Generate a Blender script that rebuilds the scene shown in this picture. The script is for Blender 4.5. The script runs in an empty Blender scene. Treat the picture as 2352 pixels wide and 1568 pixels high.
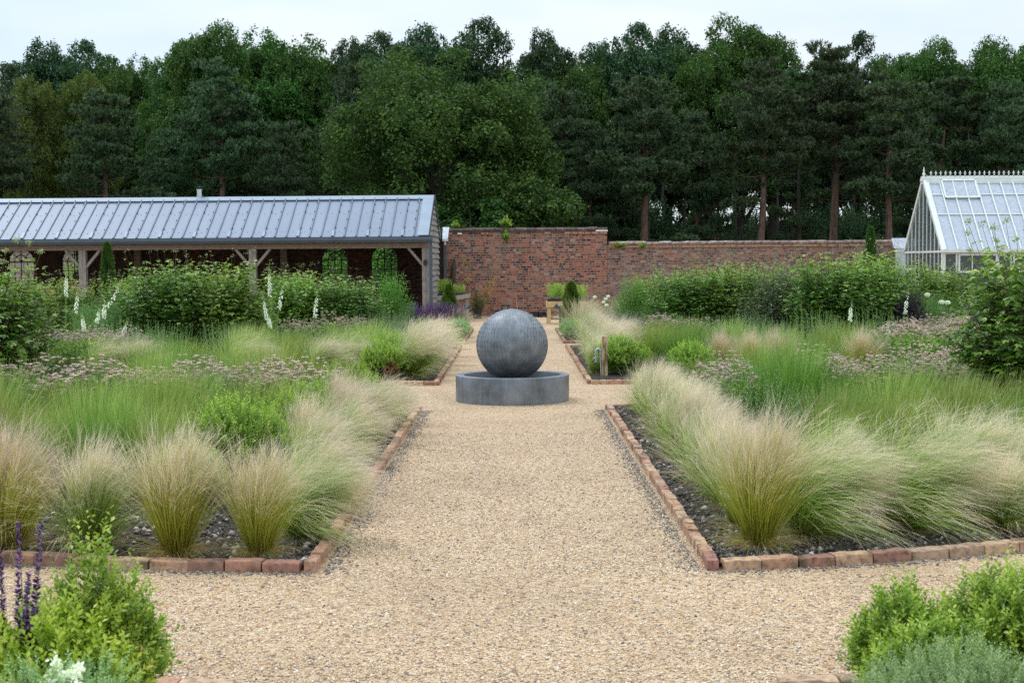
import bpy, math, random
import numpy as np
from mathutils import Matrix, Vector

# ------------------------------------------------------------------ camera, sky, sun, exposure
S = bpy.context.scene
C = S.collection
R = math.radians
F = 3267.0                      # focal length in the units of the 2352 px wide working copy (50 mm lens)
CAM_H = 1.65

cam = bpy.data.cameras.new("camera")
camo = bpy.data.objects.new("camera", cam)
C.objects.link(camo)
cam.sensor_width = 36.0
cam.lens = 50.0
cam.clip_start = 0.05
cam.clip_end = 3000
cam.dof.use_dof = True
cam.dof.focus_distance = 14.0
cam.dof.aperture_fstop = 8.0
camo.matrix_world = (Matrix.Translation((0, 0, CAM_H)) @ Matrix.Rotation(0.0024, 4, 'Z')
                     @ Matrix.Rotation(R(90 - 3.154), 4, 'X') @ Matrix.Rotation(R(-0.4), 4, 'Z'))
S.camera = camo

SUN_EL, SUN_AZ = R(58), R(-60)      # azimuth measured from +Y towards +X
w = bpy.data.worlds.new("World")
S.world = w
w.use_nodes = True
nt = w.node_tree
nt.nodes.clear()
out = nt.nodes.new("ShaderNodeOutputWorld")
sky = nt.nodes.new("ShaderNodeTexSky")
sky.sky_type = 'NISHITA'
sky.sun_disc = False
sky.sun_elevation = SUN_EL
sky.sun_rotation = SUN_AZ
sky.dust_density = 2.0
bgs = nt.nodes.new("ShaderNodeBackground")
bgs.inputs[1].default_value = 0.12
nt.links.new(sky.outputs[0], bgs.inputs[0])
tc = nt.nodes.new("ShaderNodeTexCoord")
sep = nt.nodes.new("ShaderNodeSeparateXYZ")
nt.links.new(tc.outputs['Generated'], sep.inputs[0])
mp = nt.nodes.new("ShaderNodeMapping")
mp.inputs['Scale'].default_value = (1.3, 1.3, 4.5)
nt.links.new(tc.outputs['Generated'], mp.inputs[0])
nz = nt.nodes.new("ShaderNodeTexNoise")
nz.inputs['Scale'].default_value = 2.2
nz.inputs['Detail'].default_value = 5
nt.links.new(mp.outputs[0], nz.inputs['Vector'])
ramp = nt.nodes.new("ShaderNodeValToRGB")
ramp.color_ramp.elements[0].position = 0.36
ramp.color_ramp.elements[0].color = (0.64, 0.79, 0.93, 1)
ramp.color_ramp.elements[1].position = 0.58
ramp.color_ramp.elements[1].color = (0.85, 0.91, 0.955, 1)
addx = nt.nodes.new("ShaderNodeMath"); addx.operation = 'MULTIPLY_ADD'
nt.links.new(sep.outputs['X'], addx.inputs[0]); addx.inputs[1].default_value = 0.28
nt.links.new(nz.outputs['Fac'], addx.inputs[2])
nt.links.new(addx.outputs[0], ramp.inputs[0])
grad = nt.nodes.new("ShaderNodeMapRange")
grad.inputs['From Min'].default_value = 0.15
grad.inputs['From Max'].default_value = 1.0
grad.inputs['To Min'].default_value = 0.90
grad.inputs['To Max'].default_value = 2.0
nt.links.new(sep.outputs['Z'], grad.inputs['Value'])
bgc = nt.nodes.new("ShaderNodeBackground")
nt.links.new(ramp.outputs[0], bgc.inputs[0])
nt.links.new(grad.outputs[0], bgc.inputs[1])
mx = nt.nodes.new("ShaderNodeMixShader")
mx.inputs[0].default_value = 0.88
nt.links.new(bgs.outputs[0], mx.inputs[1])
nt.links.new(bgc.outputs[0], mx.inputs[2])
nt.links.new(mx.outputs[0], out.inputs[0])

sl = bpy.data.lights.new("sun", 'SUN')
sl.energy = 1.3
sl.angle = R(22)
sl.color = (1.0, 0.97, 0.92)
so = bpy.data.objects.new("sun", sl)
C.objects.link(so)
sd = Vector((math.sin(SUN_AZ) * math.cos(SUN_EL), math.cos(SUN_AZ) * math.cos(SUN_EL), math.sin(SUN_EL)))
so.rotation_euler = sd.to_track_quat('Z', 'Y').to_euler()
so.location = (0, 0, 40)

S.view_settings.view_transform = 'Standard'
S.view_settings.look = 'None'
S.view_settings.exposure = 0.35
S.view_settings.gamma = 1.0
S.cycles.use_denoising = False
S.cycles.max_bounces = 6
S.cycles.diffuse_bounces = 3
S.cycles.glossy_bounces = 3
S.cycles.transmission_bounces = 4
S.cycles.transparent_max_bounces = 12
S.cycles.use_adaptive_sampling = True
S.cycles.adaptive_threshold = 0.01

# ------------------------------------------------------------------ helpers
def at(u, Y):
    return (u - 1184.0) * Y / F

def hgt(u, v, Y):
    return CAM_H - (v - (604.0 - (u - 1176.0) * 0.00698)) * Y / F

def tag(o, label=None, cat=None, group=None, kind=None):
    if label: o['label'] = label
    if cat: o['category'] = cat
    if group: o['group'] = group
    if kind: o['kind'] = kind
    return o

def empty(name, loc=(0, 0, 0), rz=0.0):
    o = bpy.data.objects.new(name, None)
    o.empty_display_size = 0.2
    C.objects.link(o)
    o.location = loc
    o.rotation_euler = (0, 0, rz)
    return o

def kids(o):
    return [c for c in bpy.data.objects if c.parent == o]

KID = {}
def copy_tree(o, loc, rz=0.0, sc=1.0, label=None, group=None):
    c = o.copy()
    C.objects.link(c)
    c.location = loc
    c.rotation_euler = (0, 0, rz)
    c.scale = (sc, sc, sc) if not isinstance(sc, tuple) else sc
    if label: c['label'] = label
    if group: c['group'] = group
    if o.name not in KID:
        KID[o.name] = kids(o)
    for ch in KID[o.name]:
        d = ch.copy(); d.parent = c; C.objects.link(d)
        if ch.name not in KID:
            KID[ch.name] = kids(ch)
        for g in KID[ch.name]:
            e = g.copy(); e.parent = d; C.objects.link(e)
    return c

class Proto:
    """first use moves the original, later uses copy it"""
    def __init__(s, o): s.o, s.used = o, False
    def put(s, loc, rz=0.0, sc=1.0, label=None, group=None):
        if not s.used:
            s.used = True
            o = s.o
            o.location = loc; o.rotation_euler = (0, 0, rz)
            o.scale = (sc, sc, sc) if not isinstance(sc, tuple) else sc
            if label: o['label'] = label
            if group: o['group'] = group
            return o
        return copy_tree(s.o, loc, rz, sc, label, group)

def mesh_np(name, V, Q, mat, parent=None, attrs=None, smooth=False):
    me = bpy.data.meshes.new(name)
    V = np.ascontiguousarray(V, dtype=np.float32); Q = np.ascontiguousarray(Q, dtype=np.int32)
    n, k = Q.shape
    me.vertices.add(len(V)); me.vertices.foreach_set('co', V.ravel())
    me.loops.add(n * k); me.loops.foreach_set('vertex_index', Q.ravel())
    me.polygons.add(n); me.polygons.foreach_set('loop_start', np.arange(0, n * k, k, dtype=np.int32))
    me.polygons.foreach_set('use_smooth', np.full(n, smooth, dtype=bool))
    for key, arr in (attrs or {}).items():
        a = me.attributes.new(key, 'FLOAT', 'POINT')
        a.data.foreach_set('value', np.ascontiguousarray(arr, dtype=np.float32))
    me.update(calc_edges=True)
    me.materials.append(mat)
    o = bpy.data.objects.new(name, me)
    C.objects.link(o)
    if parent: o.parent = parent
    return o

def link(name, me, mat, parent=None):
    me.materials.append(mat)
    o = bpy.data.objects.new(name, me)
    C.objects.link(o)
    if parent: o.parent = parent
    return o

class MB:
    """collects boxes, tubes, lathes and plates and links them as one mesh"""
    def __init__(s): s.V, s.F, s.sm, s.mi, s.cm = [], [], [], [], 0
    def add(s, vs, fs, smooth=False):
        b = len(s.V)
        s.V += [tuple(v) for v in vs]
        s.F += [tuple(b + i for i in f) for f in fs]
        s.sm += [smooth] * len(fs)
        s.mi += [s.cm] * len(fs)
        return s
    def box(s, x0, x1, y0, y1, z0, z1, M=None):
        vs = [Vector((x, y, z)) for z in (z0, z1) for y in (y0, y1) for x in (x0, x1)]
        if M: vs = [M @ v for v in vs]
        s.add(vs, [(0, 2, 3, 1), (4, 5, 7, 6), (0, 1, 5, 4), (2, 6, 7, 3), (0, 4, 6, 2), (1, 3, 7, 5)])
        return s
    def cbox(s, x0, x1, y0, y1, z0, z1, b=0.01):
        """box with a chamfered top edge"""
        lo = [(x0, y0), (x1, y0), (x1, y1), (x0, y1)]
        hi = [(x0 + b, y0 + b), (x1 - b, y0 + b), (x1 - b, y1 - b), (x0 + b, y1 - b)]
        vs = [(x, y, z0) for x, y in lo] + [(x, y, z1 - b) for x, y in lo] + [(x, y, z1) for x, y in hi]
        fs = [(3, 2, 1, 0), (8, 9, 10, 11)]
        for i in range(4):
            j = (i + 1) % 4
            fs += [(i, j, 4 + j, 4 + i), (4 + i, 4 + j, 8 + j, 8 + i)]
        s.add(vs, fs)
        return s
    def bar(s, p, q, wd, ht, up=(0, 0, 1)):
        """square bar from p to q"""
        p, q = Vector(p), Vector(q)
        d = (q - p).normalized(); u = Vector(up)
        a = d.cross(u)
        if a.length < 1e-4: a = d.cross(Vector((1, 0, 0)))
        a.normalize(); b = a.cross(d).normalized()
        vs = [c + a * sx * wd / 2 + b * sy * ht / 2 for c in (p, q) for sx, sy in ((-1, -1), (1, -1), (1, 1), (-1, 1))]
        s.add(vs, [(3, 2, 1, 0), (4, 5, 6, 7), (0, 1, 5, 4), (1, 2, 6, 5), (2, 3, 7, 6), (3, 0, 4, 7)])
        return s
    def tube(s, pts, rad, n=10, cap=True):
        pts = [Vector(p) for p in pts]
        rad = rad if hasattr(rad, '__len__') else [rad] * len(pts)
        rings = []; ref = Vector((0.13, 0.97, 0.21))
        for i, p in enumerate(pts):
            d = (pts[min(i + 1, len(pts) - 1)] - pts[max(i - 1, 0)]).normalized()
            a = d.cross(ref)
            if a.length < 1e-3: a = d.cross(Vector((1, 0, 0)))
            a.normalize(); b = d.cross(a)
            rings.append([p + (a * math.cos(t) + b * math.sin(t)) * rad[i] for t in [2 * math.pi * k / n for k in range(n)]])
        vs = [v for r_ in rings for v in r_]; fs = []
        for i in range(len(pts) - 1):
            for k in range(n):
                fs.append((i * n + k, i * n + (k + 1) % n, (i + 1) * n + (k + 1) % n, (i + 1) * n + k))
        s.add(vs, fs, True)
        if cap:
            s.add(rings[0], [tuple(range(n))[::-1]]); s.add(rings[-1], [tuple(range(n))])
        return s
    def lathe(s, prof, n=48, cx=0, cy=0, smooth=True):
        vs = []; fs = []
        for r_, z in prof:
            vs += [(cx + r_ * math.cos(2 * math.pi * k / n), cy + r_ * math.sin(2 * math.pi * k / n), z) for k in range(n)]
        for i in range(len(prof) - 1):
            for k in range(n):
                fs.append((i * n + k, i * n + (k + 1) % n, (i + 1) * n + (k + 1) % n, (i + 1) * n + k))
        s.add(vs, fs, smooth)
        return s
    def build(s, name, mat, parent=None, sharp=40):
        me = bpy.data.meshes.new(name)
        me.from_pydata(s.V, [], s.F)
        me.polygons.foreach_set('use_smooth', s.sm)
        me.update()
        if any(s.sm): me.set_sharp_from_angle(angle=R(sharp))
        mats = mat if isinstance(mat, (list, tuple)) else [mat]
        o = link(name, me, mats[0], parent)
        for m_ in mats[1:]: me.materials.append(m_)
        if len(mats) > 1: me.polygons.foreach_set('material_index', s.mi)
        return o

# ------------------------------------------------------------------ materials
def mat_base(name):
    m = bpy.data.materials.new(name)
    m.use_nodes = True
    nt = m.node_tree
    return m, nt, nt.nodes['Principled BSDF']

def N(nt, typ, **kw):
    n = nt.nodes.new(typ)
    for k, v in kw.items():
        if k in n.inputs: n.inputs[k].default_value = v
        else: setattr(n, k, v)
    return n

def ramp_node(nt, stops, src=None, interp='LINEAR'):
    n = nt.nodes.new("ShaderNodeValToRGB")
    cr = n.color_ramp
    cr.interpolation = interp
    while len(cr.elements) < len(stops): cr.elements.new(0.5)
    for e, (p, c) in zip(cr.elements, stops):
        e.position = p; e.color = (*c, 1)
    if src is not None: nt.links.new(src, n.inputs[0])
    return n

def mixc(nt, fac, a, b, mode='MIX'):
    n = nt.nodes.new("ShaderNodeMix")
    n.data_type = 'RGBA'; n.blend_type = mode
    for sock, v in ((0, fac), (6, a), (7, b)):
        if isinstance(v, (int, float)): n.inputs[sock].default_value = v
        elif isinstance(v, tuple): n.inputs[sock].default_value = (*v, 1)
        else: nt.links.new(v, n.inputs[sock])
    return n.outputs[2]

def obj_coords(nt, scale=(1, 1, 1)):
    t = nt.nodes.new("ShaderNodeTexCoord")
    m = nt.nodes.new("ShaderNodeMapping")
    m.inputs['Scale'].default_value = scale
    nt.links.new(t.outputs['Object'], m.inputs[0])
    return m.outputs[0]

def noise(nt, vec, scale, detail=4, rough=0.55):
    n = N(nt, "ShaderNodeTexNoise", Scale=scale, Detail=detail, Roughness=rough)
    if vec is not None: nt.links.new(vec, n.inputs['Vector'])
    return n.outputs['Fac']

def bump(nt, bsdf, h, strength=0.3, dist=0.01):
    b = N(nt, "ShaderNodeBump", Strength=strength, Distance=dist)
    nt.links.new(h, b.inputs['Height'])
    nt.links.new(b.outputs[0], bsdf.inputs['Normal'])

def m_noise(name, c1, c2, scale=5, rough=0.7, metallic=0.0, bstr=0.2, stretch=(1, 1, 1), detail=5, rnd=0.0, spec=0.4, lo=0.35, hi=0.65, bdist=0.01):
    m, nt, b = mat_base(name)
    v = obj_coords(nt, stretch)
    f = noise(nt, v, scale, detail)
    r_ = ramp_node(nt, [(lo, c1), (hi, c2)], f)
    col = r_.outputs[0]
    if rnd:
        oi = nt.nodes.new("ShaderNodeObjectInfo")
        mr = N(nt, "ShaderNodeMapRange"); nt.links.new(oi.outputs['Random'], mr.inputs[0])
        mr.inputs[3].default_value = 1 - rnd; mr.inputs[4].default_value = 1 + rnd
        hs = nt.nodes.new("ShaderNodeHueSaturation"); nt.links.new(col, hs.inputs['Color']); nt.links.new(mr.outputs[0], hs.inputs['Value'])
        col = hs.outputs[0]
    nt.links.new(col, b.inputs['Base Color'])
    b.inputs['Roughness'].default_value = rough
    b.inputs['Metallic'].default_value = metallic
    b.inputs['Specular IOR Level'].default_value = spec
    if bstr: bump(nt, b, f, bstr, bdist)
    return m

def leafmat(name, stops, trans=0.3, rough=0.45, rnd=0.15, spec=0.4):
    """leaf colour from the per-leaf value r; the same for lit and shaded leaves"""
    m, nt, b = mat_base(name)
    a = nt.nodes.new("ShaderNodeAttribute"); a.attribute_name = 'r'
    rp = ramp_node(nt, stops, a.outputs['Fac'])
    oi = nt.nodes.new("ShaderNodeObjectInfo")
    mr = N(nt, "ShaderNodeMapRange"); nt.links.new(oi.outputs['Random'], mr.inputs[0])
    mr.inputs[3].default_value = 1 - rnd; mr.inputs[4].default_value = 1 + rnd
    mh = N(nt, "ShaderNodeMapRange"); nt.links.new(oi.outputs['Random'], mh.inputs[0])
    mh.inputs[3].default_value = 0.5 - rnd * 0.12; mh.inputs[4].default_value = 0.5 + rnd * 0.12
    hs = nt.nodes.new("ShaderNodeHueSaturation")
    nt.links.new(rp.outputs[0], hs.inputs['Color']); nt.links.new(mr.outputs[0], hs.inputs['Value'])
    nt.links.new(mh.outputs[0], hs.inputs['Hue'])
    nt.links.new(hs.outputs[0], b.inputs['Base Color'])
    b.inputs['Roughness'].default_value = rough
    b.inputs['Specular IOR Level'].default_value = spec
    if trans:
        tr = nt.nodes.new("ShaderNodeBsdfTranslucent")
        tcol = mixc(nt, 1.0, hs.outputs[0], (1.25, 1.5, 0.7), 'MULTIPLY')
        nt.links.new(tcol, tr.inputs[0])
        ms = nt.nodes.new("ShaderNodeMixShader"); ms.inputs[0].default_value = trans
        nt.links.new(b.outputs[0], ms.inputs[1]); nt.links.new(tr.outputs[0], ms.inputs[2])
        nt.links.new(ms.outputs[0], nt.nodes['Material Output'].inputs[0])
    return m

def grassmat(name, base, mid, tip, dry=None, trans=0.3, rnd=0.12, rough=0.5):
    """blade colour along its own length (t) with per-blade variation (r)"""
    m, nt, b = mat_base(name)
    a = nt.nodes.new("ShaderNodeAttribute"); a.attribute_name = 't'
    rp = ramp_node(nt, [(0.0, base), (0.45, mid), (1.0, tip)], a.outputs['Fac'])
    ar = nt.nodes.new("ShaderNodeAttribute"); ar.attribute_name = 'r'
    val = ramp_node(nt, [(0, (0.45, 0.52, 0.45)), (0.4, (0.95, 1, 0.95)), (0.8, (1.5, 1.4, 1.4))], ar.outputs['Fac'])
    col = mixc(nt, 1.0, rp.outputs[0], val.outputs[0], 'MULTIPLY')
    if dry:
        th = ramp_node(nt, [(0.80, (0, 0, 0)), (0.86, (1, 1, 1))], ar.outputs['Fac'])
        col = mixc(nt, th.outputs[0], col, dry)
    oi = nt.nodes.new("ShaderNodeObjectInfo")
    mr = N(nt, "ShaderNodeMapRange"); nt.links.new(oi.outputs['Random'], mr.inputs[0])
    mr.inputs[3].default_value = 1 - rnd; mr.inputs[4].default_value = 1 + rnd
    mh = N(nt, "ShaderNodeMapRange"); nt.links.new(oi.outputs['Random'], mh.inputs[0])
    mh.inputs[3].default_value = 0.49; mh.inputs[4].default_value = 0.51
    hs = nt.nodes.new("ShaderNodeHueSaturation")
    nt.links.new(col, hs.inputs['Color']); nt.links.new(mr.outputs[0], hs.inputs['Value']); nt.links.new(mh.outputs[0], hs.inputs['Hue'])
    nt.links.new(hs.outputs[0], b.inputs['Base Color'])
    b.inputs['Roughness'].default_value = rough
    b.inputs['Specular IOR Level'].default_value = 0.35
    tr = nt.nodes.new("ShaderNodeBsdfTranslucent")
    nt.links.new(hs.outputs[0], tr.inputs[0])
    ms = nt.nodes.new("ShaderNodeMixShader"); ms.inputs[0].default_value = trans
    nt.links.new(b.outputs[0], ms.inputs[1]); nt.links.new(tr.outputs[0], ms.inputs[2])
    nt.links.new(ms.outputs[0], nt.nodes['Material Output'].inputs[0])
    return m

def brickwall_mat(name, ramp_stops, mortar, off=0.0):
    m, nt, b = mat_base(name)
    t = nt.nodes.new("ShaderNodeTexCoord")
    sp = nt.nodes.new("ShaderNodeSeparateXYZ"); nt.links.new(t.outputs['Object'], sp.inputs[0])
    dn = N(nt, "ShaderNodeTexNoise", Scale=3.0, Detail=3)
    nt.links.new(t.outputs['Object'], dn.inputs['Vector'])
    dn2 = N(nt, "ShaderNodeTexNoise", Scale=22.0, Detail=2)
    nt.links.new(t.outputs['Object'], dn2.inputs['Vector'])
    def wob(src, amp1, amp2):
        x = N(nt, "ShaderNodeMath", operation='MULTIPLY_ADD'); nt.links.new(dn.outputs['Fac'], x.inputs[0]); x.inputs[1].default_value = amp1; nt.links.new(src, x.inputs[2])
        y = N(nt, "ShaderNodeMath", operation='MULTIPLY_ADD'); nt.links.new(dn2.outputs['Fac'], y.inputs[0]); y.inputs[1].default_value = amp2; nt.links.new(x.outputs[0], y.inputs[2])
        return y.outputs[0]
    cb = nt.nodes.new("ShaderNodeCombineXYZ")
    nt.links.new(wob(sp.outputs['X'], 0.08, 0.015), cb.inputs[0]); nt.links.new(wob(sp.outputs['Z'], 0.03, 0.012), cb.inputs[1])
    br = nt.nodes.new("ShaderNodeTexBrick")
    br.inputs['Color1'].default_value = (0, 0, 0, 1); br.inputs['Color2'].default_value = (1, 1, 1, 1)
    br.inputs['Mortar'].default_value = (0, 0, 0, 1)
    br.inputs['Scale'].default_value = 1.0; br.inputs['Brick Width'].default_value = 0.165
    br.inputs['Row Height'].default_value = 0.0752; br.inputs['Mortar Size'].default_value = 0.0095
    br.inputs['Mortar Smooth'].default_value = 0.25
    br.offset = 0.37; br.squash = 0.62; br.squash_frequency = 3
    nt.links.new(cb.outputs[0], br.inputs['Vector'])
    rp = ramp_node(nt, ramp_stops, br.outputs['Color'])
    fine = noise(nt, t.outputs['Object'], 30, 4)
    fv = ramp_node(nt, [(0.3, (0.72, 0.72, 0.72)), (0.7, (1.25, 1.2, 1.2))], fine)
    col = mixc(nt, 1.0, rp.outputs[0], fv.outputs[0], 'MULTIPLY')
    big = noise(nt, t.outputs['Object'], 0.9, 4)
    bigr = ramp_node(nt, [(0.42 - off, (0, 0, 0)), (0.72 - off, (0.55, 0.55, 0.55))], big)
    col = mixc(nt, bigr.outputs[0], col, tuple(x * 0.95 for x in mortar))
    mn = ramp_node(nt, [(0.3, tuple(x * 0.7 for x in mortar)), (0.7, tuple(x * 1.2 for x in mortar))], noise(nt, t.outputs['Object'], 9, 4))
    col = mixc(nt, br.outputs['Fac'], col, mn.outputs[0])
    nt.links.new(col, b.inputs['Base Color'])
    b.inputs['Roughness'].default_value = 0.9
    b.inputs['Specular IOR Level'].default_value = 0.2
    inv = N(nt, "ShaderNodeMath", operation='SUBTRACT'); inv.inputs[0].default_value = 1.0
    nt.links.new(br.outputs['Fac'], inv.inputs[1])
    hh = N(nt, "ShaderNodeMath", operation='MULTIPLY_ADD'); nt.links.new(fine, hh.inputs[0]); hh.inputs[1].default_value = 0.5; nt.links.new(inv.outputs[0], hh.inputs[2])
    bump(nt, b, hh.outputs[0], 0.8, 0.012)
    return m

RED = [(0.0, (0.035, 0.026, 0.03)), (0.10, (0.07, 0.04, 0.04)), (0.25, (0.14, 0.058, 0.047)), (0.45, (0.21, 0.078, 0.055)),
       (0.65, (0.29, 0.098, 0.064)), (0.82, (0.42, 0.14, 0.075)), (0.92, (0.26, 0.15, 0.125)), (1.0, (0.36, 0.25, 0.20))]
M = {}
M['brick_wall'] = brickwall_mat('old_red_brick', RED, (0.33, 0.265, 0.215), -0.05)
M['brick_wall_grey'] = brickwall_mat('greyed_red_brick', [(p, (c[0] * 0.85 + .02, c[1] * 1.0 + .012, c[2] + .015)) for p, c in RED], (0.28, 0.235, 0.20), 0.02)
M['shade_brick'] = brickwall_mat('brick_darkened_for_shade', [(p, tuple(x * 0.33 for x in c)) for p, c in RED], (0.075, 0.055, 0.045), 0.0)  # red brick with the shade inside the shed put into its colour
M['coping'] = m_noise('weathered_coping', (0.03, 0.023, 0.022), (0.11, 0.075, 0.066), 14, 0.9, rnd=0.35)
M['coping_pale'] = m_noise('pale_coping', (0.10, 0.068, 0.056), (0.27, 0.195, 0.17), 9, 0.9, rnd=0.25)
M['limewash'] = m_noise('lime_stain', (0.6, 0.58, 0.55), (0.8, 0.78, 0.75), 8, 0.9)
M['lead_flash'] = m_noise('lead_flashing', (0.35, 0.37, 0.42), (0.55, 0.58, 0.63), 12, 0.5, 0.3)

def edge_brick_mat():
    m, nt, b = mat_base('edging_brick')
    oi = nt.nodes.new("ShaderNodeObjectInfo")
    rp = ramp_node(nt, [(0, (0.22, 0.125, 0.10)), (0.2, (0.36, 0.20, 0.13)), (0.45, (0.46, 0.31, 0.20)), (0.6, (0.34, 0.24, 0.17)), (0.8, (0.42, 0.225, 0.155)), (1, (0.26, 0.13, 0.105))], oi.outputs['Random'])
    t = nt.nodes.new("ShaderNodeTexCoord")
    add = N(nt, "ShaderNodeVectorMath", operation='ADD'); nt.links.new(t.outputs['Object'], add.inputs[0]); nt.links.new(oi.outputs['Location'], add.inputs[1])
    f = noise(nt, add.outputs[0], 28, 6, 0.65)
    fv = ramp_node(nt, [(0.32, (0.35, 0.33, 0.3)), (0.47, (0.95, 0.95, 0.95)), (0.7, (1.4, 1.38, 1.35))], f)
    col = mixc(nt, 1.0, rp.outputs[0], fv.outputs[0], 'MULTIPLY')
    f2 = noise(nt, add.outputs[0], 7, 4)
    dirt = ramp_node(nt, [(0.56, (0, 0, 0)), (0.68, (0.85, 0.85, 0.85))], f2)
    col = mixc(nt, dirt.outputs[0], col, (0.085, 0.075, 0.04))
    pale = ramp_node(nt, [(0.26, (0.7, 0.7, 0.7)), (0.36, (0, 0, 0))], f2)
    col = mixc(nt, pale.outputs[0], col, (0.42, 0.34, 0.25))
    nt.links.new(col, b.inputs['Base Color']); b.inputs['Roughness'].default_value = 0.92
    b.inputs['Specular IOR Level'].default_value = 0.25
    bump(nt, b, f, 0.7, 0.008)
    return m
M['edge'] = edge_brick_mat()

def gravel_mat():
    m, nt, b = mat_base('golden_gravel')
    t = nt.nodes.new("ShaderNodeTexCoord")
    v1 = N(nt, "ShaderNodeTexVoronoi", Scale=118.0, Randomness=1.0); nt.links.new(t.outputs['Object'], v1.inputs['Vector'])
    v2 = N(nt, "ShaderNodeTexVoronoi", Scale=46.0, Randomness=1.0); nt.links.new(t.outputs['Object'], v2.inputs['Vector'])
    sp = nt.nodes.new("ShaderNodeSeparateColor"); nt.links.new(v1.outputs['Color'], sp.inputs[0])
    sp2 = nt.nodes.new("ShaderNodeSeparateColor"); nt.links.new(v2.outputs['Color'], sp2.inputs[0])
    stones = [(0, (0.22, 0.17, 0.15)), (0.08, (0.36, 0.27, 0.2)), (0.22, (0.52, 0.35, 0.20)), (0.4, (0.66, 0.475, 0.285)), (0.6, (0.74, 0.58, 0.40)),
              (0.8, (0.80, 0.68, 0.53)), (0.93, (0.58, 0.34, 0.17)), (1, (0.82, 0.74, 0.64))]
    c1 = ramp_node(nt, stones, sp.outputs[0]); c2 = ramp_node(nt, stones, sp2.outputs[1])
    pick = ramp_node(nt, [(0.70, (0, 0, 0)), (0.73, (1, 1, 1))], sp2.outputs[2])
    col = mixc(nt, pick.outputs[0], c1.outputs[0], c2.outputs[0])
    # colour darkens towards the gaps between the stones
    gap = ramp_node(nt, [(0.52, (1, 1, 1)), (0.80, (0.42, 0.38, 0.34))], v1.outputs['Distance'])
    mlt = N(nt, "ShaderNodeMath", operation='MULTIPLY'); nt.links.new(v1.outputs['Distance'], mlt.inputs[0]); mlt.inputs[1].default_value = 1.0
    col = mixc(nt, 1.0, col, gap.outputs[0], 'MULTIPLY')
    big = noise(nt, t.outputs['Object'], 0.8, 5, 0.6)
    bg = ramp_node(nt, [(0.35, (0.86, 0.84, 0.82)), (0.62, (1.05, 1.04, 1.03))], big)
    col = mixc(nt, 1.0, col, bg.outputs[0], 'MULTIPLY')
    col = mixc(nt, 1.0, col, (0.955, 0.935, 0.895), 'MULTIPLY')
    # scattered dark bits
    v3 = N(nt, "ShaderNodeTexVoronoi", Scale=30.0, Randomness=1.0); nt.links.new(t.outputs['Object'], v3.inputs['Vector'])
    sp3 = nt.nodes.new("ShaderNodeSeparateColor"); nt.links.new(v3.outputs['Color'], sp3.inputs[0])
    dk = ramp_node(nt, [(0.975, (0, 0, 0)), (0.98, (1, 1, 1))], sp3.outputs[0])
    d2 = ramp_node(nt, [(0.25, (1, 1, 1)), (0.4, (0, 0, 0))], v3.outputs['Distance'])
    dkm = mixc(nt, 1.0, dk.outputs[0], d2.outputs[0], 'MULTIPLY')
    col = mixc(nt, dkm, col, (0.13, 0.115, 0.10))
    nt.links.new(col, b.inputs['Base Color'])
    b.inputs['Roughness'].default_value = 0.8
    b.inputs['Specular IOR Level'].default_value = 0.3
    hinv = N(nt, "ShaderNodeMath", operation='SUBTRACT'); hinv.inputs[0].default_value = 1.0; nt.links.new(v1.outputs['Distance'], hinv.inputs[1])
    h2 = N(nt, "ShaderNodeMath", operation='MULTIPLY_ADD'); nt.links.new(sp.outputs[1], h2.inputs[0]); h2.inputs[1].default_value = 0.6; nt.links.new(hinv.outputs[0], h2.inputs[2])
    bump(nt, b, h2.outputs[0], 1.0, 0.008)
    return m
M['gravel'] = gravel_mat()

def stone_mat(name, stops):
    m, nt, b = mat_base(name)
    a = nt.nodes.new("ShaderNodeAttribute"); a.attribute_name = 'r'
    rp = ramp_node(nt, stops, a.outputs['Fac'])
    nt.links.new(rp.outputs[0], b.inputs['Base Color'])
    b.inputs['Roughness'].default_value = 0.75
    return m
M['pebble'] = stone_mat('loose_pebbles', [(0, (0.10, 0.09, 0.085)), (0.12, (0.32, 0.25, 0.2)), (0.3, (0.56, 0.37, 0.21)), (0.55, (0.70, 0.52, 0.33)), (0.8, (0.78, 0.65, 0.5)), (1, (0.84, 0.77, 0.68))])
M['grit'] = stone_mat('dark_grit', [(0, (0.06, 0.052, 0.045)), (0.4, (0.16, 0.14, 0.12)), (0.8, (0.28, 0.26, 0.24)), (1, (0.40, 0.37, 0.33))])
M['soilstone'] = stone_mat('soil_stones', [(0, (0.03, 0.026, 0.022)), (0.6, (0.075, 0.062, 0.05)), (0.85, (0.2, 0.17, 0.14)), (0.95, (0.38, 0.34, 0.29)), (1, (0.55, 0.5, 0.45))])
M['soil'] = m_noise('dark_soil', (0.014, 0.012, 0.010), (0.095, 0.078, 0.062), 55, 0.95, bstr=1.0, detail=8, bdist=0.03, spec=0.15)
M['field'] = m_noise('rough_ground', (0.05, 0.07, 0.025), (0.10, 0.12, 0.05), 0.6, 0.95, spec=0.1)

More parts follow.
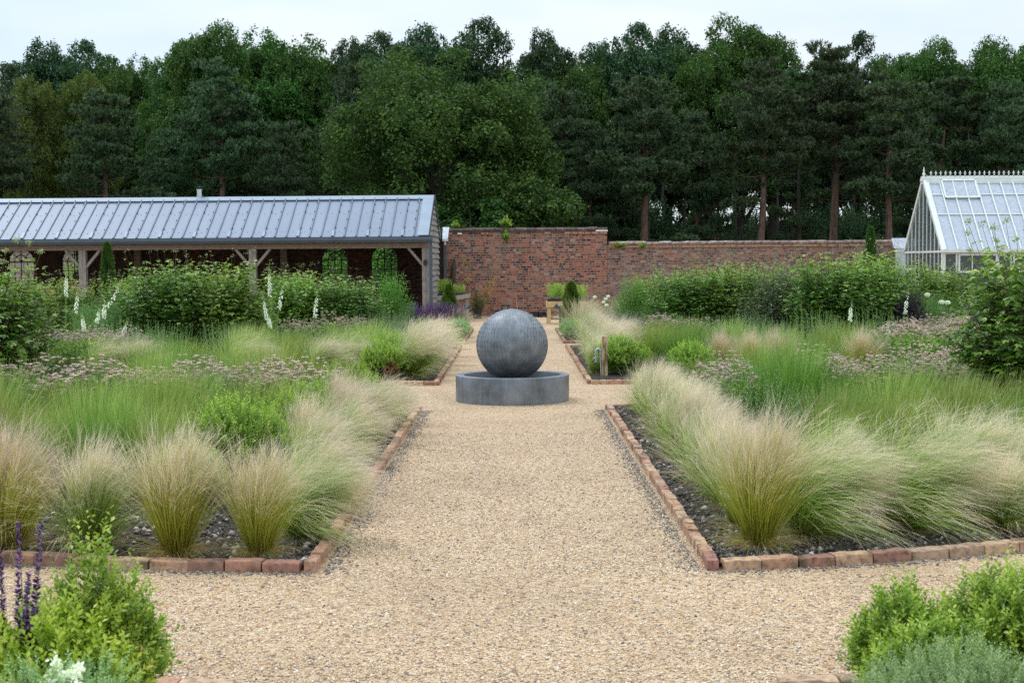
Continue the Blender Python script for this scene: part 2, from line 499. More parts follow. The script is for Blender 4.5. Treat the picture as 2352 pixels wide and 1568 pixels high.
# lead
def lead_mat():
    m, nt, b = mat_base('lead')
    v = obj_coords(nt)
    f1 = noise(nt, v, 5, 6, 0.6)
    stx = obj_coords(nt, (14, 14, 1.2))
    f2 = noise(nt, stx, 2.2, 5, 0.65)
    c = ramp_node(nt, [(0.3, (0.12, 0.13, 0.15)), (0.55, (0.18, 0.195, 0.22)), (0.75, (0.25, 0.265, 0.29))], f1)
    st = ramp_node(nt, [(0.56, (0, 0, 0)), (0.76, (0.6, 0.6, 0.6))], f2)
    col = mixc(nt, st.outputs[0], c.outputs[0], (0.34, 0.37, 0.42))
    f3 = noise(nt, obj_coords(nt, (3, 3, 5)), 3, 6, 0.7)
    sc3 = ramp_node(nt, [(0.60, (0, 0, 0)), (0.66, (0.45, 0.45, 0.45))], f3)
    col = mixc(nt, sc3.outputs[0], col, (0.30, 0.27, 0.22))
    nt.links.new(col, b.inputs['Base Color'])
    b.inputs['Metallic'].default_value = 0.4
    rr = ramp_node(nt, [(0.3, (0.3, 0.3, 0.3)), (0.7, (0.5, 0.5, 0.5))], f1); nt.links.new(rr.outputs[0], b.inputs['Roughness'])
    bump(nt, b, f1, 0.15, 0.01)
    return m
M['lead'] = lead_mat()
def scale_mat():
    m, nt, b = mat_base('lead_scales')
    v = obj_coords(nt)
    f1 = noise(nt, v, 7, 6, 0.6)
    a = nt.nodes.new("ShaderNodeAttribute"); a.attribute_name = 'r'
    c = ramp_node(nt, [(0.3, (0.12, 0.135, 0.155)), (0.5, (0.175, 0.195, 0.22)), (0.7, (0.26, 0.285, 0.315))], f1)
    va = ramp_node(nt, [(0, (0.78, 0.8, 0.82)), (0.2, (0.96, 0.96, 0.96)), (1, (1.06, 1.06, 1.06))], a.outputs['Fac'])
    stx = obj_coords(nt, (20, 20, 1.5)); f2 = noise(nt, stx, 2, 4, 0.6)
    st = ramp_node(nt, [(0.58, (0, 0, 0)), (0.8, (0.3, 0.3, 0.3))], f2)
    col = mixc(nt, 1.0, c.outputs[0], va.outputs[0], 'MULTIPLY')
    col = mixc(nt, st.outputs[0], col, (0.36, 0.40, 0.45))
    nt.links.new(col, b.inputs['Base Color'])
    b.inputs['Metallic'].default_value = 0.3
    b.inputs['Roughness'].default_value = 0.52
    return m
M['scales'] = scale_mat()
m, nt, b = mat_base('still_water'); b.inputs['Base Color'].default_value = (0.012, 0.014, 0.016, 1); b.inputs['Roughness'].default_value = 0.06
bump(nt, b, noise(nt, obj_coords(nt), 18, 3), 0.15, 0.01); M['water'] = m

# timber and metal
M['oak_grey'] = m_noise('silvered_oak', (0.17, 0.145, 0.125), (0.34, 0.305, 0.275), 9, 0.85, stretch=(6, 6, 0.7), detail=7, bstr=0.35)
M['oak_beam'] = m_noise('oak_beam', (0.16, 0.115, 0.09), (0.30, 0.235, 0.19), 9, 0.85, stretch=(0.7, 6, 6), detail=7, bstr=0.35)
M['shingle'] = m_noise('weathered_board', (0.16, 0.15, 0.145), (0.40, 0.38, 0.37), 10, 0.85, stretch=(1, 8, 0.8), detail=6, bstr=0.4)
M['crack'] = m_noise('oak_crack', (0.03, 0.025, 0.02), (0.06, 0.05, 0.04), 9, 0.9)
M['new_timber'] = m_noise('new_softwood', (0.42, 0.27, 0.11), (0.60, 0.43, 0.21), 7, 0.75, stretch=(0.8, 5, 5), detail=6, bstr=0.15)
M['dark_metal'] = m_noise('slate_painted_metal', (0.055, 0.075, 0.095), (0.07, 0.095, 0.12), 3, 0.4, bstr=0.03)
M['black'] = m_noise('black_plastic', (0.012, 0.013, 0.016), (0.025, 0.026, 0.03), 8, 0.45, bstr=0.05)
M['blue_pot'] = m_noise('blue_plastic', (0.012, 0.018, 0.06), (0.02, 0.03, 0.09), 8, 0.45, bstr=0.05)
M['galv'] = m_noise('galvanised_steel', (0.30, 0.32, 0.34), (0.48, 0.50, 0.53), 30, 0.42, 0.6, bstr=0.1)
M['steel'] = m_noise('bright_steel', (0.5, 0.52, 0.54), (0.62, 0.64, 0.66), 10, 0.25, 0.9, bstr=0.02)
M['white_paint'] = m_noise('pale_grey_green_paint', (0.62, 0.66, 0.63), (0.70, 0.74, 0.71), 6, 0.4, bstr=0.03)
M['iron'] = m_noise('black_iron', (0.01, 0.011, 0.013), (0.02, 0.021, 0.024), 8, 0.5, bstr=0.05)
M['screw'] = m_noise('roof_screw', (0.05, 0.06, 0.075), (0.06, 0.07, 0.09), 8, 0.5, bstr=0)

def roof_mat():
    m, nt, b = mat_base('blue_grey_sheet')
    t = nt.nodes.new("ShaderNodeTexCoord")
    sp = nt.nodes.new("ShaderNodeSeparateXYZ"); nt.links.new(t.outputs['Object'], sp.inputs[0])
    k = N(nt, "ShaderNodeMath", operation='MULTIPLY'); k.inputs[1].default_value = 1 / 0.0555; nt.links.new(sp.outputs['X'], k.inputs[0])
    fr = N(nt, "ShaderNodeMath", operation='FRACT'); nt.links.new(k.outputs[0], fr.inputs[0])
    pp = ramp_node(nt, [(0.0, (1, 1, 1)), (0.06, (0, 0, 0)), (0.12, (1, 1, 1)), (1, (1, 1, 1))], fr.outputs[0])
    f = noise(nt, obj_coords(nt, (1, 0.4, 0.4)), 1.6, 3)
    c = ramp_node(nt, [(0.3, (0.16, 0.20, 0.275)), (0.7, (0.19, 0.235, 0.315))], f)
    nt.links.new(c.outputs[0], b.inputs['Base Color'])
    b.inputs['Roughness'].default_value = 0.42
    b.inputs['Metallic'].default_value = 0.0
    bump(nt, b, pp.outputs[0], 0.5, 0.006)
    return m
M['roof'] = roof_mat()
M['rib'] = m_noise('shaded_blue_grey_rib', (0.115, 0.15, 0.20), (0.145, 0.185, 0.24), 3, 0.38, bstr=0.02)  # ribs darker than the sheet: sidelight shade put into their colour
M['cap'] = m_noise('blue_grey_flashing', (0.22, 0.275, 0.345), (0.25, 0.31, 0.38), 2, 0.4, bstr=0.02)

def glass_mat(name, base, transp, rough=0.15, streak=True):
    m, nt, b = mat_base(name)
    f = noise(nt, obj_coords(nt, (8, 8, 1.0)), 2.5, 5)
    c = ramp_node(nt, [(0.3, tuple(x * 0.68 for x in base)), (0.7, base)], f)
    nt.links.new(c.outputs[0], b.inputs['Base Color'])
    b.inputs['Roughness'].default_value = rough
    b.inputs['Specular IOR Level'].default_value = 0.8
    tr = nt.nodes.new("ShaderNodeBsdfTransparent"); tr.inputs[0].default_value = (0.9, 0.95, 0.95, 1)
    ms = nt.nodes.new("ShaderNodeMixShader"); ms.inputs[0].default_value = transp
    nt.links.new(b.outputs[0], ms.inputs[1]); nt.links.new(tr.outputs[0], ms.inputs[2])
    nt.links.new(ms.outputs[0], nt.nodes['Material Output'].inputs[0])
    return m
M['roof_glass'] = glass_mat('frosted_sky_tint_glass', (0.50, 0.56, 0.66), 0.15, 0.22)  # frosted panes; the sky's reflection is put into the pale base colour
M['side_glass'] = glass_mat('greenhouse_glass', (0.10, 0.13, 0.13), 0.55, 0.05)

# foliage
M['oak_leaf'] = leafmat('oak_leaves', [(0, (0.022, 0.06, 0.013)), (0.5, (0.048, 0.112, 0.022)), (0.85, (0.088, 0.178, 0.034)), (1, (0.16, 0.245, 0.05))], 0.2, 0.65, 0.15, 0.2)
M['oak_leaf_dark'] = leafmat('dark_broad_leaves', [(0, (0.02, 0.05, 0.022)), (0.5, (0.030, 0.072, 0.027)), (1, (0.066, 0.13, 0.045))], 0.2, 0.6, 0.15, 0.25)
M['oak_leaf_gold'] = leafmat('yellowing_broad_leaves', [(0, (0.05, 0.075, 0.02)), (0.5, (0.085, 0.12, 0.028)), (0.9, (0.17, 0.19, 0.04)), (1, (0.24, 0.18, 0.05))], 0.25, 0.65, 0.15, 0.2)
M['needle'] = leafmat('pine_needles', [(0, (0.026, 0.054, 0.022)), (0.5, (0.058, 0.102, 0.042)), (1, (0.13, 0.18, 0.085))], 0.12, 0.55, 0.25)
M['bark'] = m_noise('grey_bark', (0.035, 0.03, 0.024), (0.085, 0.072, 0.058), 6, 0.95, stretch=(3, 3, 0.6), bstr=0.5)
M['pine_bark'] = m_noise('reddish_pine_bark', (0.08, 0.045, 0.034), (0.20, 0.115, 0.085), 6, 0.95, stretch=(3, 3, 0.6), bstr=0.5)
M['shrub_leaf'] = leafmat('shrub_leaves', [(0, (0.05, 0.115, 0.02)), (0.4, (0.13, 0.25, 0.036)), (0.7, (0.25, 0.39, 0.065)), (1, (0.42, 0.52, 0.15))], 0.3, 0.33, 0.08)
M['dark_shrub_leaf'] = leafmat('dark_shrub_leaves', [(0, (0.03, 0.08, 0.018)), (0.4, (0.09, 0.19, 0.03)), (0.7, (0.18, 0.315, 0.05)), (1, (0.36, 0.47, 0.12))], 0.3, 0.3, 0.08)
M['bright_leaf'] = leafmat('bright_fine_leaves', [(0, (0.055, 0.17, 0.02)), (0.6, (0.12, 0.31, 0.04)), (1, (0.24, 0.46, 0.10))], 0.35, 0.4, 0.08)
M['box_leaf'] = leafmat('box_leaves', [(0, (0.05, 0.11, 0.014)), (0.4, (0.17, 0.28, 0.028)), (0.7, (0.33, 0.45, 0.05)), (1, (0.52, 0.60, 0.16))], 0.3, 0.32, 0.1)
M['box_gold'] = leafmat('golden_box_leaves', [(0, (0.10, 0.17, 0.016)), (0.45, (0.30, 0.39, 0.03)), (0.85, (0.52, 0.57, 0.08)), (0.95, (0.48, 0.34, 0.08)), (1, (0.48, 0.2, 0.07))], 0.3, 0.35, 0.08)
M['rust_leaf'] = leafmat('rust_orange_leaves', [(0, (0.09, 0.09, 0.02)), (0.5, (0.22, 0.11, 0.03)), (1, (0.34, 0.14, 0.04))], 0.25, 0.4, 0.08)
M['silver_leaf'] = leafmat('silvery_leaves', [(0, (0.14, 0.23, 0.10)), (0.6, (0.27, 0.40, 0.18)), (1, (0.44, 0.56, 0.30))], 0.25, 0.6, 0.1)
M['santolina'] = leafmat('grey_green_mound', [(0, (0.14, 0.23, 0.10)), (0.6, (0.28, 0.40, 0.17)), (1, (0.46, 0.56, 0.30))], 0.2, 0.65, 0.08)
M['conifer'] = leafmat('golden_conifer', [(0, (0.045, 0.10, 0.015)), (0.6, (0.085, 0.17, 0.02)), (1, (0.17, 0.26, 0.035))], 0.2, 0.5, 0.1)
M['cypress'] = leafmat('cypress_sprays', [(0, (0.03, 0.085, 0.016)), (0.6, (0.065, 0.15, 0.026)), (1, (0.12, 0.22, 0.04))], 0.15, 0.5, 0.1)
M['purple_leaf'] = leafmat('purple_leaves', [(0, (0.014, 0.008, 0.015)), (1, (0.05, 0.025, 0.045))], 0.1, 0.35, 0.05)
M['fennel'] = leafmat('bronze_haze', [(0, (0.07, 0.06, 0.045)), (0.6, (0.13, 0.11, 0.085)), (1, (0.2, 0.14, 0.12))], 0.2, 0.7, 0.05)
M['fennel_green'] = leafmat('feathery_green', [(0, (0.07, 0.16, 0.04)), (0.6, (0.13, 0.25, 0.075)), (1, (0.22, 0.36, 0.13))], 0.3, 0.6, 0.05)
M['seedling'] = leafmat('lime_seedlings', [(0, (0.16, 0.28, 0.035)), (0.6, (0.30, 0.42, 0.06)), (0.9, (0.46, 0.55, 0.13)), (1, (0.6, 0.55, 0.3))], 0.4, 0.5, 0.08)
M['stem_red'] = m_noise('dark_red_stems', (0.06, 0.028, 0.02), (0.12, 0.06, 0.035), 20, 0.7, bstr=0)
M['stem_green'] = m_noise('green_stems', (0.09, 0.17, 0.04), (0.17, 0.27, 0.07), 20, 0.6, bstr=0)
M['cream'] = leafmat('cream_flowers', [(0, (0.16, 0.24, 0.08)), (0.6, (0.34, 0.38, 0.17)), (1, (0.66, 0.66, 0.44))], 0.2, 0.7, 0.05)
M['pink'] = leafmat('dusky_pink_flowers', [(0, (0.34, 0.17, 0.21)), (0.35, (0.56, 0.36, 0.42)), (0.75, (0.70, 0.53, 0.57)), (1, (0.82, 0.72, 0.72))], 0.2, 0.7, 0.1)
M['white_fl'] = leafmat('white_flowers', [(0, (0.40, 0.52, 0.20)), (0.3, (0.66, 0.70, 0.45)), (0.6, (0.86, 0.86, 0.80)), (1, (0.9, 0.9, 0.88))], 0.25, 0.5, 0.03)
M['violet'] = leafmat('violet_flowers', [(0, (0.055, 0.014, 0.10)), (0.6, (0.13, 0.03, 0.22)), (1, (0.22, 0.06, 0.33))], 0.15, 0.6, 0.05)
M['red_fl'] = leafmat('red_flowers', [(0, (0.4, 0.05, 0.03)), (1, (0.6, 0.15, 0.08))], 0.15, 0.6, 0.05)
M['maple'] = leafmat('amber_leaves', [(0, (0.30, 0.22, 0.05)), (0.5, (0.42, 0.24, 0.05)), (1, (0.45, 0.35, 0.09))], 0.4, 0.5, 0.05)
M['stipa'] = grassmat('feather_grass_blades', (0.20, 0.20, 0.045), (0.25, 0.38, 0.06), (0.50, 0.55, 0.22), dry=(0.42, 0.33, 0.17), trans=0.35)
M['stipa_gold'] = grassmat('golden_grass_blades', (0.27, 0.22, 0.04), (0.40, 0.42, 0.05), (0.56, 0.49, 0.19), dry=(0.46, 0.32, 0.15), trans=0.35)
M['awn'] = grassmat('feather_awns', (0.58, 0.57, 0.35), (0.76, 0.66, 0.51), (0.80, 0.63, 0.56), trans=0.45)
M['awn_pink'] = grassmat('pink_awns', (0.60, 0.54, 0.36), (0.76, 0.61, 0.52), (0.76, 0.56, 0.52), trans=0.45)
M['moor'] = grassmat('green_grass_blades', (0.09, 0.18, 0.02), (0.215, 0.355, 0.045), (0.40, 0.47, 0.13), dry=(0.38, 0.34, 0.13), trans=0.3, rnd=0.28)
M['moor_dark'] = grassmat('deep_green_grass_blades', (0.05, 0.14, 0.018), (0.12, 0.28, 0.03), (0.27, 0.40, 0.085), dry=(0.28, 0.25, 0.12), trans=0.3)
M['sedge'] = grassmat('blue_green_sedge', (0.05, 0.11, 0.03), (0.10, 0.19, 0.06), (0.22, 0.27, 0.16), dry=(0.25, 0.18, 0.17), trans=0.25)
M['oat'] = grassmat('oat_grass', (0.18, 0.24, 0.07), (0.36, 0.40, 0.16), (0.60, 0.55, 0.34), dry=(0.5, 0.42, 0.28), trans=0.35)

# ------------------------------------------------------------------ plant geometry
def rng(s): return np.random.default_rng(s)
def unit(a):
    return a / np.maximum(np.linalg.norm(a, axis=-1, keepdims=True), 1e-9)

def ribbons(P0, D0, L, S_, W, droop, wind, g, p=1.3, taper=2.5, r=None, t0=0.0, t1=1.0, jit=0.0):
    """curved blades; returns V, Q, t, r"""
    n = len(P0)
    P = P0.copy(); pts = [P.copy()]; ds = []
    wind = np.asarray(wind, float)
    if wind.ndim == 1: wind = np.tile(wind, (n, 1))
    jv = g.normal(size=(n, 3)) * jit
    for i in range(S_):
        s = (i + 0.5) / S_
        d = D0 + np.array([0, 0, -1.0]) * (droop * s ** p)[:, None] + wind * (s ** 1.1) + jv * s * s
        d = unit(d); ds.append(d)
        P = P + d * (L / S_)[:, None]
        pts.append(P.copy())
    ds.append(ds[-1])
    pts = np.stack(pts, 1); ds = np.stack(ds, 1)
    side = np.cross(ds[:, 0], g.normal(size=(n, 3))); side = unit(side)
    tt = np.linspace(0, 1, S_ + 1)
    wd = W[:, None] * (1 - 0.93 * tt[None, :] ** taper) * 0.5
    A = pts - side[:, None] * wd[..., None]; B = pts + side[:, None] * wd[..., None]
    V = np.stack([A, B], 2).reshape(-1, 3)
    base = (np.arange(n) * (S_ + 1) * 2)[:, None] + np.arange(S_)[None, :] * 2
    Q = np.stack([base, base + 1, base + 3, base + 2], -1).reshape(-1, 4)
    if r is None: r = g.random(n)
    t = np.tile(np.repeat(t0 + (t1 - t0) * tt, 2), n)
    return V, Q, t, np.repeat(r, (S_ + 1) * 2), pts, ds

def leafq(P, D, Nn, L, ratio=0.5, fold=0.12, r=None, g=None, belly=0.5):
    """one rhombic leaf per point"""
    D = unit(D); Sd = unit(np.cross(D, Nn)); Nn = unit(np.cross(Sd, D))
    Lc = L[:, None]
    wd = Lc * ratio * 0.5
    m_ = P + D * Lc * belly
    V = np.stack([P, m_ + Sd * wd + Nn * Lc * fold, P + D * Lc, m_ - Sd * wd + Nn * Lc * fold], 1).reshape(-1, 3)
    n = len(P)
    Q = (np.arange(n)[:, None] * 4 + np.arange(4)[None, :])
    if r is None: r = g.random(n)
    return V, Q, np.repeat(r, 4)

def join(parts):
    """parts of (V,Q,*attrs)"""
    Vs, Qs, As = [], [], [[] for _ in parts[0][2:]]
    b = 0
    for p in parts:
        Vs.append(p[0]); Qs.append(p[1] + b); b += len(p[0])
        for k, a in enumerate(p[2:]): As[k].append(a)
    return [np.concatenate(Vs), np.concatenate(Qs)] + [np.concatenate(a) for a in As]

def dirs(g, n, upbias=0.0):
    v = g.normal(size=(n, 3)); v = unit(v); v[:, 2] += upbias
    return unit(v)

def merge_tubes(lines, mat, name, parent, n=5):
    mb = MB()
    for pts, rad in lines: mb.tube(pts, rad, n, cap=False)
    return mb.build(name, mat, parent)

# ---- feather grass
def make_stipa(seed, n=1700, wind=(0.4, 0, 0), spread=0.55, L=0.66, gold=False, pink=0.5, nawn=3300, w=0.0032, locks=44):
    g = rng(seed)
    root = empty('feather_grass')
    # the stalks hang together in locks that the wind has combed differently
    K = locks
    laz = g.random(K) * 2 * math.pi; ltilt = np.minimum(np.abs(g.normal(size=K)) * spread * 0.8, 1.2)
    lwind = 0.35 + 1.0 * g.random(K); lL = 0.72 + 0.34 * g.random(K); lr = g.random(K); ldr = 0.15 + 0.7 * g.random(K)
    k = g.integers(0, K, n)
    rad = np.sqrt(g.random(n)) * 0.075; azb = laz[k] + g.normal(size=n) * 0.7
    P0 = np.stack([rad * np.cos(azb), rad * np.sin(azb), np.zeros(n)], 1)
    az2 = laz[k] + g.normal(size=n) * 0.28; tilt = np.clip(ltilt[k] + g.normal(size=n) * 0.09, 0, 1.35)
    D0 = np.stack([np.sin(tilt) * np.cos(az2), np.sin(tilt) * np.sin(az2), np.cos(tilt)], 1)
    Ln = L * lL[k] * (0.80 + 0.28 * g.random(n))
    wv = np.array(wind)[None, :] * (lwind[k] + 0.12 * g.normal(size=n))[:, None]
    wn = np.linalg.norm(wv, axis=1)
    droop = 0.12 + 0.45 * ldr[k] * (0.5 + tilt) + wn * 0.50 + 0.08 * g.random(n)
    r = np.clip(0.5 * lr[k] + 0.42 * g.random(n), 0, 0.79)
    V, Q, t, rr, pts, ds = ribbons(P0, D0, Ln, 8, w * (0.55 + 0.8 * g.random(n)), droop, wv, g, 1.6, 3, r, jit=0.10)
    q = n // 3
    azk = g.random(q) * 2 * math.pi
    Pk = np.stack([0.05 * np.cos(azk), 0.05 * np.sin(azk), np.zeros(q)], 1)
    tk = 0.7 + 0.5 * g.random(q)
    Dk = np.stack([np.sin(tk) * np.cos(azk), np.sin(tk) * np.sin(azk), np.cos(tk)], 1)
    V2, Q2, t2, r2, _, _ = ribbons(Pk, Dk, 0.16 + 0.30 * g.random(q) ** 1.5, 6, np.full(q, w * 0.6), 0.9 + 0.8 * g.random(q), np.array(wind) * 0.3, g, 1.0, 3, np.where(g.random(q) < 0.6, 0.93, 0.7 * g.random(q)), jit=0.3)
    V, Q, t, rr = join([(V, Q, t, rr), (V2, Q2, t2, r2)])
    mesh_np('blades', V, Q, M['stipa_gold' if gold else 'stipa'], root, {'t': t, 'r': rr})
    idx = g.integers(0, n, nawn); s = 0.62 + 0.38 * g.random(nawn) ** 0.55
    f = s * 8; i0 = np.minimum(f.astype(int), 7); fr = f - i0
    Pa = pts[idx, i0] * (1 - fr)[:, None] + pts[idx, i0 + 1] * fr[:, None]
    Da = unit(ds[idx, i0] + g.normal(size=(nawn, 3)) * 0.16)
    La = 0.06 + 0.13 * g.random(nawn)
    V, Q, t, rr, _, _ = ribbons(Pa, Da, La, 3, 0.0011 + 0.0007 * g.random(nawn), 0.25 + 0.5 * g.random(nawn), np.array(wind) * 0.5, g, 1, 2, np.clip(0.5 * lr[k[idx]] + 0.5 * g.random(nawn), 0, 1), jit=0.18)
    mesh_np('plumes', V, Q, M['awn_pink' if pink > 0.5 else 'awn'], root, {'t': t, 'r': rr})
    return root

def make_moor(seed, n=900, L=0.86, spread=0.50, mat='moor', w=0.0062, wind=(0.10, 0, 0), R0=0.15, droop=0.22, flower=70):
    g = rng(seed)
    root = empty('green_grass_tuft')
    az = g.random(n) * 2 * math.pi; rad = np.sqrt(g.random(n)) * R0
    P0 = np.stack([rad * np.cos(az), rad * np.sin(az), np.zeros(n)], 1)
    az2 = az + g.normal(size=n) * 0.5
    tilt = np.minimum(np.abs(g.normal(size=n)) * spread * (0.5 + rad / R0 * 0.6), 1.0)
    D0 = np.stack([np.sin(tilt) * np.cos(az2), np.sin(tilt) * np.sin(az2), np.cos(tilt)], 1)
    Ln = L * (0.42 + 0.58 * g.random(n) ** 0.8)
    V, Q, t, rr, pts, ds = ribbons(P0, D0, Ln, 6, w * (0.6 + 0.7 * g.random(n)), droop * (0.4 + g.random(n)), wind, g, 1.6, 2.2, g.random(n) * 0.82, jit=0.08)
    if flower:
        idx = g.integers(0, n, flower)
        Pa = pts[idx, 5]; Da = unit(ds[idx, 5] + g.normal(size=(flower, 3)) * 0.12)
        V2, Q2, t2, r2, _, _ = ribbons(Pa, Da, 0.10 + 0.10 * g.random(flower), 3, np.full(flower, 0.0024), np.full(flower, 0.2), wind, g, 1, 2, g.random(flower))
        V, Q, t, rr = join([(V, Q, t, rr), (V2, Q2, np.full(len(t2), 1.0), np.full(len(r2), 0.84))])
    mesh_np('blades', V, Q, M[mat], root, {'t': t, 'r': rr})
    return root

# ---- shrubs made of leafy stems
def make_shrub(name, seed, Rr, H, mat, stems=110, leaf=0.085, palm=True, node=0.075, spikes=14, flower=True, ratio=0.5, stem='stem_red', up=0.0, droopy=0.15, fl_n=22):
    g = rng(seed)
    root = empty(name)
    lines = []; LP = []; LD = []; LN = []; LL = []
    FP = []; tops = []
    K = 7
    bph = g.random((4,)) * 6.28
    for i in range(stems):
        a = g.random() * 2 * math.pi
        e = math.sqrt(g.random())
        # dome shaped hull with a bumpy outline
        bmp = 1 + 0.13 * math.sin(3 * a + bph[0]) + 0.10 * math.sin(5 * a + bph[1])
        rr_ = Rr * e * bmp
        zt = H * (1 - 0.58 * e ** 3) * (0.90 + 0.16 * g.random()) * (1 + 0.05 * math.sin(4 * a + bph[2]))
        if i >= stems * 0.55:      # side stems filling the flank down to the ground
            rr_ = Rr * bmp * (0.8 + 0.25 * g.random()); zt = H * (0.10 + 0.68 * g.random())
        sp = i < spikes
        if sp: zt = H * (0.96 + 0.20 * g.random()); rr_ = Rr * 0.9 * math.sqrt(g.random())
        base = np.array([0.35 * rr_ * math.cos(a), 0.35 * rr_ * math.sin(a), 0.0])
        tip = np.array([rr_ * math.cos(a), rr_ * math.sin(a), zt])
        pts = []
        for k in range(K + 1):
            s = k / K
            p = base * (1 - s) + tip * s
            p[0] -= math.cos(a) * rr_ * 0.18 * math.sin(s * math.pi); p[1] -= math.sin(a) * rr_ * 0.18 * math.sin(s * math.pi)
            pts.append(p)
        if up: pts[-1][2] += 0.0
        pts = np.array(pts)
        lines.append((pts, [0.006 - 0.004 * k / K for k in range(K + 1)]))
        length = np.linalg.norm(tip - base)
        nn = max(4, int(length * 0.72 / node))
        for j in range(nn):
            s = 0.26 + 0.74 * (j + g.random() * 0.5) / nn
            if sp and s > 0.93: continue
            f = min(s * K, K - 1e-3); k = int(f); p = pts[k] + (pts[k + 1] - pts[k]) * (f - k)
            for q in range(3):
                b_ = g.random() * 2 * math.pi
                d = np.array([math.cos(b_), math.sin(b_), 0.0]) + 0.55 * np.array([math.cos(a), math.sin(a), 0]) * (rr_ / Rr)
                d = d / np.linalg.norm(d)
                off = 0.03 + 0.05 * g.random()
                LP.append(p + d * off * (leaf / 0.085)); LD.append(d + np.array([0, 0, -droopy + 0.35 * g.normal()]))
                LN.append(np.array([0.3 * g.normal() + d[0] * 0.25, 0.3 * g.normal() + d[1] * 0.25, 1.0])); LL.append(leaf * (0.6 + 0.65 * g.random()) * (1.0 - 0.35 * (s > 0.85)))
        if flower and (sp or (i < stems * 0.55 and g.random() < 0.10)):
            tops.append(tip)
    P = np.array(LP); D = unit(np.array(LD)); Nn = np.array(LN); Lf = np.array(LL)
    r = g.random(len(P))
    # leaves turn paler towards the top of the bush
    r = np.clip(r * 0.8 + 1.2 * np.clip(P[:, 2] / H - 0.72, 0, 1), 0, 1)
    parts = [leafq(P, D, Nn, Lf, ratio, 0.1, r)]
    if palm:
        Sd = unit(np.cross(D, Nn))
        for sg in (-1, 1):
            D2 = D * math.cos(0.75) + Sd * sg * math.sin(0.75)
            parts.append(leafq(P, D2, Nn, Lf * 0.78, ratio * 1.05, 0.1, r))
    V, Q, rr = join(parts)
    merge_tubes(lines, M[stem], 'stems', root, 4)
    mesh_np('leaves', V, Q, M[mat], root, {'r': rr})
    if tops:
        FPp = []
        for tp in tops:
            m_ = fl_n
            o_ = g.normal(size=(m_, 3)) * np.array([0.018, 0.018, 0.014]) + tp + np.array([0, 0, 0.03])
            FPp.append(o_)
        P = np.concatenate(FPp); n = len(P)
        V, Q, rr = leafq(P, dirs(g, n, 0.6), dirs(g, n), 0.009 + 0.011 * g.random(n), 0.75, 0.1, None, g)
        tag(mesh_np('flower_heads', V, Q, M['cream'], root, {'r': rr}), kind='stuff')
    return root

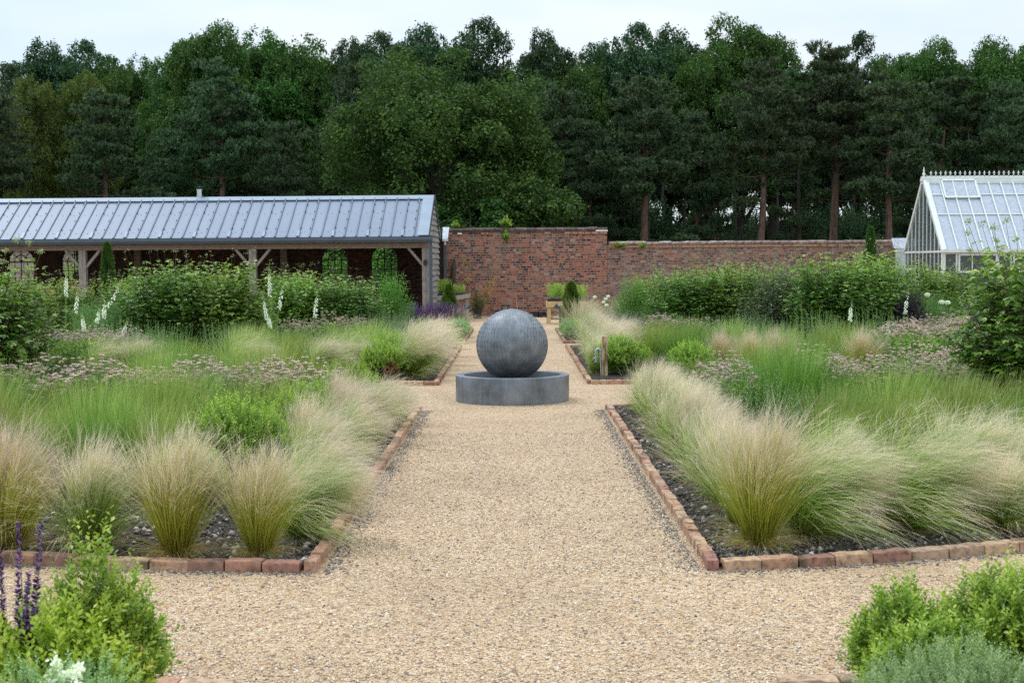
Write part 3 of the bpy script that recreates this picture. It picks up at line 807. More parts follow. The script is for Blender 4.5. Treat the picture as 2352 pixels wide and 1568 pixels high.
# ---- dense small leaved bushes made of shoots
def make_box(name, seed, Rr, H, mat, shoots=700, leaf=0.022, per=14, shoot_len=0.11, sprigs=20, ratio=0.55, spr=0.16, core=None, round_=2.4):
    g = rng(seed)
    root = empty(name)
    n = shoots
    az = g.random(n) * 2 * math.pi
    el = np.arcsin(g.random(n) * 1.25 - 0.25)
    d = np.stack([np.cos(el) * np.cos(az), np.cos(el) * np.sin(az), np.sin(el)], 1)
    ph = g.random(3) * 6.28
    bum = 1 + 0.13 * np.sin(3 * az + ph[0]) * np.cos(2 * el + ph[1]) + 0.09 * np.sin(6 * az + 4 * el + ph[2])
    dep = 1 - 0.5 * g.random(n) ** 2
    P = d * np.array([Rr, Rr, H * 0.5]) * bum[:, None] * dep[:, None] + np.array([0, 0, H * 0.48])
    up = d * 0.8 + np.array([0, 0, 0.8]) + g.normal(size=(n, 3)) * 0.3
    L = shoot_len * (0.6 + 0.7 * g.random(n))
    if sprigs:
        top = np.argsort(-d[:, 2] + g.random(n) * 0.5)[:sprigs]
        L[top] = spr * (0.7 + 0.9 * g.random(sprigs)); up[top] = np.array([0, 0, 1.0]) + g.normal(size=(sprigs, 3)) * 0.22 + d[top] * 0.25
    up = unit(up)
    P[:, 2] = np.maximum(P[:, 2], 0.01)
    s = (np.arange(per) + 0.6) / per
    LPn = (P[:, None] + up[:, None] * L[:, None, None] * s[None, :, None] * 1.0)
    dens = np.maximum(1.0, L / shoot_len)
    ang = np.arange(per) * 2.4 + g.random((n, 1)) * 6.28
    a1 = unit(np.cross(up, g.normal(size=(n, 3)))); a2 = np.cross(up, a1)
    rad = a1[:, None] * np.cos(ang)[..., None] + a2[:, None] * np.sin(ang)[..., None]
    LD = unit(rad * 0.9 + up[:, None] * 0.75)
    LN = unit(up[:, None] * 1.0 - rad * 0.5 + g.normal(size=(n, per, 3)) * 0.25)
    Lf = leaf * (0.7 + 0.5 * g.random((n, per))) * (1.05 - 0.3 * s[None, :])
    r = np.clip(g.random((n, 1)) * 0.5 + 0.25 * s[None, :] + 0.25 * g.random((n, per)), 0, 1)
    V, Q, rr = leafq(LPn.reshape(-1, 3), LD.reshape(-1, 3), LN.reshape(-1, 3), Lf.ravel(), ratio, 0.1, r.ravel())
    # inner twiggy leaves keep the bush opaque
    m_ = shoots * 4
    Pi = dirs(g, m_) * (np.array([Rr, Rr, H * 0.5]) * 0.86) * (g.random(m_) ** (1 / 3))[:, None] + np.array([0, 0, H * 0.48])
    Pi = Pi[Pi[:, 2] > 0.01]; k = len(Pi)
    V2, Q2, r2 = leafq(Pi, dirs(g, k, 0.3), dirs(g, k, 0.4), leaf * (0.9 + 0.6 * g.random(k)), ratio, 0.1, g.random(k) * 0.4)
    V, Q, rr = join([(V, Q, rr), (V2, Q2, r2)])
    lines = []
    for i in range(14):
        a = i * 0.45 + seed
        e = 0.8 * ((i * 37) % 10) / 10
        lines.append(([(0.02 * math.cos(a), 0.02 * math.sin(a), 0), (Rr * e * 0.6 * math.cos(a), Rr * e * 0.6 * math.sin(a), H * 0.45),
                       (Rr * e * math.cos(a), Rr * e * math.sin(a), H * 0.8)], [0.008, 0.005, 0.002]))
    merge_tubes(lines, M['bark'], 'stems', root, 5)
    mesh_np('leaves', V, Q, M[mat], root, {'r': rr})
    return root

def make_spire_plant(name, seed, Rr, H, mat, stems=46, leaf=0.035, flower=None):
    """clump of upright leafy stems"""
    g = rng(seed); root = empty(name)
    n = stems
    az = g.random(n) * 6.28; e = np.sqrt(g.random(n)) * Rr
    base = np.stack([e * np.cos(az), e * np.sin(az), np.zeros(n)], 1)
    tip = base * 1.25 + np.stack([0.03 * g.normal(size=n) + .02, 0.03 * g.normal(size=n), H * (0.7 + 0.35 * g.random(n))], 1)
    per = 30
    s = (np.arange(per) + 0.5) / per
    P = base[:, None] * (1 - s)[None, :, None] + tip[:, None] * s[None, :, None]
    ang = np.arange(per) * 2.4 + g.random((n, 1)) * 6.28
    D = np.stack([np.cos(ang), np.sin(ang), 0.75 + 0 * ang], -1) + g.normal(size=(n, per, 3)) * 0.15
    Nn = np.stack([-0.5 * np.cos(ang), -0.5 * np.sin(ang), 1 + 0 * ang], -1)
    Lf = leaf * (1.25 - 0.85 * s[None, :]) * (0.75 + 0.5 * g.random((n, per)))
    r = np.clip(0.5 * g.random((n, per)) + 0.25 * g.random((n, 1)) + 0.25 * s[None, :], 0, 1)
    V, Q, rr = leafq(P.reshape(-1, 3), D.reshape(-1, 3), Nn.reshape(-1, 3), Lf.ravel(), 0.32, 0.06, r.ravel())
    merge_tubes([((b_, t_), (0.003, 0.0015)) for b_, t_ in zip(base, tip)], M['stem_green'], 'stems', root, 4)
    mesh_np('leaves', V, Q, M[mat], root, {'r': rr})
    return root

def make_pinkclump(seed, Rr=0.26, H=0.66, heads=95):
    g = rng(seed); root = empty('pink_flower_clump')
    n = 330
    az = g.random(n) * 6.28; e = np.sqrt(g.random(n)) * Rr
    P = np.stack([e * np.cos(az), e * np.sin(az), H * (0.15 + 0.6 * g.random(n))], 1)
    D = np.stack([np.cos(az), np.sin(az), 0.2 + 0 * az], 1) + g.normal(size=(n, 3)) * 0.6
    V, Q, rr = leafq(P, D, np.array([0, 0, 1.0]) + g.normal(size=(n, 3)) * 0.4, 0.05 + 0.04 * g.random(n), 0.5, 0.08, None, g)
    mesh_np('leaves', V, Q, M['shrub_leaf'], root, {'r': rr * 0.5 + 0.35})
    m_ = heads
    az = g.random(m_) * 6.28; e = np.sqrt(g.random(m_)) * Rr * 1.1
    T = np.stack([e * np.cos(az), e * np.sin(az), H * (0.86 + 0.2 * g.random(m_) - 0.18 * (e / Rr) ** 2)], 1)
    merge_tubes([(((0.6 * t_[0], 0.6 * t_[1], 0.05), tuple(t_)), (0.002, 0.0013)) for t_ in T], M['stem_green'], 'stems', root, 3)
    pet = 9
    k = np.arange(pet) * 2 * math.pi / pet
    Dp = np.stack([np.cos(k), np.sin(k), np.full(pet, 0.35)], 1)
    Pp = np.repeat(T, pet, 0); Dd = np.tile(Dp, (m_, 1)) + g.normal(size=(m_ * pet, 3)) * 0.1
    rh = np.repeat(g.random(m_), pet) * 0.7 + 0.3 * g.random(m_ * pet)
    V, Q, rr = leafq(Pp, Dd, np.array([0, 0, 1.0]) + 0 * Dd, np.full(m_ * pet, 0.024), 0.7, 0.05, rh)
    q = 10
    Pq = np.repeat(T, q, 0) + g.normal(size=(m_ * q, 3)) * 0.004 + np.array([0, 0, 0.004])
    V2, Q2, r2 = leafq(Pq, dirs(g, m_ * q, 0.9), dirs(g, m_ * q), np.full(m_ * q, 0.011), 0.4, 0.05, g.random(m_ * q))
    V, Q, rr = join([(V, Q, rr), (V2, Q2, r2)])
    tag(mesh_np('flower_heads', V, Q, M['pink'], root, {'r': rr}), kind='stuff')
    return root

def make_foxglove(seed, H=1.3, lean=(0.0, 0.0), white=0.36, curve=0.0, leafy=True):
    g = rng(seed); root = empty('white_foxglove')
    K = 14; pts = []
    for k in range(K + 1):
        s = k / K
        sweep = s - 0.12 * curve * max(0, s - 0.75) * 4
        pts.append(Vector((lean[0] * sweep + 0.015 * math.sin(s * 5 + seed), lean[1] * sweep, H * (s + 0.0))))
    MB().tube(pts, [0.009 - 0.007 * k / K for k in range(K + 1)], 6).build('stem', M['stem_green'], root)
    def pt(s):
        f = min(s * K, K - 1e-3); i = int(f); return pts[i].lerp(pts[i + 1], f - i), (pts[i + 1] - pts[i]).normalized()
    V = []; Q = []; r = []
    n = 44; s0 = 1 - white / H * 1.25
    for i in range(n):
        f = i / n
        s = s0 + (0.995 - s0) * f
        p, d = pt(s)
        a = i * 2.4 + g.normal() * 0.3
        o = Vector((math.cos(a) * 0.8 + 0.25 * math.sin(seed * 2.3), math.sin(a) * 0.7 - 0.25, 0)).normalized()
        L = (0.036 if f < 0.36 else 0.036 * (1 - (f - 0.36) * 1.5)); L = L * (0.85 + 0.3 * g.random()); L = max(L, 0.006)
        if g.random() < 0.12: continue
        dd = (o * 0.75 + Vector((0, 0, -0.75 if f < 0.65 else 0.1))).normalized()
        ax = dd.cross(Vector((0, 0, 1))).normalized(); ay = dd.cross(ax)
        b0 = len(V)
        for (q, rad) in ((0, 0.10), (0.45, 0.26), (0.85, 0.28), (1.0, 0.40)):
            for k in range(6):
                t = k * math.pi / 3
                V.append(p + o * 0.006 + dd * L * q + (ax * math.cos(t) + ay * math.sin(t)) * rad * L)
                r.append(1.0 - max(0, f - 0.32) * 2.0 - (0.25 if q < .1 else 0) + 0.1 * g.random())
        for j in range(3):
            for k in range(6):
                Q.append((b0 + j * 6 + k, b0 + j * 6 + (k + 1) % 6, b0 + j * 6 + 6 + (k + 1) % 6, b0 + j * 6 + 6 + k))
    mesh_np('flowers', np.array([tuple(v) for v in V]), np.array(Q), M['white_fl'], root, {'r': np.clip(r, 0, 1)}, True)
    # seed pods and small bracts below the open bells, large leaves at the foot
    n = 60
    ss = np.linspace(0.35, s0, n); P = np.array([tuple(pt(s)[0]) for s in ss]); a = np.arange(n) * 2.4
    D = np.stack([np.cos(a), np.sin(a), np.full(n, 0.6)], 1)
    q1 = leafq(P, D, np.stack([-np.cos(a), -np.sin(a), np.full(n, 1.0)], 1), np.linspace(0.05, 0.028, n), 0.4, 0.1, g.random(n))
    n = 26
    ss = np.linspace(0.02, 0.4, n); P = np.array([tuple(pt(s)[0]) for s in ss]); a = np.arange(n) * 2.4
    D = np.stack([np.cos(a), np.sin(a), np.full(n, 0.45)], 1)
    q2 = leafq(P, D, np.stack([-np.cos(a) * .4, -np.sin(a) * .4, np.full(n, 1.0)], 1), np.linspace(0.24, 0.10, n), 0.36, 0.06, g.random(n))
    V, Q, rr = join([q1, q2])
    mesh_np('leaves', V, Q, M['shrub_leaf'], root, {'r': rr * 0.4 + 0.5})
    return root

def make_salvia(seed, Rr=0.22, H=0.62, spikes=46, near=False):
    g = rng(seed); root = empty('purple_salvia')
    lines = []; FV = []; LV = []
    for i in range(spikes):
        a = g.random() * 6.28; e = math.sqrt(g.random()) * Rr
        b_ = np.array([0.6 * e * math.cos(a), 0.6 * e * math.sin(a), 0.0]); hh = H * (0.75 + 0.3 * g.random())
        t_ = np.array([1.3 * e * math.cos(a) + 0.02 * g.normal(), 1.3 * e * math.sin(a), hh])
        m_ = b_ * 0.5 + t_ * 0.5 + np.array([0.01 * g.normal(), 0.01 * g.normal(), 0])
        lines.append(((b_, m_, t_), (0.0025, 0.002, 0.001)))
        nf = 260 if near else 90
        s = 0.50 + 0.50 * (g.random(nf) if near else (np.floor(g.random(nf) * 14) / 14 + 0.03 * g.random(nf)))
        P = b_ + (t_ - b_) * s[:, None]
        ang = g.random(nf) * 6.28
        D = np.stack([np.cos(ang), np.sin(ang), 0.5 + 0 * ang], 1)
        FV.append(leafq(P, D, np.array([0, 0, 1.0]) + 0 * D + 0.3 * g.normal(size=(nf, 3)), (0.015 * (1.3 - s) / 0.6 + 0.005) * (1.0 if near else 1.5), 0.6, 0.1, g.random(nf)))
        nl = 12
        s = 0.05 + 0.5 * g.random(nl); P = b_ + (t_ - b_) * s[:, None]; ang = g.random(nl) * 6.28
        D = np.stack([np.cos(ang), np.sin(ang), 0.2 + 0 * ang], 1)
        LV.append(leafq(P, D, np.array([0, 0, 1.0]) + 0.3 * g.normal(size=(nl, 3)), 0.035 + 0.035 * g.random(nl), 0.42, 0.08, g.random(nl)))
    merge_tubes(lines, M['stem_green'], 'stems', root, 4)
    V, Q, rr = join(FV); mesh_np('flower_spikes', V, Q, M['violet'], root, {'r': rr})
    V, Q, rr = join(LV); mesh_np('leaves', V, Q, M['shrub_leaf'], root, {'r': rr * 0.5 + 0.3})
    return root

# ---- trees
def limb(g, a, b_, sag=0.1, n=6):
    a, b_ = np.array(a, float), np.array(b_, float)
    pts = [a + (b_ - a) * k / n for k in range(n + 1)]
    o = g.normal(size=3) * np.linalg.norm(b_ - a) * 0.06
    for k in range(1, n): pts[k] = pts[k] + o * math.sin(math.pi * k / n) + np.array([0, 0, sag * math.sin(math.pi * k / n)])
    return pts

def make_broadleaf(seed, H, Rr, n=34000, mat='oak_leaf', bottom=0.25, leaf=0.15, lobes=80, low=False):
    g = rng(seed); root = empty('broadleaf_tree')
    cz = H * (1 + bottom) / 2; hz = H * (1 - bottom) / 2
    d = dirs(g, lobes, 0.1)
    rad = 0.28 + 0.68 * g.random(lobes) ** 0.5
    ctr = d * rad[:, None] * np.array([Rr, Rr, hz]) * 0.86 + np.array([0, 0, cz])
    ctr += g.normal(size=ctr.shape) * 0.06 * Rr
    lr = Rr * (0.13 + 0.16 * g.random(lobes) ** 1.4)
    ctr[:, 2] = np.minimum(ctr[:, 2], H - lr * 0.7)
    w_ = lr ** 2; w_ = w_ / w_.sum()
    idx = g.choice(lobes, n, p=w_)
    dd = dirs(g, n, 0.25)
    # small sub-clumps inside every lobe give the crown its texture
    sub = 22
    sc = dirs(g, lobes * sub, 0.2).reshape(lobes, sub, 3)
    si = g.integers(0, sub, n)
    c2 = ctr[idx] + sc[idx, si] * lr[idx, None] * np.array([1, 1, 0.75]) * 0.8
    P = c2 + dd * (lr[idx] * 0.30)[:, None] * (0.5 + 0.7 * g.random(n))[:, None]
    Nn = unit(dd + np.array([0, 0, 0.5]) + g.normal(size=(n, 3)) * 0.45)
    D = unit(np.cross(Nn, g.normal(size=(n, 3))) + np.array([0, 0, -0.15]))
    rsub = g.random((lobes, sub))
    r = np.clip(0.45 * rsub[idx, si] + 0.55 * g.random(n), 0, 1)
    V, Q, rr = leafq(P, D, Nn, leaf * (0.65 + 0.7 * g.random(n)), 0.62, 0.1, r)
    mesh_np('crown', V, Q, M[mat], root, {'r': rr})
    tr = 0.028 * H
    lines = [([(0, 0, -0.2), (0.05, 0.02, H * 0.2), (-0.05, 0.06, H * 0.45), (0.1, 0, H * 0.72), (0.05, 0.05, H * 0.88)], [tr * 1.25, tr, tr * 0.75, tr * 0.4, tr * 0.12])]
    order = np.argsort(-lr)[:26]
    for i in order:
        z0 = max(H * 0.18, ctr[i][2] - 0.42 * np.linalg.norm(ctr[i][:2]) - H * 0.12)
        z0 = min(z0, H * 0.75)
        pts = limb(g, (0, 0, z0), ctr[i], 0.15)
        lines.append((pts, [tr * 0.36 * (1 - 0.85 * k / 6) for k in range(7)]))
    merge_tubes(lines, M['bark'], 'trunk', root, 7)
    return root

def make_pine(seed, H, Rr, n=42000, low=0.22, fork=False):
    g = rng(seed); root = empty('pine_tree')
    tr = 0.019 * H
    lines = []
    sway = g.normal(size=2) * 0.25
    def axis(z): s = z / H; return np.array([sway[0] * math.sin(s * 2.6), sway[1] * math.sin(s * 2.2), z])
    if fork:
        lines.append(([axis(z) for z in np.linspace(-0.2, H * 0.42, 6)], [tr * 1.2, tr * 1.1, tr, tr * .95, tr * .9, tr * .85]))
        for sg in (-1, 1):
            lines.append(([axis(H * 0.42), axis(H * 0.42) + np.array([sg * 0.55, 0.1, H * 0.13]), axis(H * 0.62) + np.array([sg * 0.8, 0, 0]), axis(H * 0.86) + np.array([sg * 0.5, 0, 0])], [tr * .7, tr * .6, tr * .42, tr * .1]))
    else:
        lines.append(([axis(z) for z in np.linspace(-0.2, H * 0.97, 9)], [tr * (1.2 - 1.05 * k / 8) for k in range(9)]))
    pads = []; wts = []
    z = H * low
    while z < H * 0.97:
        s = (z / H - low) / (1 - low)
        prof = (0.30 + 0.85 * min(1.0, s * 5 + 0.45)) * (1 - s) ** 0.72 + 0.06
        nb = g.integers(4, 7)
        a0 = g.random() * 6.28
        for k in range(nb):
            if s < 0.45 and g.random() < 0.45: continue
            a = a0 + k * 6.28 / nb + g.normal() * 0.3
            L = Rr * prof * (0.55 + 0.6 * g.random()) + 0.15
            p0 = axis(z)
            rise = 0.16 + 0.6 * s
            p2 = p0 + np.array([math.cos(a) * L, math.sin(a) * L, L * rise - 0.10 * L * (1 - s)])
            pts = limb(g, p0, p2, -0.12 * L * (1 - s), 5)
            lines.append((pts, [max(0.006, tr * 0.13 * (1 - 0.8 * q / 5)) for q in range(6)]))
            m_ = max(2, int(L * 3.0))
            for q in range(m_):
                f = 0.30 + 0.72 * (q + g.random()) / m_
                c = p0 + (p2 - p0) * f + np.array([g.normal() * 0.22 * L * 0.6, g.normal() * 0.22 * L * 0.6, 0.08 + 0.08 * g.normal()])
                pr = (0.22 + 0.24 * g.random()) * (0.75 + 0.28 * L)
                pads.append((*c, pr)); wts.append(pr ** 2)
        z += 0.50 + 0.30 * g.random()
    for k in range(5):
        pads.append((*(axis(H * (0.97 - 0.02 * k)) + g.normal(size=3) * 0.12), 0.2)); wts.append(0.05)
    pads = np.array(pads); wts = np.array(wts); wts /= wts.sum()
    idx = g.choice(len(pads), n, p=wts)
    # each pad is a cushion of upturned shoots
    sub = 14
    off = g.normal(size=(len(pads), sub, 3)) * np.array([0.58, 0.58, 0.15])
    si = g.integers(0, sub, n)
    pr = pads[idx, 3]
    c = pads[idx, :3] + off[idx, si] * pr[:, None]
    up = unit(off[idx, si] * np.array([0.7, 0.7, 0.2]) + np.array([0, 0, 0.75]))
    P = c + up * (0.16 * g.random(n))[:, None]
    D = unit(up * 0.9 + g.normal(size=(n, 3)) * 0.55)
    rs = g.random((len(pads), sub))
    V, Q, rr = leafq(P, D, g.normal(size=(n, 3)), 0.12 + 0.10 * g.random(n), 0.22, 0.0, np.clip(0.5 * rs[idx, si] + 0.5 * g.random(n), 0, 1))
    mesh_np('crown', V, Q, M['needle'], root, {'r': rr})
    merge_tubes(lines, M['pine_bark'], 'trunk', root, 7)
    return root

def make_column(name, seed, Rr, H, mat, n=9000, leaf=0.07, shaggy=0.25, cone=0.0):
    g = rng(seed); root = empty(name)
    s = g.random(n) ** (0.8)
    prof = Rr * np.minimum(1, (1 - s) * 3.2) ** 0.6 * (1 - cone * s) * (0.8 + 0.2 * np.minimum(1, s * 5))
    az = g.random(n) * 6.28
    lump = 1 + 0.12 * np.sin(az * 4 + s * 22) + 0.08 * np.sin(az * 3 - s * 31)
    e = prof * lump * (0.72 + 0.3 * g.random(n))
    P = np.stack([e * np.cos(az), e * np.sin(az), s * H * 0.97], 1)
    D = np.stack([np.cos(az), np.sin(az), 1.5 + 0 * az], 1) + g.normal(size=(n, 3)) * (0.35 + shaggy)
    Nn = np.stack([np.cos(az), np.sin(az), 0.1 + 0 * az], 1) + g.normal(size=(n, 3)) * 0.5
    V, Q, rr = leafq(P, D, Nn, leaf * (0.6 + 0.8 * g.random(n)), 0.26, 0.05, np.clip(.5 * g.random(n) + .25 + 0.25 * np.sin(az * 4 + s * 22), 0, 1))
    mesh_np('foliage', V, Q, M[mat], root, {'r': rr})
    MB().tube([(0, 0, -0.05), (0, 0, H * 0.9)], [0.03, 0.006], 6).build('trunk', M['bark'], root)
    return root

def make_feathery(name, seed, Rr, H, mat, n=5200, stems=26, leaf=0.05):
    g = rng(seed); root = empty(name)
    lines = []; PP = []; DD = []
    for i in range(stems):
        a = g.random() * 6.28; e = math.sqrt(g.random()) * Rr
        b_ = np.array([0.3 * e * math.cos(a), 0.3 * e * math.sin(a), 0]); t_ = np.array([e * math.cos(a), e * math.sin(a), H * (0.7 + 0.3 * g.random())])
        lines.append(((b_, t_), (0.005, 0.002)))
        m_ = n // stems
        s = 0.2 + 0.8 * g.random(m_)
        P = b_ + (t_ - b_) * s[:, None] + g.normal(size=(m_, 3)) * np.array([0.07, 0.07, 0.05])
        PP.append(P)
    P = np.concatenate(PP); k = len(P)
    V, Q, rr = leafq(P, dirs(g, k, 0.35), dirs(g, k), leaf * (0.6 + 0.8 * g.random(k)), 0.13, 0.0, None, g)
    merge_tubes(lines, M['stem_green'], 'stems', root, 4)
    mesh_np('leaves', V, Q, M[mat], root, {'r': rr})
    return root

def make_allium(seed, H, hr=0.05):
    g = rng(seed); root = empty('white_allium')
    MB().tube([(0, 0, 0), (0.01, 0, H * 0.5), (0, 0, H)], [0.004, 0.0035, 0.003], 6).build('stem', M['stem_green'], root)
    n = 420; d = dirs(g, n, 0.25)
    P = d * np.array([hr, hr, hr * 0.7]) * (0.75 + 0.25 * g.random(n))[:, None] + np.array([0, 0, H])
    V, Q, rr = leafq(P, dirs(g, n, 0.5), d, np.full(n, 0.010), 0.7, 0.1, 0.4 + 0.6 * g.random(n))
    mesh_np('flower_head', V, Q, M['white_fl'], root, {'r': rr})
    n = 9; a = np.arange(n) * 0.7
    q = leafq(np.zeros((n, 3)), np.stack([np.cos(a) * .4, np.sin(a) * .4, np.full(n, 1.0)], 1), np.stack([np.cos(a), np.sin(a), 0 * a], 1), np.full(n, H * 0.5), 0.07, 0.0, g.random(n))
    mesh_np('leaves', q[0], q[1], M['shrub_leaf'], root, {'r': q[2]})
    return root

# ================================================================== ground, path, soil
def sheet(name, x0, x1, y0, y1, z, mat, kind='structure'):
    me = bpy.data.meshes.new(name)
    me.from_pydata([(x0, y0, z), (x1, y0, z), (x1, y1, z), (x0, y1, z)], [], [(0, 1, 2, 3)])
    o = link(name, me, mat)
    return tag(o, kind=kind)
sheet('ground', -1500, 1500, -60, 2500, -0.03, M['field'])
tag(sheet('gravel_path', -24, 24, -2, 44.55, 0.0, M['gravel']), 'golden pea gravel path running through the walled garden', 'path')

def front_l(x): return 7.54 + 0.116 * max(0.0, -1.06 - x) ** 1.5
def front_r(x): return 7.52 + 0.177 * max(0.0, x - 1.0) ** 1.5
BEDS = [  # x0, x1, front edge, back edge
    (-9.5, -1.08, front_l, 15.93), (1.02, 9.5, front_r, 15.93),
    (-13.5, -1.04, lambda x: 19.3 - 0.07 * min(1, max(0, -1.0 - x)), 27.9), (0.98, 13.5, lambda x: 19.3, 27.9),
    (-17, -1.03, lambda x: 29.1, 35.2), (0.98, 17, lambda x: 29.1, 35.2),
    (-4.5, -1.09, lambda x: 2.6, 5.42), (1.02, 4.5, lambda x: 2.6, 5.42)]
for bi, (x0, x1, f0, y1) in enumerate(BEDS):
    g = rng(50 + bi)
    st = 0.06 if bi < 2 else 0.12
    xs = np.linspace(x0, x1, int((x1 - x0) / st)); ny = int((y1 - f0(x1)) / st)
    hx = g.random((len(xs), ny))
    for _ in range(1): hx = (hx + np.roll(hx, 1, 0) + np.roll(hx, 1, 1)) / 3
    V = []
    for i, x in enumerate(xs):
        ya = f0(x) + 0.06
        for j in range(ny):
            V.append((x, ya + (y1 - ya) * j / (ny - 1), 0.008 + 0.045 * hx[i, j]))
    ii, jj = np.meshgrid(np.arange(len(xs) - 1), np.arange(ny - 1), indexing='ij')
    a = (ii * ny + jj).ravel()
    Q = np.stack([a, a + ny, a + ny + 1, a + 1], 1)
    tag(mesh_np('soil', np.array(V), Q, M['soil'], smooth=True), 'dark bare soil of a planted garden bed', 'soil', kind='structure')

def stones(name, P, size, mat, g, flat=0.65):
    n = len(P)
    base = np.array([(1, 0, 0), (0, 1, 0), (-1, 0, 0), (0, -1, 0), (0, 0, 1), (0, 0, -1)], float)
    a = g.random(n) * 6.28; ca, sa = np.cos(a), np.sin(a)
    V = base[None] * (0.7 + 0.6 * g.random((n, 6, 1))) * size[:, None, None] * np.array([1, 1, flat])
    V = V * (0.7 + 0.6 * g.random((n, 1, 3)))
    X = V[..., 0] * ca[:, None] - V[..., 1] * sa[:, None]; Y = V[..., 0] * sa[:, None] + V[..., 1] * ca[:, None]
    V = np.stack([X, Y, V[..., 2]], -1) + P[:, None]
    T = np.array([(0, 1, 4), (1, 2, 4), (2, 3, 4), (3, 0, 4), (1, 0, 5), (2, 1, 5), (3, 2, 5), (0, 3, 5)])
    Q = (np.arange(n)[:, None, None] * 6 + T[None]).reshape(-1, 3)
    return mesh_np(name, V.reshape(-1, 3), Q, mat, None, {'r': np.repeat(g.random(n), 6)}, True)
g = rng(17)
n = 5200
e = np.abs(g.normal(size=n)) * 0.055
sd_ = g.random(n) < 0.5; frn = g.random(n) < 0.25
Yd = 7.5 + 8.4 * g.random(n)
Xd = np.where(sd_, 0.985 - e, -1.045 + e)
Xf = np.where(sd_, 1.0 + 2.6 * g.random(n), -1.1 - 2.2 * g.random(n))
Yf = np.where(sd_, 7.52 + 0.177 * np.maximum(0, Xf - 1) ** 1.5, 7.54 + 0.116 * np.maximum(0, -1.06 - Xf) ** 1.5) - 0.01 - e * 0.8
P = np.stack([np.where(frn, Xf, Xd), np.where(frn, Yf, Yd), np.full(n, 0.003)], 1)
k = 260; P = np.concatenate([P, np.stack([(g.random(k) * 2 - 1) * 1.0, 5.6 + 12 * g.random(k), np.full(k, 0.003)], 1)])
tag(stones('dark_grit', P, 0.004 + 0.007 * g.random(n + k) ** 2, M['grit'], g), 'dark grit and soil crumbs spilled along the brick edgings', 'grit', kind='stuff')
g = rng(7)
n = 42000
Y = 5.3 + (g.random(n) ** 1.5) * 8.5
X = (g.random(n) * 2 - 1) * np.where(Y < 7.4, 0.37 * Y, 1.03)
P = np.stack([X, Y, 0.001 + 0.002 * g.random(n)], 1)
tag(stones('loose_gravel', P, 0.0042 + 0.0035 * g.random(n) ** 2, M['pebble'], g), 'loose golden pebbles lying on the gravel path', 'gravel', kind='stuff')
n = 15000
side = g.random(n) < 0.5
Y = 7.65 + 8.2 * g.random(n)
X = np.where(side, 1.04 + 0.62 * g.random(n), -1.12 - 0.55 * g.random(n))
fr = g.random(n) < 0.6
Xf = np.where(side, 1.1 + 3 * g.random(n), -1.15 - 3 * g.random(n))
Yf = np.where(side, 7.52 + 0.177 * np.maximum(0, Xf - 1) ** 1.5, 7.54 + 0.116 * np.maximum(0, -1.06 - Xf) ** 1.5) + 0.14 + 1.5 * g.random(n)
P = np.stack([np.where(fr, Xf, X), np.where(fr, Yf, Y), 0.035 + 0.01 * g.random(n)], 1)
tag(stones('soil_stones', P, 0.006 + 0.022 * g.random(n) ** 4, M['soilstone'], g), 'small stones and clods lying on the dark bed soil', 'stones', kind='stuff')

# ================================================================== brick edging
brick_me = []
for k in range(5):
    g = rng(300 + k)
    mb = MB()
    L_, W_, H_ = 0.214 / 2, 0.098 / 2, 0.060
    nx = 6
    V = []
    for i in range(nx + 1):
        x = -L_ + 2 * L_ * i / nx
        e = 0.0015 if i in (0, nx) else 0
        ring = [(-W_, -0.03), (-W_ + e, H_ - 0.005 - e), (-W_ + 0.005, H_ - e), (0, H_ - e), (W_ - 0.005, H_ - e), (W_ - e, H_ - 0.005 - e), (W_, -0.03)]
        for (y, z) in ring:
            V.append((x + g.normal() * 0.0012, y + g.normal() * 0.0016, z + (g.normal() * 0.0022 if z > 0 else 0)))
    m_ = 7
    Fc = [(i * m_ + j, (i + 1) * m_ + j, (i + 1) * m_ + j + 1, i * m_ + j + 1) for i in range(nx) for j in range(m_ - 1)]
    Fc = [f[::-1] for f in Fc]
    Fc += [tuple(range(m_))[::-1], tuple(nx * m_ + j for j in range(m_))]
    mb.add(V, Fc)
    me = bpy.data.meshes.new('brick'); me.from_pydata(mb.V, [], mb.F); me.update(); me.materials.append(M['edge'])
    brick_me.append(me)
def edging(poly, label, skip0=0.0):
    root = tag(empty('brick_edging', (poly[0][0], poly[0][1], 0)), label, 'edging', 'red brick edgings round the beds')
    g = rng(int(abs(poly[0][0] * 100 + poly[0][1] * 10)) + 3)
    cnt = 0
    for (a, b_) in zip(poly[:-1], poly[1:]):
        a, b_ = Vector(a), Vector(b_)
        d = b_ - a; L_ = d.length; ang = math.atan2(d.y, d.x)
        k = max(1, round(L_ / 0.2215))
        for i in range(k):
            if cnt >= 98: return root
            p = a + d * ((i + 0.5) / k)
            o = bpy.data.objects.new('brick', brick_me[int(g.integers(0, 5))])
            C.objects.link(o); o.parent = root
            o.location = (p.x - poly[0][0] + g.normal() * 0.003, p.y - poly[0][1] + g.normal() * 0.003, g.normal() * 0.0035 - 0.003)
            o.rotation_euler = (g.normal() * 0.012, g.normal() * 0.012, ang + g.normal() * 0.014)
            o.scale = (L_ / k / 0.2215, 0.66 if abs(d.y) > abs(d.x) else 1, 1)
            cnt += 1
    return root
fl = [(-1.06 - 0.05 - k * 0.666, front_l(-1.11 - k * 0.666) + 0.05) for k in range(0, 5)]
fr_ = [(1.05 + k * 0.666, front_r(1.05 + k * 0.666) + 0.05) for k in range(0, 5)]
edging([(-1.165, fl[0][1])] + [(x, y) for x, y in fl[1:]], 'brick edging along the front of the front left bed')
edging([(-1.11, fl[0][1] - 0.05), (-1.09, 15.93)], 'brick edging up the path side of the front left bed')
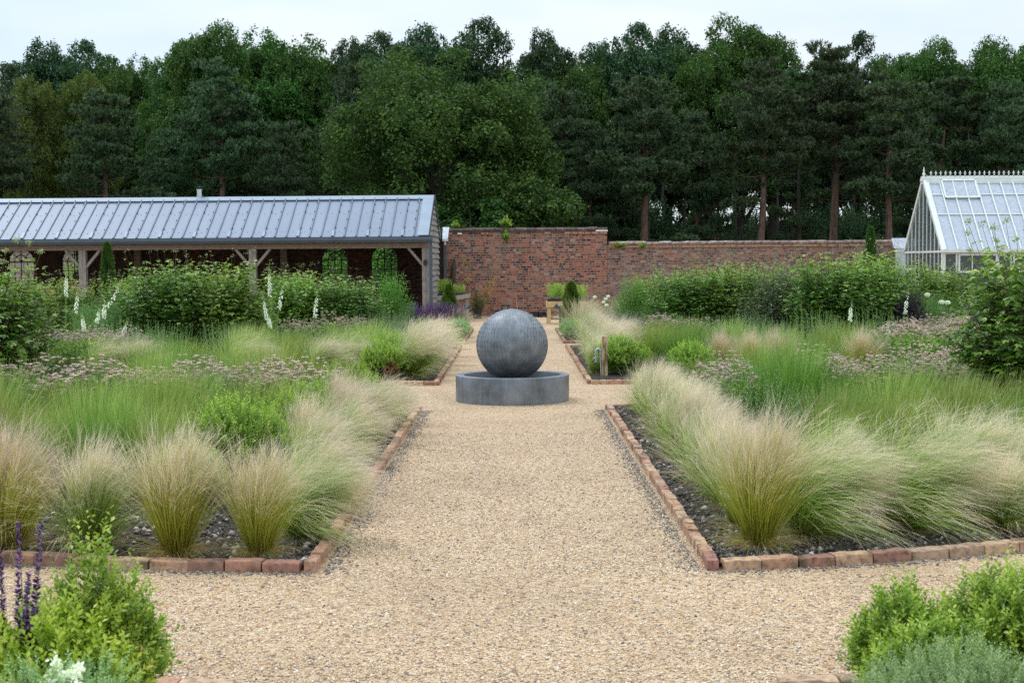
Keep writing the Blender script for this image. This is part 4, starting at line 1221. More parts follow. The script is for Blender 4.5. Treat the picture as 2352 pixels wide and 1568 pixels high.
edging([(1.105, fr_[0][1])] + fr_[1:], 'brick edging along the front of the front right bed')
edging([(1.05, fr_[0][1] - 0.05), (1.05, 15.9)], 'mossy brick edging up the path side of the front right bed')
edging([(1.0, 15.95), (2.1, 15.95)], 'short brick edging at the back corner of the front right bed')
edging([(-2.9, 19.17), (-1.9, 19.2), (-1.03, 19.27)], 'brick edging left of the fountain, front of the middle left bed')
edging([(-1.08, 19.32), (-1.08, 27.9)], 'brick edging up the path side of the middle left bed')
edging([(1.02, 19.27), (2.3, 19.25)], 'brick edging in front of the wooden tap post')
edging([(1.01, 19.3), (1.01, 27.9)], 'brick edging up the path side of the middle right bed')
edging([(-2.4, 29.1), (-1.0, 29.1)], 'brick edging at the front corner of the far left bed')
edging([(-1.07, 29.15), (-1.07, 35.2)], 'brick edging up the path side of the far left bed')
edging([(0.97, 29.1), (2.4, 29.1)], 'brick edging at the front corner of the far right bed')
edging([(1.02, 29.15), (1.02, 35.2)], 'brick edging up the path side of the far right bed')
edging([(-1.09, 5.39), (-2.6, 5.42)], 'brick edging of the nearest left bed at the bottom of the photo')
edging([(1.0, 5.39), (2.6, 5.42)], 'brick edging of the nearest right bed at the bottom of the photo')

# ================================================================== fountain
fx, fy = -0.04, 17.1
ft = tag(empty('sphere_fountain', (fx, fy, 0)), 'round lead fountain with a scaled sphere in the middle of the gravel path', 'fountain')
R0 = 0.683
MB().lathe([(R0, -0.02), (R0, 0.300), (R0 - 0.003, 0.311), (R0 - 0.010, 0.315), (0.592, 0.315), (0.582, 0.311), (0.578, 0.300), (0.578, 0.02)], 128).build('basin', M['lead'], ft)
MB().lathe([(0.0, 0.205), (0.577, 0.205)], 64).build('water', M['water'], ft)
sm = MB(); 
for k in range(6):
    a0 = math.radians(-163.6 + k * 0.8)
    sm.box(-0.008, 0.008, -0.0025, 0.0025, 0.0, 0.15 if k < 5 else 0.14, Matrix.Rotation(a0, 4, 'Z') @ Matrix.Translation((R0 + 0.001, 0, 0)) @ Matrix.Rotation(R(90), 4, 'Z'))
sm.build('joint_strip', M['lead'], ft)
SR, SZ = 0.428, 0.666
MB().lathe([(SR * math.cos(t), SZ + SR * math.sin(t)) for t in np.linspace(-math.pi / 2 * 0.999, math.pi / 2 * 0.999, 48)], 96).build('sphere', M['lead'], ft)
g = rng(11)
V = []; Q = []; rr = []
dphi = 0.056 / SR
rows = int(math.pi * 0.97 / dphi)
for j in range(rows):
    ph = -math.pi / 2 * 0.94 + j * dphi
    if ph > math.pi / 2 - 0.16: break
    n_ = max(8, round(2 * math.pi * SR * math.cos(ph + dphi * 0.4) / 0.045))
    for i in range(n_):
        th = (i + 0.5 * (j % 2)) * 2 * math.pi / n_ + g.normal() * 0.02 / max(0.2, math.cos(ph)) * 0.1
        hw = math.pi / n_ * 1.04
        v0 = g.random()
        def sp(p_, t_, o_):
            p_ = min(p_, math.pi / 2 - 0.01)
            r_ = SR + o_
            return (r_ * math.cos(p_) * math.cos(t_), r_ * math.cos(p_) * math.sin(t_), SZ + r_ * math.sin(p_))
        tipo = 0.0052 + 0.002 * g.random()
        b0 = len(V)
        rowsP = [(0.0, 0.75, 0.001), (0.55, 1.0, 0.0022), (1.0, 0.78, 0.0032), (1.35, 0.42, 0.0042), (1.62, 0.06, tipo)]
        for (q, wd, o_) in rowsP:
            V.append(sp(ph + q * dphi, th - hw * wd, o_)); V.append(sp(ph + q * dphi, th, o_ + 0.0006)); V.append(sp(ph + q * dphi, th + hw * wd, o_))
            rr += [v0] * 3
        for q in range(4):
            for c_ in range(2):
                a = b0 + q * 3 + c_
                Q.append((a, a + 1, a + 4, a + 3))
mesh_np('lead_scales', np.array(V), np.array(Q), M['scales'], ft, {'r': rr}, False)
MB().lathe([(0.0001, 1.103), (0.038, 1.102), (0.042, 1.094), (0.050, 1.088)], 20).lathe([(0.020, 1.101), (0.018, 1.108), (0.0001, 1.109)], 14).build('nozzle', M['lead'], ft)
MB().lathe([(0.16, 0.0), (0.16, 0.24), (0.10, 0.26)], 32).build('plinth', M['lead'], ft)

# ================================================================== garden wall
def coping(root, x0, x1, z, step, mat, yc=44.66, depth=0.42, ht=0.115, g=None):
    n_ = round((x1 - x0) / step); st = (x1 - x0) / n_
    metas = []
    for v in range(4):
        mb = MB(); e = 0.004 + 0.004 * g.random()
        prof = [(-depth / 2, 0), (-depth / 2, ht * 0.55), (-depth * 0.30, ht * 0.93), (0, ht * 1.05), (depth * 0.30, ht * 0.93), (depth / 2, ht * 0.55), (depth / 2, 0)]
        vs = [(sx * (st / 2 - e) + g.normal() * 0.003, y + g.normal() * 0.006, zz + g.normal() * 0.004) for sx in (-1, 1) for y, zz in prof]
        k = len(prof)
        fs = [(j, j + 1, k + j + 1, k + j) for j in range(k - 1)] + [tuple(range(k))[::-1], tuple(range(k, 2 * k)), (k - 1, 0, k, 2 * k - 1)]
        mb.add(vs, fs)
        me = bpy.data.meshes.new('coping_stone'); me.from_pydata(mb.V, [], mb.F); me.update(); me.materials.append(mat); metas.append(me)
    for i in range(n_):
        o = bpy.data.objects.new('coping_stone', metas[int(g.integers(0, 4))]); C.objects.link(o); o.parent = root
        o.location = (x0 + (i + 0.5) * st - root.location.x, yc - root.location.y, z + g.normal() * 0.006)
        o.rotation_euler = (g.normal() * 0.01, g.normal() * 0.008, g.normal() * 0.012)
g = rng(21)
tw = tag(empty('garden_wall', (0.3, 44.5, 0)), 'tall section of old red brick garden wall with dark coping beside the shed', 'wall')
MB().box(-2.50, 2.58, 0, 0.33, -0.05, 2.62).build('brickwork', M['brick_wall'], tw)
coping(tw, -2.18, 2.90, 2.622, 0.31, M['coping'], g=g, ht=0.125)
sc = MB()
for (xa, xb) in ((-2.18, -1.95), (-1.05, -0.82), (0.93, 1.12), (1.55, 1.74), (1.76, 1.96), (1.98, 2.17), (2.19, 2.38), (2.40, 2.62), (2.64, 2.88)):
    sc.box(xa - 0.3, xb - 0.3, -0.04, 0.02, 2.545, 2.612)
sc.build('corbel_course', M['edge'], tw)
lw = tag(empty('garden_wall', (7.5, 44.5, 0)), 'lower section of greyed brick garden wall with pale coping reaching the greenhouse', 'wall')
MB().box(-4.615, 11.5, 0.01, 0.33, -0.05, 2.18).build('brickwork', M['brick_wall_grey'], lw)
sc = MB()
x = 2.93
while x < 11.9:
    l_ = 0.105 if x < 5.4 else 0.215
    sc.box(x - 7.5, x + l_ - 0.008 - 7.5, -0.03, 0.02, 2.105 + 0.004 * math.sin(x * 9), 2.176 + 0.002 * math.sin(x * 5)); x += l_
sc.build('header_course', M['edge'], lw)
coping(lw, 2.93, 12.0, 2.184, 0.585, M['coping_pale'], g=g, ht=0.108)
lm = MB()
for (u, wd, z) in ((1435, .25, 2.292), (1530, .35, 2.293), (1580, .10, 2.293), (1480, .12, 2.293), (1640, .2, 2.293), (1668, .1, 2.293)):
    X = at(u, 44.5) - 7.5
    pts = [(X + wd * (0.5 + 0.1 * math.sin(k * 2.1 + u)) * math.cos(k * 0.7) , -0.01 + 0.075 * (1 + .4 * math.sin(k * 3 + u)) * math.sin(k * 0.7) + 0.05, z + 0.004) for k in range(9)]
    lm.add(pts + [(p[0], p[1], p[2] - 0.04) for p in pts], [tuple(range(9))] + [(k, (k + 1) % 9, 9 + (k + 1) % 9, 9 + k)[::-1] for k in range(9)])
lm.build('lime_stain', M['limewash'], lw)
lm = MB()
lm.box(-0.02, 0.06, -0.052, -0.03, 2.66, 2.715); lm.box(2.23, 2.6, -0.056, -0.03, 2.615, 2.66)
lm.box(-2.10 + 0.02, -1.95, -0.048, -0.03, 2.55, 2.60)
lm.build('lime_stain', M['limewash'], tw)

# ================================================================== open timber shed with metal roof
sh = tag(empty('open_shed', (-2.47, 40.6, 0), R(-2)), 'long open oak framed shed with a ribbed blue grey metal roof', 'shed')
LX = -17.0
EZ, RZ, RY = 2.42, 3.635, 1.88
sl_ = (RZ - EZ) / RY
def roofz(y): return EZ + sl_ * y if y <= RY else RZ - sl_ * (y - RY)
def slopeM(x, y):   # frame whose x runs along the eave, y up the slope, z off the roof
    a = math.atan(sl_)
    return Matrix.Translation((x, y, roofz(y))) @ Matrix.Rotation(a, 4, 'X')
SLEN = math.hypot(RY, RZ - EZ)
mb = MB()
for sgn in (0, 1):
    if sgn == 0: mb.box(LX, -0.02, 0, SLEN, -0.03, 0.0, slopeM(0, 0))
    else:
        M2 = Matrix.Translation((0, 2 * RY, EZ)) @ Matrix.Scale(-1, 4, (0, 1, 0)) @ Matrix.Rotation(math.atan(sl_), 4, 'X')
        mb.box(LX, -0.02, -0.05, SLEN - 0.02, -0.032, -0.002, M2)
rb = mb; scw = mb; lap = mb
x = -0.40; i = 0
while x > LX:
    Mx = slopeM(x, 0)
    mb.cm = 1
    vs = [Mx @ Vector(v) for v in ((-0.026, 0.02, 0.001), (0.026, 0.02, 0.001), (0.013, 0.02, 0.036), (-0.013, 0.02, 0.036),
                                   (-0.026, SLEN - 0.03, 0.001), (0.026, SLEN - 0.03, 0.001), (0.013, SLEN - 0.03, 0.036), (-0.013, SLEN - 0.03, 0.036))]
    rb.add(vs, [(0, 1, 2, 3), (1, 5, 6, 2), (2, 6, 7, 3), (3, 7, 4, 0), (5, 4, 7, 6)])
    if i % 3 == 1:
        mb.cm = 2
        for q in (0.12, 0.22, 0.62, 0.80, 0.98): scw.box(-0.012 + 0.03, 0.012 + 0.03, SLEN * q, SLEN * q + 0.025, 0.0, 0.045, Mx)
        mb.cm = 3
        lap.box(-0.045, 0.03, 0.03, 0.32, 0.001, 0.041, Mx)
    mb.cm = 2
    if i % 3 == 0:
        for q in (0.2, 0.42, 0.62, 0.84): scw.box(-0.012 - 0.03, 0.012 - 0.03, SLEN * q, SLEN * q + 0.025, 0.0, 0.045, Mx)
    for q in (0.13, 0.58): scw.box(-0.176, -0.158, SLEN * q, SLEN * q + 0.02, 0.0, 0.010, Mx)
    scw.box(-0.012, 0.012, SLEN * 0.925, SLEN * 0.925 + 0.03, 0.02, 0.065, Mx)
    x -= 0.3333; i += 1
mb.build('roof_sheet', [M['roof'], M['rib'], M['screw'], M['cap']], sh)
cp = MB()
for k in range(6):
    xa, xb = LX + k * (-LX) / 6 + 0.003, LX + (k + 1) * (-LX) / 6 + (0.01 if k == 5 else 0)
    cp.box(xa, xb, SLEN - 0.20, SLEN + 0.012, 0.038 + 0.001 * (k % 2), 0.050 + 0.001 * (k % 2), slopeM(0, 0))
    cp.box(xa, xb, SLEN - 0.20, SLEN + 0.008, 0.030, 0.046, Matrix.Translation((0, 2 * RY, EZ)) @ Matrix.Scale(-1, 4, (0, 1, 0)) @ Matrix.Rotation(math.atan(sl_), 4, 'X'))
cp.build('ridge_cap', M['cap'], sh)
vt = MB()
vt.box(-0.30, 0.012, 0.01, SLEN - 0.19, 0.040, 0.048, slopeM(0, 0))
for q in np.linspace(0.08, 0.95, 7): vt.box(-0.12, -0.095, SLEN * q, SLEN * q + 0.025, 0.045, 0.052, slopeM(0, 0))
vt.build('verge_flashing', M['cap'], sh)
vf = MB()
vf.box(0.013, 0.028, -0.01, SLEN + 0.02, -0.12, 0.05, slopeM(0, 0))
vf.box(0.013, 0.05, -0.01, SLEN + 0.02, -0.13, 0.047, Matrix.Translation((0, 2 * RY, EZ)) @ Matrix.Scale(-1, 4, (0, 1, 0)) @ Matrix.Rotation(math.atan(sl_), 4, 'X'))
vf.build('bargeboard', M['dark_metal'], sh)
gt = MB()
vs = []
for X in (LX, 0.13):
    vs += [(X, -0.13, EZ - 0.005), (X, -0.145, EZ - 0.085), (X, -0.10, EZ - 0.165), (X, 0.0, EZ - 0.165), (X, 0.0, EZ - 0.01)]
gt.add(vs, [(0, 1, 6, 5), (1, 2, 7, 6), (2, 3, 8, 7), (3, 4, 9, 8), (4, 3, 2, 1, 0), (5, 6, 7, 8, 9)])
gt.box(LX, 0.132, -0.136, -0.124, EZ - 0.006, EZ + 0.006)
gt.build('gutter', M['dark_metal'], sh)
MB().box(LX, -0.07, 0.35, 3.76, 2.30, 2.33).build('added_ceiling_boards', M['crack'], sh)  # unseen dark ceiling, added to cut light bouncing inside the shed
MB().box(LX, -0.07, 0.1, 3.76, 0.0, 0.02).build('added_dark_floor', M['soil'], sh)  # unseen dark floor, added to keep gravel bounce off the rear wall
MB().box(LX, 0.0, 0.15, 0.31, 2.10, 2.245).build('beam', M['oak_beam'], sh)
for px in (-0.09, -5.08, -10.03, -15.0):
    MB().box(px - 0.10, px + 0.10, 0.13, 0.33, -0.02, 2.098).build('post', M['oak_grey'], sh)
    cr = MB(); g = rng(int(-px * 10))
    pz = 0.3
    xx = px + 0.01
    while pz < 2.0:
        nx_ = px + 0.02 * g.normal(); cr.add([(xx - .003, 0.128, pz), (xx + .003, 0.128, pz), (nx_ + .003, 0.128, pz + .2), (nx_ - .003, 0.128, pz + .2)], [(0, 1, 2, 3)]); xx = nx_; pz += 0.2
    cr.build('crack', M['crack'], sh)
    for sg in (-1, 1):
        if px > -1 and sg > 0: continue
        MB().bar((px + sg * 0.095, 0.23, 1.62), (px + sg * 0.50, 0.23, 2.10), 0.07, 0.10, (0, 1, 0)).build('brace', M['oak_grey'], sh)
for px in (-4.85, -9.45, -15.3):
    MB().box(px - 0.10, px + 0.10, 3.53, 3.72, 0, 2.3).build('rear_post', M['oak_beam'], sh)
MB().box(-0.13, -0.06, 0.085, 0.127, 1.60, 1.76).box(-0.145, -0.045, 0.08, 0.12, 1.64, 1.72).build('wall_lamp', M['black'], sh)
dp = MB(); dp.box(0.035, 0.115, -0.06, 0.02, 0.02, 2.255).box(0.03, 0.12, -0.07, 0.03, 1.62, 1.74).box(0.03, 0.12, -0.066, 0.026, 1.22, 1.24)
dp.build('downpipe', M['dark_metal'], sh)
dp = MB(); dp.box(0.13, 0.22, 3.60, 3.69, 0.02, 2.23); dp.build('downpipe', M['dark_metal'], sh)
MB().lathe([(0.035, 2.22), (0.035, 2.34)], 16, 0.175, 3.645).box(0.11, 0.27, 3.55, 3.72, 2.34, 2.40).build('hopper_head', M['white_paint'], sh)
fl_ = MB(); fl_.add([(0.10, 3.56, 2.40), (0.27, 3.56, 2.41), (0.30, 3.86, 2.78), (0.10, 3.86, 2.78), (0.10, 3.88, 2.40), (0.27, 3.88, 2.41), (0.30, 3.9, 2.78), (0.10, 3.9, 2.78)],
         [(0, 1, 2, 3), (7, 6, 5, 4), (1, 5, 6, 2), (0, 3, 7, 4), (3, 2, 6, 7), (0, 4, 5, 1)])
fl_.build('lead_flashing', M['lead_flash'], sh)
wb = MB(); g = rng(5)
z = 0.0
while z < RZ - 0.25:
    ztop = z + 0.165
    y0 = 0.335 if ztop < EZ else max(0.335, (ztop - EZ) / sl_ + 0.05)
    y1 = 2 * RY - (0.33 if ztop < EZ else max(0.33, (ztop - EZ) / sl_ + 0.05))
    if y1 - y0 < 0.1: break
    ny = max(2, int((y1 - y0) / 0.11)); ys = np.linspace(y0, y1, ny + 1)
    for i in range(ny):
        dz = 0.012 * g.normal(); dx = 0.006 * g.normal()
        a, b_ = ys[i], ys[i + 1] - 0.004
        vs = [(-0.02, a, ztop), (-0.02, b_, ztop), (0.035 + dx, b_, z - 0.01 + dz), (0.035 + dx, a, z - 0.01 + dz + .004 * g.normal()), (-0.025, a, ztop), (-0.025, b_, ztop), (0.01 + dx, b_, z - 0.01 + dz), (0.01 + dx, a, z - 0.01 + dz)]
        wb.add(vs, [(0, 3, 2, 1), (4, 5, 6, 7), (3, 7, 6, 2), (0, 4, 7, 3), (1, 2, 6, 5)])
    z = ztop
wb.build('gable_boards', M['shingle'], sh)
MB().box(-0.06, -0.03, 0.335, 2 * RY - 0.3, 0, 2.42).build('gable_lining', M['oak_beam'], sh)

def arched_wall(x0, x1, z1, y0, y1, arches, hw, zs, zb):
    mb = MB(); xs = x0
    def both(poly):
        k = len(poly)
        mb.add([(x, y0, z) for x, z in poly], [tuple(range(k))]); mb.add([(x, y1, z) for x, z in poly], [tuple(range(k))[::-1]])
    for c in sorted(arches):
        both([(xs, 0), (c - hw, 0), (c - hw, z1), (xs, z1)])
        both([(c - hw, 0), (c + hw, 0), (c + hw, zb), (c - hw, zb)])
        n_ = 20; arc = [(c - hw * math.cos(math.pi * k / n_), zs + hw * math.sin(math.pi * k / n_)) for k in range(n_ + 1)]
        for k in range(n_): both([arc[k], arc[k + 1], (arc[k + 1][0], z1), (arc[k][0], z1)])
        outl = [(c - hw, zb)] + arc + [(c + hw, zb)]
        for k in range(len(outl)):
            p, q = outl[k], outl[(k + 1) % len(outl)]
            mb.add([(p[0], y0, p[1]), (q[0], y0, q[1]), (q[0], y1, q[1]), (p[0], y1, p[1])], [(0, 1, 2, 3)])
        xs = c + hw
    both([(xs, 0), (x1, 0), (x1, z1), (xs, z1)])
    mb.add([(x0, y0, z1), (x1, y0, z1), (x1, y1, z1), (x0, y1, z1)], [(0, 1, 2, 3)])
    return mb
ARC = [-1.74, -3.30, -11.55, -13.25]
arched_wall(LX, 0.10, 2.36, 3.78, 4.02, ARC, 0.425, 1.80, 0.55).build('rear_wall', M['shade_brick'], sh)
for c in ARC:
    mb = MB(); yy = 3.86; zs = 1.80; hw = 0.415
    mb.tube([(c - hw, yy, 0.56)] + [(c - hw * math.cos(math.pi * k / 20), yy, zs + hw * math.sin(math.pi * k / 20)) for k in range(21)] + [(c + hw, yy, 0.56)], 0.024, 6)
    mb.tube([(c - hw / 2, yy, 0.56)] + [(c - hw / 2 * math.cos(math.pi * k / 14), yy, zs + hw / 2 * math.sin(math.pi * k / 14)) for k in range(15)] + [(c + hw / 2, yy, 0.56)], 0.017, 6)
    mb.tube([(c, yy, 0.56), (c, yy, zs + hw)], 0.018, 6)
    for z in (0.57, 0.88, 1.19, 1.50, 1.80): mb.tube([(c - hw, yy, z), (c + hw, yy, z)], 0.015, 6)
    for a in (45, 135): mb.tube([(c, yy, zs), (c + hw * math.cos(R(a)), yy, zs + hw * math.sin(R(a)))], 0.015, 6)
    mb.build('arched_window', M['iron'], sh)
flx = -7.05
fl_ = MB().lathe([(0.075, RZ - 0.1), (0.075, 3.90), (0.09, 3.90), (0.09, 3.92), (0.075, 3.93)], 20, flx, RY + 0.1)
fl_.lathe([(0.088, 3.72), (0.088, 3.735)], 20, flx, RY + .1).build('chimney_flue', M['steel'], sh)
MB().lathe([(0.15, 3.985), (0.0001, 4.0)], 18, flx, RY + .1).tube([(flx, RY + .1, 3.9), (flx, RY + .1, 3.99)], 0.012, 6).build('flue_cowl', M['dark_metal'], sh)

# ================================================================== greenhouse
gh = tag(empty('greenhouse', (12.17, 40.6, 0), R(1)), 'white framed glass greenhouse with ridge cresting at the right end of the wall', 'greenhouse')
GL, GD, GE, GR = 6.4, 3.7, 1.92, 4.05
gsl = math.atan((GR - GE) / (GD / 2)); GS = math.hypot(GR - GE, GD / 2)
def gM(x, back=False):
    if not back: return Matrix.Translation((x, 0, GE)) @ Matrix.Rotation(gsl, 4, 'X')
    return Matrix.Translation((x, GD, GE)) @ Matrix.Scale(-1, 4, (0, 1, 0)) @ Matrix.Rotation(gsl, 4, 'X')
br = MB(); gl = MB()
step = 0.361; nbar = int(GL / step)
for bk in (False, True):
    Mx = gM(0, bk)
    for k in range(nbar + 1):
        x = 0.09 + k * step
        wd = 0.016 if k else 0.03
        br.box(x - wd, x + wd, 0.02, GS - 0.05, 0.0, 0.045, Mx)
    br.box(-0.03, 0.055, -0.02, GS, -0.05, 0.055, Mx)
    for q in (0.49, 0.77): br.box(0.0, GL, GS * q - 0.014, GS * q + 0.014, -0.004, 0.025, Mx)
    gl.box(0.03, GL, 0.0, GS - 0.02, -0.012, -0.006, Mx)
br.build('roof_bars', M['white_paint'], gh)
gl.build('roof_glass', M['roof_glass'], gh)
rg = MB(); rg.box(-0.06, GL, GD / 2 - 0.10, GD / 2 + 0.10, GR - 0.07, GR + 0.03); rg.box(-0.06, GL, GD / 2 - 0.03, GD / 2 + 0.03, GR + 0.031, GR + 0.075)
rg.box(-0.04, GL, GD / 2 - 0.14, GD / 2 + 0.14, GR - 0.15, GR - 0.072)
rg.build('ridge_beam', M['white_paint'], gh)
cs = MB()
x = 0.16; z0 = GR + 0.075; yc = GD / 2
while x < GL:
    cs.tube([(x - 0.072, yc, z0 + 0.045), (x - 0.045, yc, z0 + 0.012), (x, yc, z0 + 0.004), (x + 0.045, yc, z0 + 0.012), (x + 0.072, yc, z0 + 0.045)][::1], 0.0075, 5)
    cx = x + 0.0725
    cs.tube([(cx - 0.02, yc, z0 + 0.02), (cx, yc, z0 + 0.055), (cx + 0.02, yc, z0 + 0.02)], 0.0065, 5)
    cs.lathe([(0.010, z0 + 0.04), (0.018, z0 + 0.065), (0.008, z0 + 0.085), (0.022, z0 + 0.115), (0.0005, z0 + 0.17)], 8, cx, yc)
    cs.tube([(cx - 0.036, yc, z0 + 0.085), (cx - 0.03, yc, z0 + 0.108), (cx - 0.008, yc, z0 + 0.085), (cx + 0.008, yc, z0 + 0.085), (cx + 0.03, yc, z0 + 0.108), (cx + 0.036, yc, z0 + 0.085)], 0.0065, 5)
    x += 0.145
cs.build('ridge_cresting', M['white_paint'], gh)
MB().lathe([(0.02, z0 - 0.02), (0.045, z0 + 0.07), (0.04, z0 + 0.09), (0.015, z0 + 0.125), (0.032, z0 + 0.17), (0.012, z0 + 0.20), (0.022, z0 + 0.235), (0.0005, z0 + 0.29)], 14, 0.02, yc).build('finial', M['white_paint'], gh)
ve = MB(); vM = gM(0) @ Matrix.Translation((0, GS - 0.10, 0.05)) @ Matrix.Rotation(R(3), 4, 'X')
xa, xb = 0.09 + step + 0.03, 0.09 + 4 * step - 0.02
VL = GS * 0.25
for (p, q, r_, s_) in ((xa, xa + 0.045, -VL, 0), (xb - 0.045, xb, -VL, 0), (xa, xb, -VL, -VL + 0.05), (xa, xb, -0.045, 0)): ve.box(p, q, r_, s_, 0.0, 0.045 + (0.003 if r_ == -VL and s_ != 0 else 0), vM)
for k in (1, 2): x = xa + (xb - xa) * k / 3; ve.box(x - 0.015, x + 0.015, -VL + 0.05, -0.045, 0.005, 0.035, vM)
vent = ve.build('roof_vent', M['white_paint'], gh)
MB().box(xa + 0.02, xb - 0.02, -VL + 0.02, -0.02, 0.008, 0.014, vM).build('vent_glass', M['roof_glass'], vent)
MB().box(-0.05, GL, -0.13, 0.02, GE - 0.055, GE + 0.03).build('gutter', M['white_paint'], gh)
MB().box(-0.05, GL, GD - 0.02, GD + 0.1, GE - 0.055, GE + 0.03).build('gutter', M['white_paint'], gh)
gf = MB()
gf.box(0.0, 0.10, 0.0, 0.10, 0, GE - 0.056)
gf.box(0.0, 0.10, GD - 0.10, GD, 0, GE - 0.056)
gf.box(-0.012, 0.05, 0.0, GD, GE - 0.056 + 0.0, GE - 0.002)
nb = 10
for k in range(1, nb):
    y = GD * k / nb
    zt = GE + (GR - GE) * (1 - abs(y - GD / 2) / (GD / 2)) - 0.05
    gf.box(0.0, 0.035, y - 0.017, y + 0.017, 0.45, zt)
gf.box(-0.02, 0.12, -0.02, GD, 0.40, 0.45)
for x in (0.42, 1.62, 1.98, 3.18, 3.54, 4.74, 5.10): gf.box(x - 0.025, x + 0.025, 0.0, 0.06, 0.45, GE - 0.056)
gf.box(0.1, GL, -0.02, 0.08, 0.40, 0.455)
gf.box(0.1, GL, 0.0, 0.05, GE - 0.10, GE - 0.056)
gf.build('frame', M['white_paint'], gh)
for x in (0.46, 2.02, 3.58):
    c_ = MB()
    x1 = x + 1.12
    c_.box(x, x1, -0.025, 0.0, GE - 0.15, GE - 0.10).box(x, x1, -0.026, 0.0, 1.28, 1.34).box(x, x + 0.05, -0.024, 0.0, 1.34, GE - 0.15).box(x1 - 0.05, x1, -0.024, 0.0, 1.34, GE - 0.15).box(x + 0.385, x + 0.41, -0.022, 0.0, 1.34, GE - 0.15)
    c_.build('casement', M['white_paint'], gh)
sg = MB(); sg.box(0.10, GL, 0.025, 0.029, 0.45, GE - 0.06)
n_ = 2
sg.add([(0.016, 0.05, 0.45), (0.016, GD - 0.05, 0.45), (0.016, GD - 0.02, GE), (0.016, GD / 2, GR - 0.06), (0.016, 0.02, GE)], [(0, 4, 3, 2, 1)])
sg.build('wall_glass', M['side_glass'], gh)
MB().box(0.01, GL, 0.02, 0.22, -0.02, 0.40).box(0.012, 0.2, 0.22, GD, -0.02, 0.398).build('brick_plinth', M['brick_wall'], gh)
pn = tag(empty('lean_to_panel', (11.98, 44.3, 0)), 'narrow white panel with lead top between the low wall and the greenhouse', 'panel')
MB().box(-0.13, 0.17, 0.0, 0.12, 0, 1.90).box(-0.15, 0.19, -0.02, 0.14, 1.90, 2.02).build('panel', M['white_paint'], pn)
MB().add([(-0.20, -0.04, 2.02), (0.22, -0.04, 2.02), (0.22, 0.16, 2.34), (-0.24, 0.16, 2.34), (-0.20, 0.16, 2.02), (0.22, 0.16, 2.02)], [(0, 1, 2, 3), (0, 3, 4), (1, 5, 2), (4, 3, 2, 5)]).build('lead_cover', M['lead_flash'], pn)

# ================================================================== outbuilding behind the wall, seen through the arches
ob = tag(empty('clad_outbuilding', (-17.6, 50.5, 0)), 'beige boarded outbuilding seen through the leftmost arched windows', 'building')
mb = MB()
for k in range(13): mb.add([(-1.8, 0.0, k * 0.18), (1.1, 0.0, k * 0.18), (1.1, 0.03, k * 0.18 + 0.18), (-1.8, 0.03, k * 0.18 + 0.18)], [(0, 1, 2, 3)]); mb.box(-1.8, 1.1, -0.002, 0.03, k * 0.18 - 0.002, k * 0.18)
mb.box(-1.8, 1.1, 0.04, 3.0, 0, 2.34)
mb.build('wall', m_noise('beige_cladding', (0.34, 0.26, 0.20), (0.44, 0.35, 0.28), 3, 0.8), ob)
MB().add([(-1.9, -0.15, 2.30), (1.2, -0.15, 2.30), (1.2, 1.5, 3.1), (-1.9, 1.5, 3.1), (1.2, 3.15, 2.30), (-1.9, 3.15, 2.30)], [(0, 1, 2, 3), (3, 2, 4, 5), (1, 4, 2), (0, 3, 5), (0, 5, 4, 1)]).build('roof', M['dark_metal'], ob)

# ================================================================== tap and post
tp = tag(empty('tap_post', (1.275, 20.3, 0)), 'square wooden post standing beside the garden tap', 'post')
MB().cbox(-0.04, 0.04, -0.04, 0.04, -0.1, 0.60, 0.002).build('post', m_noise('grained_post', (0.20, 0.125, 0.06), (0.47, 0.36, 0.22), 4.5, 0.8, stretch=(5, 5, 1.3), detail=1, bstr=0.2, lo=0.42, hi=0.56), tp)
tt = tag(empty('garden_tap', (1.215, 20.28, 0)), 'grey metal standpipe with swan neck and tap in front of feather grass', 'tap')
pt_ = [(0.01, 0, 0.0), (0.0, 0, 0.36)] + [(-0.033 + 0.033 * math.cos(a), 0, 0.385 + 0.033 * math.sin(a)) for a in np.linspace(0, math.pi, 9)] + [(-0.066, 0, 0.34)]
MB().tube(pt_, [0.0125] * 2 + [0.0165] * 9 + [0.0165], 12).build('pipe', M['galv'], tt)
mb = MB()
for z, r_ in ((0.345, 0.021), (0.30, 0.019), (0.275, 0.021)): mb.lathe([(r_ * .6, z - 0.012), (r_, z - 0.01), (r_, z + 0.01), (r_ * .6, z + 0.012)], 12, -0.066, 0)
mb.lathe([(0.013, 0.345), (0.016, 0.29), (0.014, 0.25), (0.018, 0.245), (0.016, 0.228), (0.006, 0.224)], 12, -0.066, 0)
mb.tube([(-0.066, 0, 0.293), (-0.085, -0.0, 0.29), (-0.105, 0, 0.285)], [0.011, 0.008, 0.006], 8).tube([(-0.107, 0, 0.262), (-0.107, 0, 0.308)], 0.0055, 6)
mb.build('tap_body', M['galv'], tt)
MB().box(0.0, 0.05, -0.008, 0.008, 0.345, 0.36).lathe([(0.013, 0.343), (0.018, 0.345), (0.018, 0.36), (0.013, 0.362)], 12, 0.0, 0).build('pipe_clip', M['galv'], tt)

